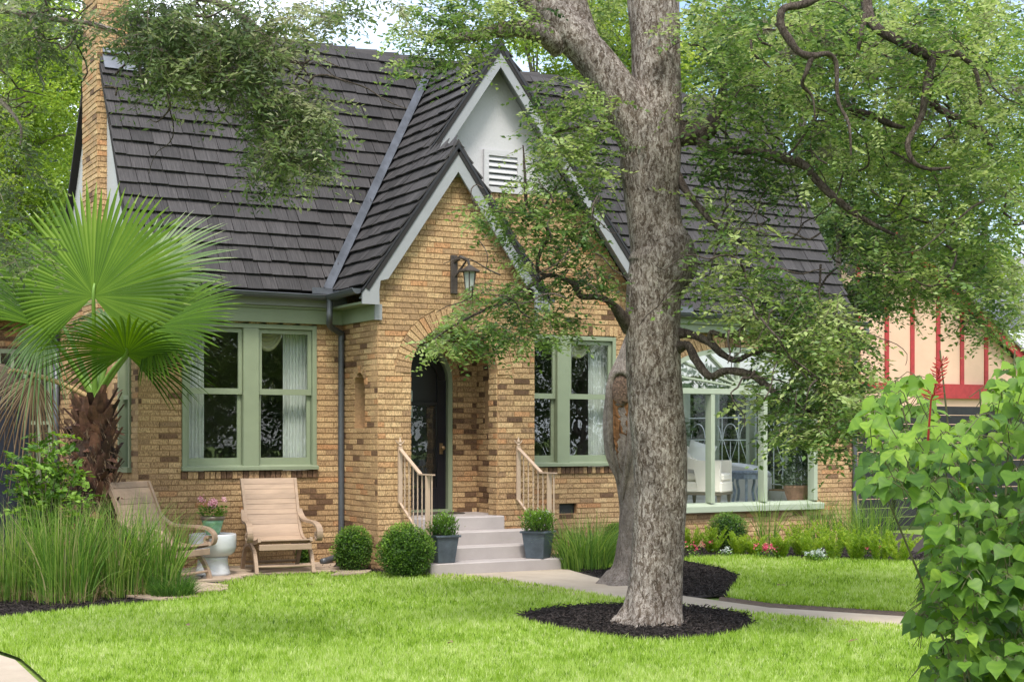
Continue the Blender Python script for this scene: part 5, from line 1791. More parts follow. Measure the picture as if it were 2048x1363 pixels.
# ------------------------------------------------------------------ mulch chips
def chips(poly, n, z=.026):
    q = sample_poly([(p.x, p.y) for p in poly], n)
    p = np.concatenate([q, np.full((n, 1), z) + nr.uniform(0, .02, (n, 1))], 1)
    d = nr.normal(0, 1, (n, 3)); d[:, 2] *= .25
    nn = nr.normal(0, .5, (n, 3)) + [0, 0, 1]
    return leaf_arrays(p, d, nn, nr.uniform(.02, .075, n), nr.uniform(.006, .018, n), nr.uniform(0, 1, n), fold=.4)
near = gpoly([(-100, 1240), (200, 1218), (330, 1208), (405, 1190), (330, 1175), (200, 1180), (-100, 1190)])
bed3 = gpoly([(560, 1128), (640, 1147), (760, 1149), (870, 1152), (872, 1130), (760, 1115), (640, 1108)])
bed4 = gpoly([(1362, 1119), (1480, 1113), (1800, 1124), (1900, 1110), (1750, 1098), (1360, 1092)])
arr = join_arrays([chips(ring_poly, 9000), chips(bed2_poly, 9000, .006), chips(near, 6000, .006), chips(bed3, 4500, .006), chips(bed4, 5000, .006), chips(gpoly([(1128, 1136), (1225, 1135), (1240, 1100), (1120, 1105)]), 3000, .006)])
setp(np_mesh('mulch', *arr, M['mulch']), kind='stuff')

# ------------------------------------------------------------------ the lawn itself
rtab = nr.normal(0, .17, 4096)
def lawn_blades(poly_px, n, vmax, excl=()):
    out, m = [], 0
    us = [p[0] for p in poly_px]; vsn = [p[1] for p in poly_px]
    while m < n:
        k = n
        u = nr.uniform(max(-120, min(us)), min(2180, max(us)), k)
        v = nr.uniform(min(vsn), min(vmax, max(vsn)), k)
        ok = in_poly(u, v, poly_px)
        for e in excl: ok &= ~in_poly(u, v, e)
        q = np.stack([u[ok], v[ok]], 1)
        out.append(q); m += len(q)
    q = np.concatenate(out)[:n]
    zc = CAMH * F / (q[:, 1] - HY)
    b = PN(q[:, 0], q[:, 1], zc)
    b[:, 2] = .010
    h = nr.uniform(.03, .07, n) * (.85 + .15 * np.sin(b[:, 0] * 2.1) * np.cos(b[:, 1] * 1.7))
    a = nr.uniform(0, 6.28, n)
    le = np.abs(nr.normal(.35, .35, n)) * h
    az = nr.uniform(0, 6.28, n)
    w_ = nr.uniform(.007, .013, n) * np.clip(zc / 11, .8, 1.6)
    s = np.stack([np.cos(a), np.sin(a), 0 * a], -1) * w_[:, None] / 2
    tip = b + np.stack([np.cos(az) * le, np.sin(az) * le, h], -1)
    V = np.stack([b - s, b + s, tip], 1).reshape(-1, 3)
    Fa = np.arange(3 * n).reshape(-1, 3)
    pat = .5 + .16 * np.sin(b[:, 0] * 1.3 + 1.2 * np.sin(b[:, 1] * 1.1)) * np.sin(b[:, 1] * 1.9 + .7)
    cell = rtab[(np.floor(b[:, 0] / .035 + .4 * np.sin(b[:, 1] * 31)).astype(int) * 7919 + np.floor(b[:, 1] / .05).astype(int) * 104729) % 4096]
    T = np.clip(nr.normal(0, .16, n) + cell + (pat - .5) * .6 + .5, 0, 1)
    return V, Fa, T
arr = join_arrays([lawn_blades(LAWN, 300000, 1450, (RING,)), lawn_blades(LAWN2, 70000, 1300), lawn_blades(LAWN3, 3500, 1300)])
setp(np_mesh('lawn_grass', *arr, M['grass']), kind='stuff')

# a few fallen leaves on the grass
for i, (u, v, lab) in enumerate(((1712, 1294, 'brown fallen leaf on the lawn left of the broad-leaved bush'), (618, 1178, 'brown fallen leaf on the lawn below the wooden chair'), (372, 1152 + 110, 'brown fallen leaf on the lawn below the tall grasses'), (905, 1300, 'brown fallen leaf in the middle of the front lawn'), (1560, 1180, 'small brown leaf on the lawn beyond the path'))):
    b = G(u, v)
    n = 2
    V, Fa, T = leaf_arrays(np.zeros((n, 3)) + [0, 0, .06], nr.normal(0, 1, (n, 3)) * [1, 1, .2], nr.normal(0, .3, (n, 3)) + [0, 0, 1], np.full(n, .07), np.full(n, .035), np.full(n, .6))
    o = np_mesh('fallen_leaf', V, Fa, T, M['deadpalm'])
    o.location = b
    setp(o, lab, 'leaf', 'fallen leaves on the lawn')
# ------------------------------------------------------------------ palm
pz = 15.8
pb = P(187, 1000, pz); pb.z = 0
palm = empty('fan_palm', pb, 'fan palm with a shaggy brown trunk and big green fan fronds', 'palm tree', world=True)
s_ = MB()
prof = [(1200, 42), (1100, 40), (1000, 37), (900, 38), (850, 34), (815, 26), (795, 16)]
s_.tube(spline([(*P(187 + 4 * math.sin(v / 40), v, pz),) for v, _ in prof], 5), list(spline([(r * pz / F,) for _, r in prof], 5)[:, 0]), 18, bump=.25, bs=9)
s_.build('trunk', M['fibre'], palm, smooth=True)
boots = MB()
for k in range(170):
    v = 798 + (k / 170) ** .9 * 235
    t = k * 2.4
    rr = (30 if v < 815 else 36) * pz / F
    c = P(187, v, pz)
    o = Vector((math.cos(t), math.sin(t), 0)); sd_ = Vector((-math.sin(t), math.cos(t), 0))
    h, w_ = rnd.uniform(.12, .24), rnd.uniform(.05, .10)
    p0 = c + o * rr * .85
    tip = p0 + o * rnd.uniform(.06, .17) + Vector((0, 0, h * rnd.choice([1, 1, .8, -.4]))) + sd_ * rnd.uniform(-.05, .05)
    q = sd_ * w_
    boots.add([p0 - q - Vector((0, 0, .05)), p0 + q - Vector((0, 0, .05)), tip + q * .35, tip - q * .35, p0 + o * .035, tip + o * .015], [(0, 1, 4), (1, 2, 5, 4), (2, 3, 5), (3, 0, 4, 5), (0, 3, 2, 1)], rnd.random())
setp(boots.build('leaf_bases', M['boot'], palm), kind='stuff')
n = 900
vv = 830 + nr.uniform(0, 1, n) * 230
a = nr.uniform(0, 6.28, n)
c = PN(np.full(n, 187.0), vv, np.full(n, pz)) + np.stack([np.cos(a), np.sin(a), 0 * a], -1) * .21
V, Fa, T = leaf_arrays(c, nr.normal(0, .5, (n, 3)) + np.stack([np.cos(a) * .5, np.sin(a) * .5, -1 + 0 * a], -1), nr.normal(0, 1, (n, 3)), nr.uniform(.06, .2, n), nr.uniform(.004, .012, n), nr.uniform(0, 1, n))
setp(np_mesh('fibre', V, Fa, T, M['deadpalm'], palm), kind='stuff')

def fan(hub, axis, normal, Rm, arc, n=46, split=.45, droop=.25, m_='palm', name='frond', cup=.15, tone=(.3, .8), fl=1.0, base_z=None, pet_from=None, wtip=.10):
    """one fan leaf: hub point, axis = direction of the middle segment, normal = face normal"""
    axis = Vector(axis).normalized()
    normal = Vector(normal); normal = (normal - axis * normal.dot(axis)).normalized()
    side = axis.cross(normal)
    K = 8
    Vs, Fs, Ts = [], [], []
    for i in range(n):
        f = (i + .5) / n * 2 - 1
        th = f * arc / 2
        d = axis * math.cos(th) + side * math.sin(th)
        tg = -axis * math.sin(th) + side * math.cos(th)
        R = Rm * (1 - .34 * abs(f) ** 1.6) * rnd.uniform(.94, 1.05)
        dth = arc / n
        wob = rnd.uniform(-.03, .03)
        tn = rnd.uniform(*tone)
        o = len(Vs)
        dr_ = droop * rnd.uniform(.7, 1.4)
        for k in range(K + 1):
            t = k / K
            r = R * t
            if t < split: w_ = r * dth * .5
            else:
                w_ = R * split * dth * .5 * (1 + .25 * (t - split)) * (1 - ((t - split) / (1 - split)) ** 1.6) + .0008
            p = Vector(hub) + d * r + normal * (-cup * R * t * t) + tg * (wob * r * max(0, t - split))
            p.z -= dr_ * R * max(0, t - split * .8) ** 2 * 1.6
            rid = normal * (w_ * .55 * fl * (.35 + .65 * min(1, max(0, (t - split * .6) / .3))))
            Vs += [p - tg * w_ - rid * .3, p + rid * .7, p + tg * w_ - rid * .3]
            if k:
                a, b_ = o + (k - 1) * 3, o + k * 3
                for q in (0, 1):
                    Fs += [(a + q, a + q + 1, b_ + q + 1), (a + q, b_ + q + 1, b_ + q)]
                    tt = min(1, max(0, tn + (-.10 if q == 0 else .07) + (.25 if t > .93 else 0) + (.18 if t < .12 else 0)))  # one half of each fold darker: fold shading put into tone; pale tips
                    Ts += [tt, tt]
    o = np_mesh(name, np.array([tuple(v) for v in Vs]), np.array(Fs), np.array(Ts), M[m_], palm)
    if pet_from is not None:
        s_ = MB()
        a, b_ = Vector(pet_from), Vector(hub)
        md = a.lerp(b_, .5) + Vector((0, 0, .05 * (b_ - a).length))
        s_.tube(spline([tuple(a), tuple(md), tuple(b_), tuple(b_ + axis * Rm * .10)], 5), list(np.linspace(.034, .011, 16)), 7, tone=.45)
        s_.build('petiole', M['petiole_dead' if m_ == 'deadpalm' else 'petiole'], o, smooth=True)
    return o
M['petiole'] = mat('palm_stalk', (0.13, 0.23, 0.035), 0.45, 0.15, 8)
M['petiole_dead'] = mat('dead_palm_stalk', (0.36, 0.24, 0.11), 0.7, 0.2, 12)
fwd = Vector((ST, CT, 0)); rgt = Vector((CT, -ST, 0)); upv = Vector((0, 0, 1))
D = lambda x, y, z=0: (rgt * x + upv * y + fwd * z)
top = P(190, 800, pz)
k = pz / F
fan(P(187, 592, pz - .35), D(.05, 1, .12), D(0, .14, -1), 250 * k, math.radians(278), 76, .60, .10, 'palm', cup=.10, tone=(.34, .66), fl=.7, pet_from=top)
fan(P(272, 560, pz + .30), D(.80, .62, .15), D(-.35, .5, -.8), 225 * k, math.radians(200), 46, .45, .12, 'palmpale', cup=.05, tone=(.15, .75), pet_from=top)
fan(P(306, 655, pz - .25), D(.88, .47, -.2), D(-.2, .72, -.65), 190 * k, math.radians(230), 56, .6, .10, 'palm', cup=.16, tone=(.16, .46), pet_from=top)
fan(P(252, 708, pz - .55), D(.22, .55, -.80), D(.05, .92, .30), 205 * k, math.radians(285), 54, .42, .16, 'palm', cup=.18, tone=(.0, .30), pet_from=top)
fan(P(88, 655, pz - .2), D(-.55, .80, -.1), D(.75, .45, -.5), 215 * k, math.radians(110), 26, .6, .1, 'palm', cup=.2, tone=(.1, .5), pet_from=top)
fan(P(92, 662, pz - .25), D(-.35, -.85, -.2), D(.1, .5, -.8), 150 * k, math.radians(110), 18, .30, .35, 'palmpale', cup=.25, tone=(.0, .5))
fan(P(120, 640, pz + .55), D(-.65, .3, .6), D(-.2, .6, -.7), 165 * k, math.radians(190), 34, .45, .25, 'palmpale', cup=.2, tone=(.0, .6), pet_from=top)
fan(P(215, 655, pz + .55), D(.1, .6, .7), D(0, .6, -.8), 180 * k, math.radians(250), 40, .4, .3, 'palmpale', cup=.3, tone=(.1, .7), pet_from=top)
fan(P(70, 752, pz - .1), D(-.35, -.95, 0), D(.2, .3, -1), 190 * k, math.radians(120), 28, .25, .35, 'deadpalm', 'dead_frond', cup=.3, tone=(.1, .9), pet_from=top)
fan(P(30, 740, pz + .1), D(-.8, -.5, -.1), D(.2, .5, -1), 150 * k, math.radians(130), 22, .25, .4, 'deadpalm', 'dead_frond', cup=.3, tone=(.1, .8), pet_from=top)

# ------------------------------------------------------------------ main tree in the lawn
tz = 12.22
tb_ = P(1302, 1252, tz); tb_.z = 0
tree = empty('elm_tree', tb_, 'big cedar elm standing in its ring of dark mulch, trunk forking high up', 'tree', world=True)
OUT = [(1262, 1218, 1384), (1250, 1232, 1371), (1238, 1241, 1366), (1200, 1252, 1365), (1100, 1262, 1368), (1000, 1268, 1372), (900, 1266, 1372), (800, 1256, 1366), (700, 1252, 1361),
       (600, 1253, 1361), (565, 1255, 1372), (530, 1257, 1390), (500, 1258, 1388), (462, 1257, 1368), (400, 1249, 1360), (320, 1240, 1360), (260, 1248, 1362), (200, 1260, 1361), (100, 1262, 1360), (0, 1254, 1359), (-150, 1256, 1352), (-400, 1270, 1340), (-800, 1290, 1330)]
def bark_tube(pts, rad, n, amp=.03, fs=9.0, lobes=0.0):
    """dense tube with ridged bark relief"""
    pts = np.array(pts); rad = np.array(rad)
    d = np.gradient(pts, axis=0); d = unit(d)
    ref = np.array([0.2, -1.0, 0.05])
    a = unit(ref[None] - d * (d @ ref)[:, None])
    b_ = np.cross(d, a)
    th = np.arange(n) * 2 * np.pi / n
    V = np.zeros((len(pts), n, 3))
    for i in range(len(pts)):
        for j in range(n):
            e = a[i] * math.cos(th[j]) + b_[i] * math.sin(th[j])
            q = pts[i] + e * rad[i]
            ns = mnoise.noise(Vector((q[0] * fs * 2.4, q[1] * fs * 2.4, q[2] * fs * .45)))
            n2 = mnoise.noise(Vector((q[0] * 2.4 + 7, q[1] * 2.4, q[2] * 1.1)))
            n3 = mnoise.noise(Vector((q[0] * fs * 6, q[1] * fs * 6, q[2] * fs * 1.4 + 3)))
            fl = lobes * max(0, 1 - q[2] / .35) ** 2 * (0.5 + .5 * math.sin(th[j] * 5 + 1))
            V[i, j] = pts[i] + e * (rad[i] * (1 + .055 * n2 + fl) + amp * (ns * .7 + n3 * .45))
    m = len(pts)
    i, j = np.meshgrid(np.arange(m - 1), np.arange(n), indexing='ij')
    q = np.stack([i * n + j, i * n + (j + 1) % n, (i + 1) * n + (j + 1) % n, (i + 1) * n + j], -1).reshape(-1, 4)
    Fa = np.concatenate([q[:, [0, 1, 2]], q[:, [0, 2, 3]]])
    return V.reshape(-1, 3), Fa, np.full(len(Fa), .5)
oo = spline([(v, (l + r) / 2, (r - l) / 2) for v, l, r in OUT], 10)
pts = [P(u, v, tz) for v, u, r in oo]
V, Fa, T = bark_tube(pts, [r * tz / F for v, u, r in oo], 120, .009, 8, .22)
np_mesh('trunk', V, Fa, T, M['bark'], tree, smooth=True)
def limb(px, name='limb', n=16, amp=.006, parent=tree, m_='limbbark', k=6):
    """px: (u, v, z, radius in px)"""
    s = spline(px, k)
    V, Fa, T = bark_tube([P(u, v, z) for u, v, z, r in s], [max(.6, r) * z / F for u, v, z, r in s], n, amp, 9)
    return np_mesh(name, V, Fa, T, M[m_], parent, smooth=True)
limb([(1316, 380, tz - .02, 44), (1300, 305, tz - .04, 52), (1266, 236, tz - .06, 50), (1222, 165, tz - .08, 42), (1172, 100, tz - .1, 38), (1122, 50, tz - .12, 36), (1066, -14, tz - .14, 35), (990, -120, tz - .2, 30), (880, -300, tz - .2, 16)], n=52, amp=.010, m_='bark')
limb([(1190, 128, tz - .1, 30), (1160, 55, tz + .05, 29), (1140, -20, tz + .1, 27), (1120, -120, tz + .2, 22), (1100, -300, tz + .4, 14)], n=28, m_='bark')
limb([(1120, 92, tz - .1, 26), (1090, 70, tz - .2, 22), (1050, 58, tz - .25, 18), (1005, 60, tz - .3, 15), (960, 70, tz - .35, 12), (905, 79, tz - .4, 9), (868, 84, tz - .45, 5)], n=18, m_='bark')
limb([(1340, 268, tz, 30), (1378, 266, tz - .05, 24), (1412, 258, tz - .1, 22), (1428, 240, tz - .1, 14), (1445, 190, tz, 9), (1450, 140, tz, 7)], n=20, amp=.014)
limb([(1400, 276, tz- .1 - 0.00, 13), (1418, 300, tz- .15 - 0.00, 8), (1455, 302, tz- .2 - 0.11, 8), (1500, 302, tz- .25 - 0.23, 9), (1560, 315, tz- .3 - 0.34, 10), (1608, 330, tz- .3 - 0.45, 9), (1640, 368, tz- .3 - 0.50, 8), (1690, 412, tz- .3 - 0.50, 7), (1740, 445, tz- .3 - 0.50, 5), (1790, 470, tz- .3 - 0.50, 3)])
limb([(1660, -20, tz - .6 - 1.0, 8), (1610, 8, tz - .6 - 1.0, 8), (1568, 18, tz - .6 - 1.0, 8), (1562, 50, tz - .6 - 1.0, 8), (1581, 83, tz - .6 - 1.0, 8), (1600, 106, tz - .6 - 1.0, 7), (1625, 112, tz - .6 - 1.0, 7), (1655, 108, tz - .55 - 1.0, 5), (1672, 128, tz - .5 - 1.0, 5), (1676, 200, tz - .5 - 1.0, 4), (1697, 248, tz - .5 - 1.0, 3), (1702, 310, tz - .5 - 1.0, 2)], n=12)
limb([(1625, 112, tz - .6 - 1.0, 6), (1612, 145, tz - .6 - 1.0, 5), (1605, 170, tz - .55 - 1.0, 4), (1625, 195, tz - .5 - 1.0, 3), (1630, 240, tz - .5 - 1.0, 2)], n=10)
limb([(1730, -40, tz + .2 - 1.0, 13), (1735, 20, tz + .1 - 1.0, 11), (1752, 55, tz - 1.0, 10), (1798, 82, tz - .1 - 1.0, 10), (1842, 105, tz - .1 - 1.0, 10), (1872, 112, tz - .1 - 1.0, 9), (1912, 108, tz - .1 - 1.0, 7), (1950, 140, tz - .1 - 1.0, 5), (1962, 210, tz - .1 - 1.0, 3)], n=14)
limb([(1735, 20, tz + .1 - 1.0, 7), (1722, 70, tz - 1.0, 5), (1715, 110, tz - 1.0, 3)], n=10)
limb([(1866, 112, tz - .1 - 1.0, 9), (1856, 160, tz - .15 - 1.0, 9), (1848, 205, tz - .2 - 1.0, 8), (1842, 235, tz - .2 - 1.0, 7), (1824, 268, tz - .25 - 1.0, 6), (1815, 292, tz - .25 - 1.0, 6), (1828, 325, tz - .25 - 1.0, 5), (1858, 338, tz - .2 - 1.0, 4), (1900, 335, tz - .2 - 1.0, 3)], n=12)
limb([(1862, 205, tz + .4 - 1.0, 7), (1900, 230, tz + .4 - 1.0, 8), (1960, 258, tz + .4 - 1.0, 7), (1985, 300, tz + .4 - 1.0, 4)], n=12)
limb([(1690, 214, tz + .3 - 1.0, 5), (1740, 230, tz + .3 - 1.0, 7), (1785, 250, tz + .3 - 1.0, 6), (1810, 255, tz + .3 - 1.0, 3)], n=10)
limb([(1366, 486, tz, 12), (1372, 512, tz - .03, 22), (1371, 540, tz - .03, 22), (1362, 575, tz, 12)], 'burl', n=24, amp=.014, m_='bark')
limb([(1352, 352, tz, 12), (1380, 392, tz - .2, 6), (1408, 425, tz - .3, 6), (1430, 450, tz - .35, 5), (1470, 475, tz - .4, 4), (1520, 510, tz - .45, 2)], n=12)
limb([(1345, 666, tz, 14), (1380, 668, tz - .15, 8), (1418, 684, tz - .3, 8), (1442, 706, tz - .4, 7), (1472, 720, tz - .5, 6), (1505, 706, tz - .6, 5), (1552, 699, tz - .7, 4), (1600, 730, tz - .8, 3), (1640, 770, tz - .9, 2)], n=12)
limb([(1345, 702, tz, 15), (1374, 690, tz - .2, 9), (1392, 720, tz - .3, 9), (1420, 752, tz - .45, 8), (1452, 741, tz - .55, 8), (1500, 748, tz - .65, 8), (1530, 768, tz - .75, 7), (1562, 795, tz - .85, 6), (1612, 818, tz - .95, 5), (1680, 850, tz - 1.1, 3), (1720, 868, tz - 1.2, 1.5)], n=12)
limb([(1420, 685, tz - .3, 6), (1422, 664, tz - .35, 5), (1450, 672, tz - .4, 5), (1478, 664, tz - .4, 5), (1496, 640, tz - .5, 4), (1530, 628, tz - .5, 2)], n=10)
limb([(1262, 650, tz, 22), (1243, 632, tz - .1, 13), (1222, 606, tz - .2, 7), (1196, 594, tz - .3, 6), (1162, 592, tz - .4, 6), (1148, 568, tz - .45, 6), (1122, 556, tz - .5, 5), (1092, 552, tz - .55, 4), (1030, 592, tz - .7, 3.2), (960, 624, tz - .85, 2.6), (905, 652, tz - 1, 2), (862, 682, tz - 1.1, 1.2)], n=12)
limb([(1095, 552, tz - .55, 4), (1074, 538, tz - .6, 4), (1082, 500, tz - .6, 4), (1098, 468, tz - .65, 4), (1078, 432, tz - .7, 4), (1054, 408, tz - .75, 3), (1050, 350, tz - .8, 2.5), (1046, 290, tz - .85, 1.5)], n=10)
limb([(1078, 432, tz - .7, 3), (1105, 385, tz - .6, 2), (1140, 330, tz - .5, 1.5)], n=8)
limb([(1248, 262, tz, 6), (1205, 258, tz - .2, 4), (1150, 255, tz - .3, 3), (1105, 268, tz - .4, 2)], n=8)

def crown_from(blobs, per=12, tw=.30, L=.042, W=.023, z0=tz, droop=.25, flat=.72):
    """blobs: (u, v, ru, rv, n sprays, dz, depth, tone shift)"""
    cs, tn = [], []
    for u, v, ru, rv, n, dz, dep, ts in blobs:
        a = nr.uniform(0, 6.28, n); r = np.sqrt(nr.uniform(0, 1, n))
        uu, vv = u + ru * r * np.cos(a), v + rv * r * np.sin(a)
        zz = z0 + dz + nr.uniform(-1, 1, n) * dep
        cs.append(PN(uu, vv, zz))
        cl_ = .5 + .36 * np.sin(uu / 31 + 1.3 * np.sin(vv / 23)) * np.sin(vv / 27 + .6)  # clump tone stands in for highlights and dark gaps of the canopy
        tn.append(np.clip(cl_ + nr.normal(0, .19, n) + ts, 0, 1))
    c, t = np.concatenate(cs), np.concatenate(tn)
    lv, tw_ = sprays(c, per, tw, L, W, droop, flat, tone_c=t)
    return lv, twig_arrays(*tw_)
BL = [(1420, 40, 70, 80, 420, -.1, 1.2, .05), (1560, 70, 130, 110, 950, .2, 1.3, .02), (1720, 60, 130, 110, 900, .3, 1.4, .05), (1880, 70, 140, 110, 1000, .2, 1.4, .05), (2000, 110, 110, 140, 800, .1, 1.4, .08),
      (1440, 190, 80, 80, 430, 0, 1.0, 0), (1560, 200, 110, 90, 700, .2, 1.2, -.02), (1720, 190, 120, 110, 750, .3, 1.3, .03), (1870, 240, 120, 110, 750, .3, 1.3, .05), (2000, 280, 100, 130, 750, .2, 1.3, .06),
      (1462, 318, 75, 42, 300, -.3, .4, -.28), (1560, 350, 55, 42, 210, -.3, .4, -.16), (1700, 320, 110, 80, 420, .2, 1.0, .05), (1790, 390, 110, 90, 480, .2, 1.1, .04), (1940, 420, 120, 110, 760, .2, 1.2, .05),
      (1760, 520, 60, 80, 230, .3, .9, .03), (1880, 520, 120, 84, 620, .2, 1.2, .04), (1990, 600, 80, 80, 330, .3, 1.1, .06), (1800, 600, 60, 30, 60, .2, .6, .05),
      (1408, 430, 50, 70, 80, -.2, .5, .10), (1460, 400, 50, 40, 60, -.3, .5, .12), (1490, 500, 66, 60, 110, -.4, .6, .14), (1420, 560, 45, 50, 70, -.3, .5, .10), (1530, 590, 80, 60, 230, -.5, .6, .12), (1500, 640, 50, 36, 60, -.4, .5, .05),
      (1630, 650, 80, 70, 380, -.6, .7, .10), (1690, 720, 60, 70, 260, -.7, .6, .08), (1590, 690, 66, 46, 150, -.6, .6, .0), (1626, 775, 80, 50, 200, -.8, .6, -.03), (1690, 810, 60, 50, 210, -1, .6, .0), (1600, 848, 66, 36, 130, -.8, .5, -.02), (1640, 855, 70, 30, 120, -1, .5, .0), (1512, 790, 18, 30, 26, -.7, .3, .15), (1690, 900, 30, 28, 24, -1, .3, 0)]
BL2 = [(1130, 190, 80, 45, 150, -.3, .5, .12), (1190, 230, 50, 60, 120, -.2, .5, .08), (1100, 250, 46, 40, 80, -.4, .4, .14), (1105, 300, 60, 40, 120, -.5, .5, .16), (1160, 320, 80, 60, 230, -.4, .6, .08), 
       (990, 430, 60, 34, 110, -.7, .4, .12), (1060, 400, 70, 40, 150, -.7, .5, .08), (1110, 450, 80, 50, 150, -.6, .5, .0), (1150, 510, 60, 60, 150, -.5, .4, -.06), (1040, 500, 50, 40, 60, -.6, .4, .0), (1195, 560, 40, 34, 70, -.4, .3, -.08), (1170, 400, 50, 40, 80, -.5, .4, .04),
       (990, 585, 54, 22, 80, -.8, .4, .06), (1060, 590, 66, 36, 100, -.7, .4, -.04), (930, 660, 70, 34, 150, -.95, .4, .02), (1000, 680, 60, 26, 100, -.85, .4, -.02), (880, 690, 36, 16, 40, -1.05, .3, .1), (1080, 650, 60, 36, 120, -.7, .4, -.03), (1130, 640, 50, 24, 60, -.5, .3, -.03),
       (850, 60, 60, 50, 120, -.4, .5, .14), (900, 95, 70, 45, 190, -.4, .5, .12), (830, 130, 40, 30, 50, -.45, .4, .12), (960, 40, 80, 46, 230, -.3, .5, .14), (900, 20, 60, 30, 110, -.3, .5, .1), (1030, 20, 60, 36, 120, -.2, .5, .1), (1210, 20, 50, 40, 120, .5, .5, .1), (1225, 90, 40, 30, 60, .6, .4, .1)]
# thin dark twisting branchlets through the canopy
bl = MB()
def wander(parent, reg, count, z0, zr, r0, steps, step, bias=(0, .25)):
    mb = MB()
    for k_ in range(count):
        u, v = rnd.uniform(reg[0], reg[2]), rnd.uniform(reg[1], reg[3])
        z = z0 + rnd.uniform(-zr, zr)
        a = rnd.uniform(0, 6.28)
        pts, rad = [], []
        n_ = rnd.randint(*steps)
        r_ = r0 * rnd.uniform(.6, 1.2)
        for i in range(n_):
            pts.append(tuple(P(u, v, z))); rad.append(max(.5, r_ * (1 - .8 * i / n_)) * z / F)
            a += rnd.gauss(0, .42) + (rnd.choice([-.7, .7]) if rnd.random() < .3 else 0)
            u += math.cos(a) * step + bias[0] * step; v += math.sin(a) * step + bias[1] * step; z += rnd.gauss(0, .05)
        sp = spline(pts, 2)
        mb.tube(sp, list(np.interp(np.linspace(0, 1, len(sp)), np.linspace(0, 1, n_), rad)), 6)
    setp(mb.build('branchlets', M['limbbark'], parent, smooth=True), kind='stuff')
wander(tree, (1400, -20, 2040, 560), 70, tz - .5, .7, 2.5, (5, 11), 24)
wander(tree, (1440, 600, 1700, 800), 16, tz - 1.3, .4, 2.4, (4, 8), 22, (.3, .1))
wander(tree, (940, 380, 1200, 640), 14, tz - 1.2, .3, 2.0, (4, 7), 20, (-.3, .1))
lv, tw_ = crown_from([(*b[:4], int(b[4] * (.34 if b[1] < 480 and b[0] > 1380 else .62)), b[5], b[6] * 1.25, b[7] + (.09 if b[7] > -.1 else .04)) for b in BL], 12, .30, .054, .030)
lv2, tw2 = crown_from([(*b[:4], int(b[4] * .52), *b[5:]) for b in BL2], 12, .24, .048, .027)
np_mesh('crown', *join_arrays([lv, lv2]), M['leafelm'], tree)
setp(np_mesh('twigs', *join_arrays([tw_, tw2]), M['twig'], tree), kind='stuff')

# ball moss on the branches
bm_pts = [(1640, 262, 11.8), (1652, 300, 11.8), (1700, 205, 11.9), (1630, 60, 11.6), (1530, 55, 11.8), (1795, 480, 11.9), (1745, 150, 12.1), (1980, 160, 12.0), (2030, 175, 12.0), (1865, 225, 12.3), (1575, 110, 11.6), (1655, 76, 11.7), (1905, 270, 12.4)]
MOSS = ['above the bend of the low right-hand limb', 'just under the tuft above the low right-hand limb', 'at the thin drooping tip of the looping twig', 'tucked inside the upper loop of the twisted branch',
        'left of the twisted branch, near the top edge', 'at the far tip of the low right-hand limb', 'below the short spur hanging from the top right branch', 'topmost of the pair at the right edge',
        'outermost, touching the right edge of the photo', 'where the hanging branch bends beside the right canopy', 'on the lowest bend of the twisted branch', 'beside the fork of the twisted branch', 'on the side branch right of the hanging branch']
for i, (u, v, z) in enumerate(bm_pts):
    n = 260
    c = P(u, v, z)
    d = unit(nr.normal(0, 1, (n, 3)) + [0, 0, -.3])
    p = d * nr.uniform(0, .03, (n, 1))
    V, Fa, T = leaf_arrays(p, d + nr.normal(0, .3, (n, 3)), nr.normal(0, 1, (n, 3)), nr.uniform(.04, .10, n), np.full(n, .004), nr.uniform(0, 1, n))
    o = np_mesh('ball_moss', V, Fa, T, M['moss'])
    o.location = c
    setp(o, 'grey-tan ball moss tuft ' + MOSS[i], 'moss', 'tufts of ball moss in the elm')

# ------------------------------------------------------------------ gnarled second trunk with its old wound
gz = 15.6
gb = P(1248, 1157, gz); gb.z = 0
old = empty('gnarled_tree', gb, 'smaller gnarled grey trunk with an orange rotten hollow, just behind the elm', 'tree', world=True)
O2 = [(1180, 1196, 1300), (1160, 1210, 1290), (1140, 1224, 1286), (1100, 1232, 1290), (1050, 1238, 1296), (1000, 1238, 1300), (950, 1230, 1300), (905, 1212, 1296), (860, 1206, 1294), (800, 1209, 1292), (760, 1216, 1290), (725, 1232, 1300), (690, 1246, 1312), (640, 1262, 1330), (560, 1270, 1340), (420, 1280, 1346), (250, 1286, 1346), (60, 1270, 1320), (-150, 1240, 1280)]
oo = spline([(v, (l + r) / 2, (r - l) / 2) for v, l, r in O2], 9)
V, Fa, T = bark_tube([P(u, v, gz) for v, u, r in oo], [r * gz / F for v, u, r in oo], 60, .010, 7, .3)
np_mesh('trunk', V, Fa, T, M['bark2'], old, smooth=True)
# wound: cut limb disc, rotten hollow, rolled callus lips; it sits on the camera-side face of the burl
def on_burl(u, v, out=0.0):
    l = float(np.interp(v, [r[0] for r in O2[::-1]], [r[1] for r in O2[::-1]])); rr_ = float(np.interp(v, [r[0] for r in O2[::-1]], [r[2] for r in O2[::-1]]))
    c, R = (l + rr_) / 2, (rr_ - l) / 2
    x = max(-.97, min(.97, (u - c) / R))
    return P(u, v, gz - math.sqrt(1 - x * x) * R * gz / F - out)
jit = lambda a_: rnd.uniform(-a_, a_)
s_ = MB()
rings = []
for k_, (f, o) in enumerate(((1.0, .022), (.72, .040), (.45, .046), (.2, .050))):
    rings.append([on_burl(1243 + 20 * f * math.cos(2 * math.pi * i / 20) + jit(1.2), 779 + 30 * f * math.sin(2 * math.pi * i / 20) + jit(1.2), o + jit(.004)) for i in range(20)])
o0 = len(s_.v)
for q in rings: s_.v += [tuple(p) for p in q]
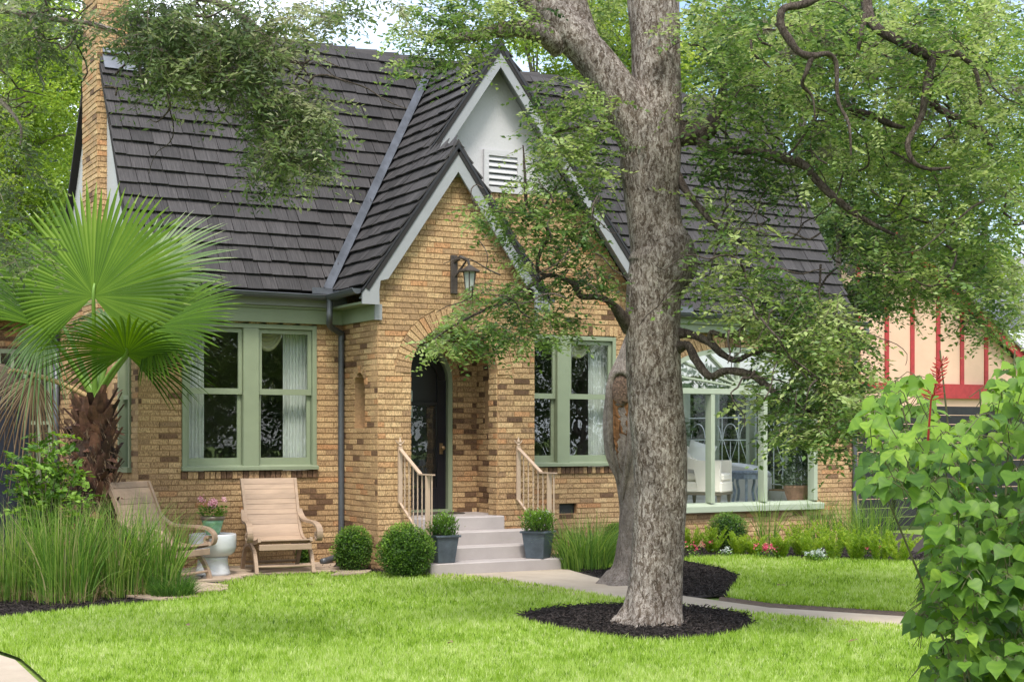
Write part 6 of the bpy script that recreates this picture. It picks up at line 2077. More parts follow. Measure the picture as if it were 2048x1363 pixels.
for k_ in range(3):
    for i in range(20):
        s_.f.append([k_ * 20 + i, k_ * 20 + (i + 1) % 20, (k_ + 1) * 20 + (i + 1) % 20, (k_ + 1) * 20 + i]); s_.t.append(.5); s_.uv.append(None)
s_.f.append([60 + i for i in range(20)]); s_.t.append(.5); s_.uv.append(None)
s_.build('cut_limb', M['cut'], old)
s_ = MB()
rows = []
for v in range(798, 946, 5):
    f = (v - 798) / 148
    wv = (15 * math.sin(math.pi * (.30 + f * .70)) ** .8 + 1.5)
    c_ = 1240 + 5 * f
    rows.append([on_burl(c_ + wv * t + jit(1.0), v + jit(1.5), .010 - .022 * (1 - t * t) + jit(.006)) for t in (-1, -.6, -.25, .1, .45, .8, 1.05)])
for q in rows: s_.v += [tuple(p) for p in q]
for i in range(len(rows) - 1):
    for j in range(6):
        s_.f.append([i * 7 + j, i * 7 + j + 1, (i + 1) * 7 + j + 1, (i + 1) * 7 + j]); s_.t.append(.5); s_.uv.append(None)
s_.build('rotten_hollow', M['wound'], old)
lip = [on_burl(1236, 965, -.01), on_burl(1226, 920, .012), on_burl(1221, 880, .02), on_burl(1220, 840, .025), on_burl(1219, 800, .028), on_burl(1220, 770, .03), on_burl(1229, 748, .035), on_burl(1246, 743, .04), on_burl(1262, 757, .03)]
lp_ = spline([tuple(p) for p in lip], 6)
V, Fa, T = bark_tube(lp_, [.020 + .020 * math.sin(math.pi * i / len(lp_)) for i in range(len(lp_))], 14, .008, 12)
np_mesh('callus_lip', V, Fa, T, M['bark2'], old, smooth=True)
lip = [on_burl(1262, 800, .0), on_burl(1260, 835, .015), on_burl(1260, 875, .022), on_burl(1256, 915, .02), on_burl(1250, 955, .008), on_burl(1245, 1000, -.015)]
lp_ = spline([tuple(p) for p in lip], 6)
V, Fa, T = bark_tube(lp_, [.014 + .022 * math.sin(math.pi * i / len(lp_)) for i in range(len(lp_))], 14, .008, 12)
np_mesh('callus_lip', V, Fa, T, M['bark2'], old, smooth=True)
# its crown stands behind the elm's, over the house
lv, tw_ = crown_from([(1150, -60, 160, 90, 300, 0, 1.0, .1), (1280, -120, 150, 90, 300, 0, 1.0, .1), (1245, 60, 30, 40, 40, .2, .4, .1), (1110, 60, 40, 40, 50, .4, .5, .12)], 12, .32, .045, .024, gz)
np_mesh('crown', *lv, M['leafbright'], old)

# ------------------------------------------------------------------ oak boughs reaching in at the upper left
oz = 9.6
ob = P(-560, 1400, 9.0); ob.z = 0
oak = empty('live_oak', ob, 'live oak off to the left whose dark boughs hang over the roof', 'tree', world=True)
limb([(-570, 1420, 9.0, 90), (-560, 900, 9.0, 72), (-520, 300, 9.0, 66), (-420, -60, 9.2, 50), (-300, -220, 9.4, 40)], 'trunk', 22, .012, oak, 'bark2')
limb([(-420, -60, 9.2, 40), (-200, -60, 9.4, 22), (-60, -10, 9.5, 12), (40, 28, 9.6, 7), (120, 40, 9.6, 5), (200, 52, 9.6, 5), (290, 90, 9.6, 4), (380, 120, 9.6, 4), (470, 140, 9.6, 4), (540, 190, 9.6, 3), (600, 260, 9.6, 2), (620, 340, 9.6, 1)], 'limb', 10, .004, oak, 'bark2')
limb([(-200, -60, 9.4, 16), (60, -50, 9.5, 10), (250, -20, 9.6, 9), (420, 0, 9.6, 7), (520, 60, 9.7, 5), (570, 130, 9.7, 3), (640, 180, 9.7, 1.5)], 'limb', 10, .004, oak, 'bark2')
limb([(60, 30, 9.6, 5), (80, 90, 9.6, 4), (72, 130, 9.6, 3), (90, 170, 9.6, 1.5)], 'limb', 8, .003, oak, 'bark2')
limb([(-60, 150, 9.4, 8), (0, 200, 9.5, 5), (40, 250, 9.5, 3), (40, 290, 9.5, 2)], 'limb', 8, .003, oak, 'bark2')
limb([(250, 80, 9.6, 4), (280, 140, 9.6, 3), (290, 185, 9.6, 1.5)], 'limb', 8, .003, oak, 'bark2')
OB = [(40, 30, 90, 60, 190, 0, .5, -.15), (140, 40, 70, 44, 90, 0, .5, -.10), (290, 40, 72, 60, 260, 0, .5, -.15), (350, 70, 90, 70, 380, 0, .5, -.08), (430, 40, 90, 60, 330, 0, .5, -.05), (335, 128, 60, 40, 130, 0, .4, -.1), (400, 130, 90, 50, 250, 0, .4, -.05), (500, 100, 70, 60, 240, 0, .4, -.05), (560, 60, 60, 60, 200, 0, .4, .1),
      (510, 180, 60, 50, 170, 0, .4, -.08), (560, 230, 60, 50, 220, 0, .4, -.12), (620, 220, 55, 60, 200, 0, .4, .02), (590, 290, 70, 50, 230, 0, .4, -.05), (620, 335, 40, 30, 70, 0, .3, .05), (520, 335, 36, 30, 50, 0, .3, .08), (560, 365, 30, 18, 24, 0, .3, .1), (300, 180, 30, 24, 24, 0, .3, 0), (390, 185, 50, 18, 30, 0, .3, .05),
      (640, 25, 60, 28, 110, .2, .4, .12), (700, 15, 34, 28, 44, .2, .4, .12), (800, 5, 30, 16, 26, .3, .3, .12), (60, 100, 60, 40, 60, 0, .4, -.1), (110, 90, 60, 30, 26, 0, .4, -.1),
      (20, 330, 50, 90, 130, .3, .6, -.25), (10, 450, 60, 70, 160, .4, .6, -.28), (50, 510, 60, 40, 80, .4, .6, -.2), (20, 230, 40, 60, 50, .3, .5, -.1)]
lv, tw_ = crown_from([(*b[:4], int(b[4] * (.30 if b[0] < 80 and b[1] > 150 else .52)), *b[5:7], b[7] + .1) for b in OB], 12, .24, .050, .020, oz, .35, .5)
np_mesh('crown', *lv, M['leafoak'], oak)
setp(np_mesh('twigs', *tw_, M['twig'], oak), kind='stuff')
wander(oak, (-20, -20, 640, 220), 30, oz - .1, .35, 2.3, (5, 9), 22, (.25, .3))
# ------------------------------------------------------------------ curtains and furniture behind the glass
def curtain(x0, x1, z0, z1, y, label, folds=7, name='curtain', m_='curtain'):
    n = 60
    V, Fs = [], []
    for i in range(n + 1):
        f = i / n
        x = x0 + (x1 - x0) * f
        dy = .022 * math.sin(f * folds * 2 * math.pi) + .008 * math.sin(f * folds * 5.3)
        V += [(x, y + dy, z0), (x + .004 * math.sin(f * 20), y + dy * .8, (z0 + z1) / 2), (x, y + dy * .5, z1)]
        if i:
            a, b_ = (i - 1) * 3, i * 3
            Fs += [(a, b_, b_ + 1, a + 1), (a + 1, b_ + 1, b_ + 2, a + 2)]
    s_ = MB(); s_.add(V, Fs)
    o = s_.build(name, M[m_], smooth=True)
    return setp(o, label, 'curtain', 'white curtains behind the double windows')
curtain(4.98, 5.28, 1.15, 2.95, .20, 'white curtain at the outer edge of the window behind the palm')
curtain(6.28, 6.62, 1.15, 2.95, .20, 'white curtain at the right edge of the window near the downspout', 8)
curtain(10.72, 11.02, 1.15, 2.95, .20, 'white curtain behind the window beside the gnarled trunk')
def swag(x0, x1, z1, y, label):
    s_ = MB()
    for k in range(4):
        dep = .07 + k * .055
        pts = []
        for i in range(15):
            f = i / 14
            pts.append((x0 + (x1 - x0) * f, y - .015 * k, z1 - .03 - dep * math.sin(math.pi * f) ** .8 - .02))
        s_.tube(pts, [.022 + .014 * math.sin(math.pi * i / 14) for i in range(15)], 7)
    o = s_.build('swag', M['swag'], smooth=True)
    return setp(o, label, 'curtain swag', 'cream swags behind the double windows')
swag(5.90, 6.30, 2.95, .30, 'cream swag hanging at the top of the window near the downspout')
swag(10.32, 10.75, 2.97, .22, 'cream folded swag at the top of the window beside the gnarled trunk')

FZ = .56
pa, pt_, pc_, pp_ = P(1408, 990, 22.2), P(1492, 990, 22.9), P(1478, 990, 24.0), P(1596, 990, 22.5)
ac = empty('armchair', (pa.x, pa.y, FZ), 'ivory upholstered armchair with open arms behind the arched window', 'armchair', rotz=math.radians(38))
s_ = MB()
N = 22
def arc_wall(z0f, z1f, th=.09, R=.36, a0=-.15, a1=math.pi + .15):
    inn, out = [], []
    for i in range(N + 1):
        t = a0 + (a1 - a0) * i / N
        inn.append((R - th, t)); out.append((R, t))
    for i in range(N):
        q = []
        for (r, t) in (inn[i], out[i], out[i + 1], inn[i + 1]):
            q.append((r * math.cos(t), r * math.sin(t)))
        za, zb = z0f(i / N), z0f((i + 1) / N)
        ya, yb = z1f(i / N), z1f((i + 1) / N)
        s_.hexa([(q[0][0], q[0][1], za), (q[1][0], q[1][1], za), (q[2][0], q[2][1], zb), (q[3][0], q[3][1], zb)], [(q[0][0], q[0][1], ya), (q[1][0], q[1][1], ya), (q[2][0], q[2][1], yb), (q[3][0], q[3][1], yb)])
top_ = lambda f: .66 + .22 * math.sin(math.pi * f) ** 2
arc_wall(lambda f: .52 + .03 * math.sin(math.pi * f) if .06 < f < .28 or .72 < f < .94 else .20, top_)
s_.box(-.36, -.27, -.34, -.02, .20, .66).box(.27, .36, -.34, -.02, .20, .66)
s_.build('back', M['upholstery'], ac)
s_ = MB(); s_.box(-.34, .34, -.36, .26, .18, .345); s_.build('seat_base', M['upholstery'], ac, bevel=.02)
s_ = MB(); s_.box(-.265, .265, -.37, .22, .35, .47); s_.build('cushion', M['upholstery'], ac, bevel=.03)
s_ = MB(); s_.box(-.35, .35, -.355, .26, .145, .18); s_.build('frame', M['darkleg'], ac)
for x, y in ((-.30, -.31), (.30, -.31), (-.24, .22), (.24, .22)):
    s_ = MB(); s_.hexa([(x - .015, y - .015, 0), (x + .015, y - .015, 0), (x + .015, y + .015, 0), (x - .015, y + .015, 0)], [(x - .03, y - .03, .145), (x + .03, y - .03, .145), (x + .03, y + .03, .145), (x - .03, y + .03, .145)]); s_.build('leg', M['darkleg'], ac)
s_ = MB()
n = 12
V, Fs = [], []
for i in range(n + 1):
    for j in range(n + 1):
        x, y = i / n * 2 - 1, j / n * 2 - 1
        b_ = (1 - x ** 4) * (1 - y ** 4)
        V.append((x * .22 * (1 - .08 * (1 - y * y)), 0.085 * b_ ** .6, y * .22 * (1 - .08 * (1 - x * x))))
o_ = len(V)
V += [(x, -y, z) for x, y, z in V]
for i in range(n):
    for j in range(n):
        a = i * (n + 1) + j
        Fs += [(a, a + 1, a + n + 2, a + n + 1), (o_ + a, o_ + a + n + 1, o_ + a + n + 2, o_ + a + 1)]
s_.add(V, Fs)
pil = s_.build('pillow', M['chaise'], smooth=True)
pil.location = (pa.x - .10, pa.y - .03, FZ + .72); pil.rotation_euler = (.2, .25, -.3)
setp(pil, 'white square pillow with pointed corners propped in the ivory armchair', 'pillow')
cz = empty('chaise_longue', (pc_.x - .25, pc_.y + .1, FZ), 'white linen chaise longue behind the blue side table', 'chaise', rotz=math.radians(-55))
s_ = MB()
pr = spline([(-.85, .62), (-.70, .78), (-.5, .70), (-.2, .60), (.2, .58), (.55, .52), (.72, .42)], 5)
pl_ = [(x, -.35, z) for x, z in pr] + [(.72, -.35, .36), (-.85, -.35, .36)]
s_.prism(pl_, (0, .7, 0)); s_.build('cushion', M['chaise'], cz, bevel=.02)
s_ = MB(); s_.box(-.84, .72, -.36, .36, .0, .355); s_.build('skirt', M['chaise'], cz)
stl = empty('side_table', (pt_.x, pt_.y, FZ), 'weathered blue-grey octagonal side table with curved legs', 'side table')
s_ = MB(); s_.lathe([(.25, .44), (.27, .452), (.27, .475), (.255, .485)], 8); s_.build('tabletop', M['bluewood'], stl)
s_ = MB(); s_.lathe([(.225, .36), (.235, .438)], 8); s_.build('apron', M['bluewood'], stl)
for k_ in range(5):
    t = k_ * 2 * math.pi / 5 + .3
    s_ = MB(); s_.tube(spline([(.21 * math.cos(t), .21 * math.sin(t), .38), (.225 * math.cos(t), .225 * math.sin(t), .30), (.185 * math.cos(t), .185 * math.sin(t), .16), (.22 * math.cos(t), .22 * math.sin(t), 0)], 4), .022, 6); s_.build('leg', M['bluewood'], stl)
pp = empty('potted_topiary', (pp_.x, pp_.y, FZ), 'dark green potted plant in an old terracotta pot behind the right pane', 'potted plant')
s_ = MB(); s_.lathe([(.15, 0), (.19, .12), (.225, .24), (.225, .27), (.20, .27), (.19, .25)], 20); s_.build('pot', M['terracotta'], pp, smooth=False)
n = 1500
t = nr.uniform(0, 1, n); a = nr.uniform(0, 6.28, n)
rr = (.24 * (1 - t * .75)) * np.sqrt(nr.uniform(.3, 1, n))
q = np.stack([rr * np.cos(a), rr * np.sin(a), .26 + .68 * t], -1)
V, Fa, T = leaf_arrays(q, nr.normal(0, .5, (n, 3)) + np.stack([np.cos(a), np.sin(a), 0 * a + .3], -1), nr.normal(0, 1, (n, 3)), nr.uniform(.04, .08, n), nr.uniform(.012, .025, n), nr.uniform(0, .6, n))
np_mesh('foliage', V, Fa, T, M['leafdark'], pp)
# white ironwork screen outside the rear windows
ir = empty('iron_screen', (15.365, 2.4, .73), 'white wrought iron grille across the far windows of the sunroom', 'window grille', world=True)
IX = 15.365
for k_ in range(8):
    x = .52 + k_ * .46
    s_ = MB()
    s_.tube([(IX, x, .735), (IX, x, 1.95)], .010, 5)
    s_.tube([(IX, x + .23 + .2 * math.cos(t_), 1.55 + .25 * math.sin(t_)) for t_ in np.linspace(0, math.pi, 10)], .008, 5)
    s_.tube([(IX, x + .23, 1.15 + 0), (IX, x + .12, 1.35), (IX, x + .03, 1.53)], .007, 5)
    s_.tube([(IX, x + .23, 1.15 + 0), (IX, x + .34, 1.35), (IX, x + .43, 1.53)], .007, 5)
    s_.tube([(IX, x + .23, .735), (IX, x + .23, 1.5)], .008, 5)
    s_.tube([(IX, x + .23 + (.12 - .02 * i / 3) * math.cos(i * .5), .95 + (.12 - .005 * i) * math.sin(i * .5)) for i in range(20)], .007, 5)
    s_.build('panel', M['whiteiron'], ir)
for z in (.80, 1.52, 1.9):
    s_ = MB(); s_.tube([(IX, .48, z), (IX, 4.28, z)], .010, 5); s_.build('rail', M['whiteiron'], ir)

# ------------------------------------------------------------------ wing and fences at the left
wing = empty('rear_wing', (1.5, 5.2, 0), 'dark low rear wing with a green window behind the palm', 'house wing', world=True)
s_ = MB(); s_.box(-3, 3.6, LWD + .05, LWD + .3, 0, 3.3).box(4.33, XL - .02, LWD + .05, LWD + .3, 0, 3.3).box(3.6, 4.33, LWD + .05, LWD + .3, 0, .8).box(3.6, 4.33, LWD + .05, LWD + .3, 2.8, 3.3); s_.build('wall', M['mortar'], wing)
save = len(BRICKS)
panel(0.0, 49, lambda z: [(-3, 3.6), (4.33, XL - .02)] if .8 < z < 2.8 else [(-3, XL - .02)], lambda s, z: Vector((s, LWD + .05, z)), (0, -1, 0), dark=.35)
mb = MB()
for c, nv, prd, tn, full, dp in BRICKS[save:]:
    brick_geo(mb, c, nv, prd, tn, dp)
setp(mb.build('brickwork', M['brick'], wing), kind='stuff')
s_ = MB()
for x in (3.60, 3.78, 3.96, 4.14, 4.29): s_.box(x, x + .045, LWD - .01, LWD + .12, .8, 2.8)
s_.box(3.645, 4.29, LWD - .008, LWD + .1, 1.75, 1.80).box(3.58, 4.35, LWD - .04, LWD + .1, .74, .8).box(3.6, 4.33, LWD - .008, LWD + .1, 2.74, 2.8)
wv = s_.build('window', M['green'], wing)
s_ = MB(); s_.box(3.6, 4.33, LWD + .07, LWD + .075, .8, 2.8); s_.build('pane', M['glass'], wv)
s_ = MB(); s_.box(-3, 7.5, LWD + 1.2, LWD + 1.25, 0, 3.3); s_.build('inner_wall', M['room'], wing)
s_ = MB(); s_.tube([(4.385, LWD - .06, 3.2), (4.385, LWD - .06, .1)], .042, 10); s_.build('downspout', M['slate'], wing, smooth=True)
s_ = MB(); s_.hexa([(-3.2, LWD - .3, 3.25), (XL - .05, LWD - .3, 3.25), (XL - .05, LWD + .75, 4.1), (-3.2, LWD + .75, 4.1)], [(-3.2, LWD - .3, 3.18), (XL - .05, LWD - .3, 3.18), (XL - .05, LWD + .80, 4.0), (-3.2, LWD + .80, 4.0)]); s_.build('roof', M['deck'], wing)
SHINGLES.clear()
wu = Vector((0, 1.05, .85)).normalized()
shingles(mapRoof((0, LWD - .32, 3.26), (1, 0, 0), wu, nrm((1, 0, 0), wu)), 1.33, lambda t: [(1.0, XL - .12)])
mb = MB()
for V, Fs, uv, tn, _ in SHINGLES: mb.add(V, Fs, tn, uv)
setp(mb.build('shingling', M['shake'], wing), kind='stuff')

gt = empty('board_fence', (2.2, 1.15, 0), 'dark navy board fence at the left picture edge behind the shrub', 'fence', world=True)
x = .2
while x < 3.30:
    s_ = MB(); s_.box(x, x + .135, 1.13, 1.155, .05, 2.1 + rnd.uniform(-.004, .004)); s_.build('board', M['navy'], gt, center=True)
    x += .142
s_ = MB(); s_.box(3.32, 3.43, 1.08, 1.19, 0, 2.14); s_.build('post', M['navy'], gt)
for z in (.4, 1.8):
    s_ = MB(); s_.box(.2, 3.32, 1.157, 1.20, z, z + .09); s_.build('rail', M['navy'], gt)

bf = empty('slat_fence', (20, 1.6, 0), 'black horizontal slat fence right of the house behind the broad-leaved bush', 'fence', world=True)
for b_ in range(4):
    xa = 15.50 + b_ * 2.2
    s_ = MB(); s_.box(xa, xa + .1, 1.55, 1.65, 0, 2.12); s_.build('post', M['blackfence'], bf, center=True)
    for k_ in range(13):
        z = .06 + k_ * .158
        s_ = MB(); s_.box(xa + .102, xa + 2.198, 1.59, 1.615, z, z + .148, tone=rnd.random()); s_.build('slat', M['blackfence'], bf, center=True)

# ------------------------------------------------------------------ the neighbour's half-timbered house
nb = empty('timbered_house', (28, 12, 0), 'peach stucco neighbour house with red half-timbering behind the broad-leaved bush', 'house', world=True)
NY = 9.1
s_ = MB(); s_.prism([(22.2, NY, 0), (31.5, NY, 0), (31.5, NY, 2.2), (29.4, NY, 3.2), (24.6, NY, 6.4), (22.2, NY, 4.8)], (0, 6, 0)); s_.build('wall', M['peach'], nb)
for i, xx in enumerate((23.75, 24.65, 25.47, 26.32, 27.12, 27.95)):
    zt_ = min(6.2, 3.2 + (29.4 - xx) * .667) - .1
    s_ = MB(); s_.box(xx - .06, xx + .06, NY - .035, NY - .004, 2.852, zt_); s_.build('timber', M['redtimber'], nb)
s_ = MB(); s_.box(25.9, 28.2, NY - .10, NY - .004, 2.50, 2.85); s_.build('bressummer', M['redtimber'], nb)
s_ = MB(); s_.box(22.2, 25.9, NY - .036, NY - .004, 2.70, 2.85); s_.build('timber', M['redtimber'], nb)
s_ = MB()
s_.bar((24.6, NY - .25, 6.45), (30.2, NY - .25, 2.75), .05, .22, up=(.55, 0, .83)); s_.build('bargeboard', M['redtimber'], nb)
s_ = MB()
s_.hexa([(24.55, NY - .35, 6.6), (30.4, NY - .35, 2.72), (30.4, NY + 6, 2.72), (24.55, NY + 6, 6.6)], [(24.55, NY - .35, 6.68), (30.4, NY - .35, 2.80), (30.4, NY + 6, 2.80), (24.55, NY + 6, 6.68)])
s_.hexa([(24.65, NY - .35, 6.6), (21.8, NY - .35, 4.72), (21.8, NY + 6, 4.72), (24.65, NY + 6, 6.6)], [(24.65, NY - .35, 6.68), (21.8, NY - .35, 4.80), (21.8, NY + 6, 4.80), (24.65, NY + 6, 6.68)])
s_.hexa([(28.6, NY + 1.5, 4.4), (36, NY + 1.5, 4.4), (36, NY + 5, 6.9), (28.6, NY + 5, 6.9)], [(28.6, NY + 1.5, 4.48), (36, NY + 1.5, 4.48), (36, NY + 5, 6.98), (28.6, NY + 5, 6.98)])
s_.build('roof', M['greyroof'], nb)

# ------------------------------------------------------------------ background trees
def bg_tree(u, z, crown, label, m_='leafbright', L=.085, W=.055, trunk_r=.22, vtop=None, n=14000, per=9, seed=0, tw=.55, group='background trees', name='garden_tree', limbs=()):
    """crown: list of (u, v, ru, rv, weight, depth)"""
    b = P(u, 1000, z); b.z = 0
    r = empty(name, b, label, 'tree', group, world=True)
    s_ = MB()
    ctrs = sorted(crown, key=lambda c: c[1])
    tp = P(ctrs[0][0], ctrs[0][1], z)
    s_.tube([b, b.lerp(tp, .3) + Vector((.1, .05, 0)), b.lerp(tp, .65) + Vector((-.1, 0, 0)), tp], [trunk_r, trunk_r * .8, trunk_r * .5, .03], 10, bump=.2)
    s_.build('trunk', M['bark2'], r, smooth=True)
    s_ = MB()
    for c in crown:
        e = P(c[0], c[1], z + rnd.uniform(-.5, .5))
        st_ = b.lerp(tp, rnd.uniform(.25, .5))
        md = st_.lerp(e, .5) + Vector((rnd.uniform(-.3, .3), rnd.uniform(-.3, .3), rnd.uniform(0, .4)))
        s_.tube(spline([tuple(st_), tuple(md), tuple(e)], 4), list(np.linspace(trunk_r * .4, .015, 9)), 6)
        for q in range(4):
            e2 = P(c[0] + rnd.uniform(-.8, .8) * c[2], c[1] + rnd.uniform(-.8, .8) * c[3], z + rnd.uniform(-.8, .8) * c[5])
            s_.tube([md.lerp(e, .6), md.lerp(e, .6).lerp(e2, .5) + Vector((0, 0, .1)), e2], [.04, .025, .008], 5)
    s_.build('branches', M['bark2'], r)
    tot = sum(c[4] for c in crown)
    cs, tn = [], []
    for cu, cv, ru, rv, wt, dep in crown:
        k_ = int(n / per * wt / tot)
        nsub = max(5, int(ru * rv / 700))
        sub = nr.normal(0, 1, (nsub, 3)); sub = unit(sub) * nr.uniform(.25, .95, (nsub, 1))
        st_ = nr.normal(0, .13, nsub)
        i = nr.integers(0, nsub, k_)
        q = sub[i] + nr.normal(0, .17, (k_, 3))
        cs.append(PN(cu + q[:, 0] * ru, cv + q[:, 1] * rv, z + q[:, 2] * dep))
        tn.append(np.clip(.5 + st_[i] - q[:, 1] * .10 + nr.normal(0, .13, k_), 0, 1))
    c, t = np.concatenate(cs), np.concatenate(tn)
    (V, Fa, T), tw_ = sprays(c, per, tw, L, W, .35, .6, tone_c=t)
    np_mesh('crown', V, Fa, T, M[m_], r)
    return r
bg_tree(-60, 30, [(30, 60, 130, 110, 1.5, 2), (90, 200, 110, 120, 1.7, 2), (40, 330, 120, 110, 1.5, 2), (100, 420, 90, 90, 1.1, 1.6), (30, 500, 110, 90, 1.2, 2), (-80, 250, 120, 200, 1, 2), (60, 610, 90, 60, .7, 1.5), (150, 120, 60, 100, .9, 1.5)],
        'bright yellow-green tree filling the sky left of the chimney', n=52000, L=.10, W=.05, seed=1)
bg_tree(150, 37, [(60, 100, 200, 200, 1.5, 2), (100, 350, 200, 170, 1.5, 2), (0, 560, 160, 120, 1, 2)], 'pale tree standing behind the yellow-green one at the left', n=24000, L=.14, W=.09)
bg_tree(1120, 33, [(1090, 150, 60, 80, 1.0, 1.5), (1160, 60, 90, 90, 1.4, 2), (1200, 180, 90, 90, 1.4, 2), (1260, 60, 100, 100, 1.4, 2), (1050, 60, 34, 30, .25, 1), (1330, 150, 90, 110, 1.3, 2)],
        'bright tree behind the tall front gable and the forked limb', n=30000, L=.11, W=.07)
bg_tree(1500, 34, [(1450, 60, 110, 100, 1.3, 2), (1560, 150, 120, 110, 1.4, 2), (1640, 40, 120, 90, 1.3, 2), (1680, 280, 110, 110, 1.3, 2), (1480, 220, 60, 60, .4, 1.5), (1640, 420, 70, 110, 1.0, 1.5)],
        'mid-green tree rising behind the right end of the roof', 'leafelm', n=34000, L=.11, W=.07)
bg_tree(1850, 36, [(1800, 80, 140, 120, 1.4, 2), (1950, 100, 130, 130, 1.4, 2), (1800, 300, 130, 130, 1.4, 2), (1960, 330, 130, 140, 1.4, 2), (1780, 470, 110, 90, 1.1, 2), (1960, 520, 130, 90, 1.0, 2), (2080, 250, 90, 200, 1, 2)],
        'broad bright tree behind the half-timbered house', n=44000, L=.12, W=.08)
bg_tree(1690, 27, [(1700, 480, 60, 90, 1, 1), (1730, 580, 50, 60, .8, 1), (1680, 420, 50, 60, .7, 1)], 'dark bushy tree just beyond the right roof edge', 'leafdark', n=12000, L=.09, W=.05, trunk_r=.12)
# hedge behind the sunroom, seen through its glass
bg_tree(1520, 27, [(1400, 880, 90, 110, 1, 1), (1500, 860, 90, 120, 1, 1), (1600, 880, 90, 110, 1, 1), (1450, 960, 120, 60, .8, 1), (1580, 960, 120, 60, .8, 1), (1420, 760, 100, 90, 1, 1), (1530, 740, 100, 90, 1, 1), (1620, 770, 70, 90, .8, 1)], 'dark garden shrubs seen through the sunroom windows', 'leafdark', n=46000, L=.15, W=.09, trunk_r=.06, name='garden_shrub', group='shrubs behind the sunroom')
# trees across the street, mirrored in the window panes
def street_tree(x, y, h, R, label, n=9000):
    r = empty('street_tree', (x, y, 0), label, 'tree', 'trees across the street')
    s_ = MB(); s_.tube([(0, 0, 0), (.1, 0, h * .3), (0, .1, h * .6)], [.28, .22, .1], 9); s_.build('trunk', M['bark2'], r)
    k_ = n // 9
    d = unit(nr.normal(0, 1, (k_, 3))) * nr.uniform(.4, 1, (k_, 1)) * np.array([R, R, h * .40]) + np.array([0, 0, h * .56])
    (V, Fa, T), _ = sprays(d, 9, .7, .22, .14, .3, .6)
    np_mesh('crown', V, Fa, T, M['leafdark'], r)
street_tree(14.0, -31, 9, 3.4, 'dark street tree mirrored in the window behind the palm')
street_tree(19.0, -33, 8, 2.6, 'dark street tree mirrored in the window near the downspout')
street_tree(27.0, -34, 10, 4.0, 'dark street tree mirrored in the window beside the gnarled trunk')
street_tree(22.5, -36, 11, 4.4, 'tall street tree mirrored between the window panes', 12000)
street_tree(33.0, -36, 12, 4.6, 'wide street tree mirrored in the arched window', 12000)
street_tree(9.5, -35, 9, 3.2, 'street tree mirrored at the left edge of the window behind the palm')

hr = empty('reflection_hedge', (26, -38.5, 0), 'tall dark hedge added across the street to darken the window reflections', 'hedge')  # unseen hedge, added so that the panes reflect dark green
n = 9000
q = np.stack([nr.uniform(-26, 34, n), nr.normal(0, .5, n), nr.uniform(0, 4.6, n)], -1)
V, Fa, T = leaf_arrays(q, nr.normal(0, 1, (n, 3)), nr.normal(0, .6, (n, 3)) + [0, 1, .5], nr.uniform(.3, .55, n), nr.uniform(.2, .36, n), nr.uniform(.1, .8, n))
np_mesh('foliage', V, Fa, T, M['leafdark'], hr)
s_ = MB()
for i in range(40):
    s_.tube([(-26 + i * 1.5, 0, 0), (-26 + i * 1.5 + rnd.uniform(-.3, .3), 0, 2.6)], [.06, .02], 5)
s_.build('stem', M['twig'], hr)

# ------------------------------------------------------------------ broad-leaved bush in the right foreground
cbb = P(1960, 1500, 4.9); cbb.z = 0
cb = empty('coral_bean_bush', cbb, 'big bush of broad heart-shaped leaves with a red flower spike, right foreground', 'bush', world=True)
REG = [(1728, 825), (1752, 785), (1790, 742), (1838, 745), (1856, 790), (1880, 832), (1930, 832), (1972, 818), (1988, 760), (2012, 722), (2060, 706), (2120, 680), (2200, 800), (2200, 1500), (1930, 1500), (1880, 1372), (1920, 1350), (1950, 1290), (1900, 1235), (1840, 1255), (1822, 1225), (1880, 1190), (1850, 1150), (1872, 1080), (1838, 1040), (1880, 1010), (1800, 985), (1735, 985), (1735, 930), (1760, 880), (1735, 850)]
half = [(0, 0), (.20, -.06), (.40, .06), (.50, .24), (.46, .44), (.28, .66), (.12, .86), (0, 1.06)]
def leaf_mesh_variant(k_):
    rg = np.random.default_rng(k_)
    V, Fs = [], []
    mid = [(0, y) for y in (0, .14, .3, .5, .7, .88, 1.06)]
    fold, curl = rg.uniform(.10, .38), rg.uniform(.05, .35)
    tilt = rg.uniform(-.10, .10)
    wsc = rg.uniform(.88, 1.08)
    def hgt(x, y): return abs(x) * fold - curl * (max(0, y) ** 2) * .5 + tilt * x + .03 * math.sin(9 * y + k_) * abs(x) * 2
    for x, y in mid: V.append((x, y, hgt(x, y)))
    for sg in (1, -1):
        o = len(V)
        for x, y in half[1:-1]: V.append((sg * x * wsc, y, hgt(x * wsc, y)))
        seq = [0] + list(range(o, o + 6)) + [6]
        mm = [0, 0, 1, 2, 3, 4, 5, 6]
        for i in range(7):
            a, b_ = seq[i], seq[i + 1]
            c, d = mm[i], mm[i + 1]
            f = [a, b_, d, c]
            g = []
            for q in f:
                if not g or g[-1] != q: g.append(q)
            if len(set(g)) >= 3:
                Fs.append(tuple(dict.fromkeys(g))[::sg])
    return V, Fs
variants = []
for k_ in range(18):
    V, Fs = leaf_mesh_variant(k_)
    me = bpy.data.meshes.new('leaf')
    me.from_pydata(V, [], Fs)
    at = me.attributes.new('tone', 'FLOAT', 'FACE')
    tv = [.12, .3, .42, .5, .58, .72][k_ % 6]
    at.data.foreach_set('value', [tv + (.05 if i % 2 else -.03) for i in range(len(Fs))])
    me.polygons.foreach_set('use_smooth', [True] * len(Fs))
    me.materials.append(M['coral'])
    variants.append((me, V, Fs, tv))
REG2 = [(1880, 1060), (2150, 960), (2200, 1500), (1900, 1500), (1868, 1380), (1850, 1310), (1885, 1280), (1900, 1245), (1830, 1235), (1865, 1150)]
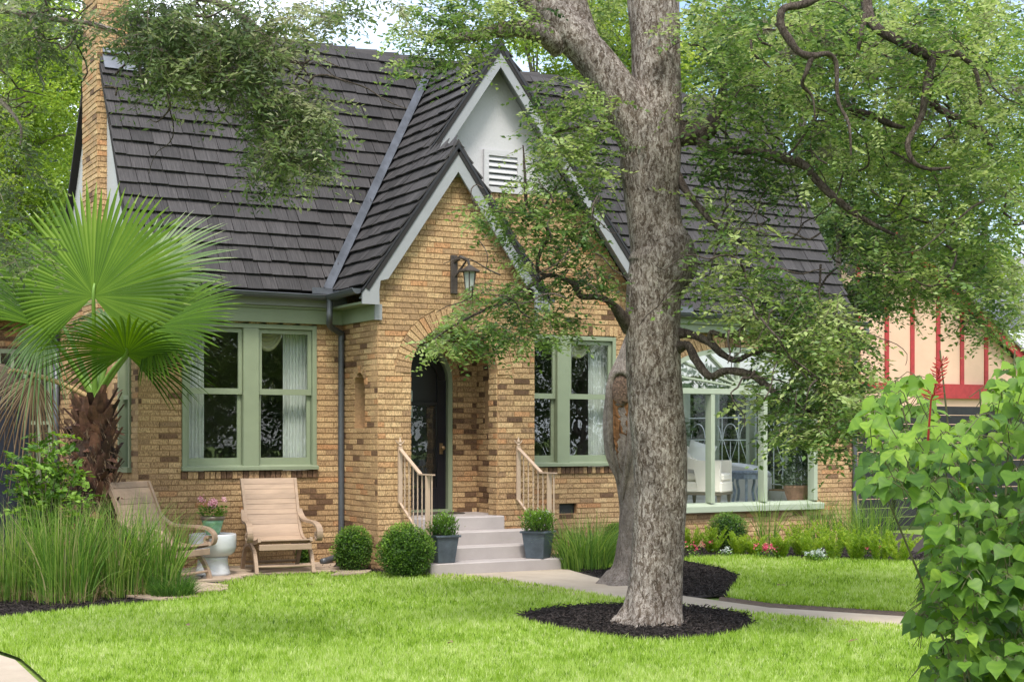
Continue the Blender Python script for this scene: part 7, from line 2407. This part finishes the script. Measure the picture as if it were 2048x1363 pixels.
nodes = np.concatenate([sample_poly(REG, 1020), sample_poly(REG2, 640)])
leaves = []
stems = MB()
for i, (u, v) in enumerate(nodes):
    zc = rnd.uniform(4.4, 6.3)
    p = P(u, v, zc)
    out = Vector((rnd.gauss(0, .5), rnd.gauss(0, .5), 0)) - fwd * .75 - rgt * (.5 if u < 1830 else .1)
    ds = (out.normalized() * rnd.uniform(.04, .1)) + Vector((0, 0, rnd.uniform(-.02, .06)))
    stems.tube([p - ds * 1.2 + Vector((0, 0, -.05)), p - ds * .4, p], .0016, 4)
    for j, ang in enumerate((0, 1.25, -1.25)):
        if rnd.random() < .10: continue
        ax = out.normalized()
        sdv = Vector((0, 0, 1)).cross(ax).normalized()
        d = (ax * math.cos(ang) + sdv * math.sin(ang))
        dropv = rnd.uniform(.25, 1.15)
        d = (d - Vector((0, 0, dropv))).normalized()
        nrmv = Vector((rnd.gauss(0, .3), rnd.gauss(0, .3), 1)) + ax * .5 - fwd * .3
        yv = d
        zv = (nrmv - yv * nrmv.dot(yv)).normalized()
        xv = yv.cross(zv)
        L = rnd.uniform(.040, .072) * (1.0 if j == 0 else .88)
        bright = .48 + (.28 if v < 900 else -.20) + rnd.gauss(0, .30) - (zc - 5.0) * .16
        pos = p + d * .02
        stems.tube([p, pos], .0014, 3)
        mtx = Matrix(((xv.x * L, yv.x * L, zv.x * L, pos.x), (xv.y * L, yv.y * L, zv.y * L, pos.y), (xv.z * L, yv.z * L, zv.z * L, pos.z), (0, 0, 0, 1)))
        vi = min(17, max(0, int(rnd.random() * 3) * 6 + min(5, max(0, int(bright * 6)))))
        leaves.append((zc + (3 if u > 2060 or v > 1400 else 0), mtx, vi))
leaves.sort(key=lambda t: t[0])
inv = Matrix.Translation(-cb.location)
for zc, mtx, vi in leaves[:300]:
    o = bpy.data.objects.new('leaf', variants[vi][0])
    COL.objects.link(o)
    o.parent = cb
    o.matrix_parent_inverse = inv
    o.matrix_basis = mtx
mb = MB()
for zc, mtx, vi in leaves[300:]:
    me, V, Fs, tv = variants[vi]
    mb.add([mtx @ Vector(q) for q in V], Fs, tv)
setp(mb.build('foliage', M['coral'], cb, smooth=True), kind='stuff')
for (u0, u1, v1, z) in ((1945, 1880, 700, 4.9), (1950, 1790, 760, 4.7), (1960, 1760, 960, 4.6), (1965, 1850, 1000, 4.4), (1980, 1960, 780, 5.2), (1990, 2030, 700, 5.0), (2000, 2100, 680, 4.8), (1975, 1900, 1160, 4.5), (1990, 1950, 1000, 4.6), (1970, 1830, 850, 5.3)):
    z += .6
    a = P(u0, 1700, z + .1); a.z = 0
    e = P(u1, v1, z)
    m1 = Vector((a.x + (e.x - a.x) * .25, a.y + (e.y - a.y) * .25, e.z * .5))
    stems.tube(spline([tuple(a), tuple(m1), tuple(e)], 6), list(np.linspace(.007, .003, 13)), 6)
stems.build('stems', M['stemgreen'] if 'stemgreen' in M else M['twig'], cb)
# red flower spike
s_ = MB()
a, e = P(1862, 800, 4.75), P(1886, 716, 4.7)
s_.tube([P(1856, 880, 4.8), a, e], [.004, .003, .0015], 6)
s_.build('flower_stalk', M['redtimber'], cb)
for i in range(46):
    f = (i / 46)
    c = a.lerp(e, f)
    t = i * 2.4
    o = rgt * math.cos(t) + fwd * math.sin(t) * 1.0
    L = .030 * (1 - .45 * f)
    d = (o * rnd.uniform(.5, 1) + Vector((0, 0, rnd.uniform(.2, .9)))).normalized()
    s_ = MB()
    q0, q1, q2 = c + o * .004, c + o * .012 + d * L * .5 , c + o * .012 + d * L
    s_.tube([q0, q1, q2], [.0012, .0026, .0007], 5, tone=rnd.random())
    s_.build('floret', M['redflower'], cb)
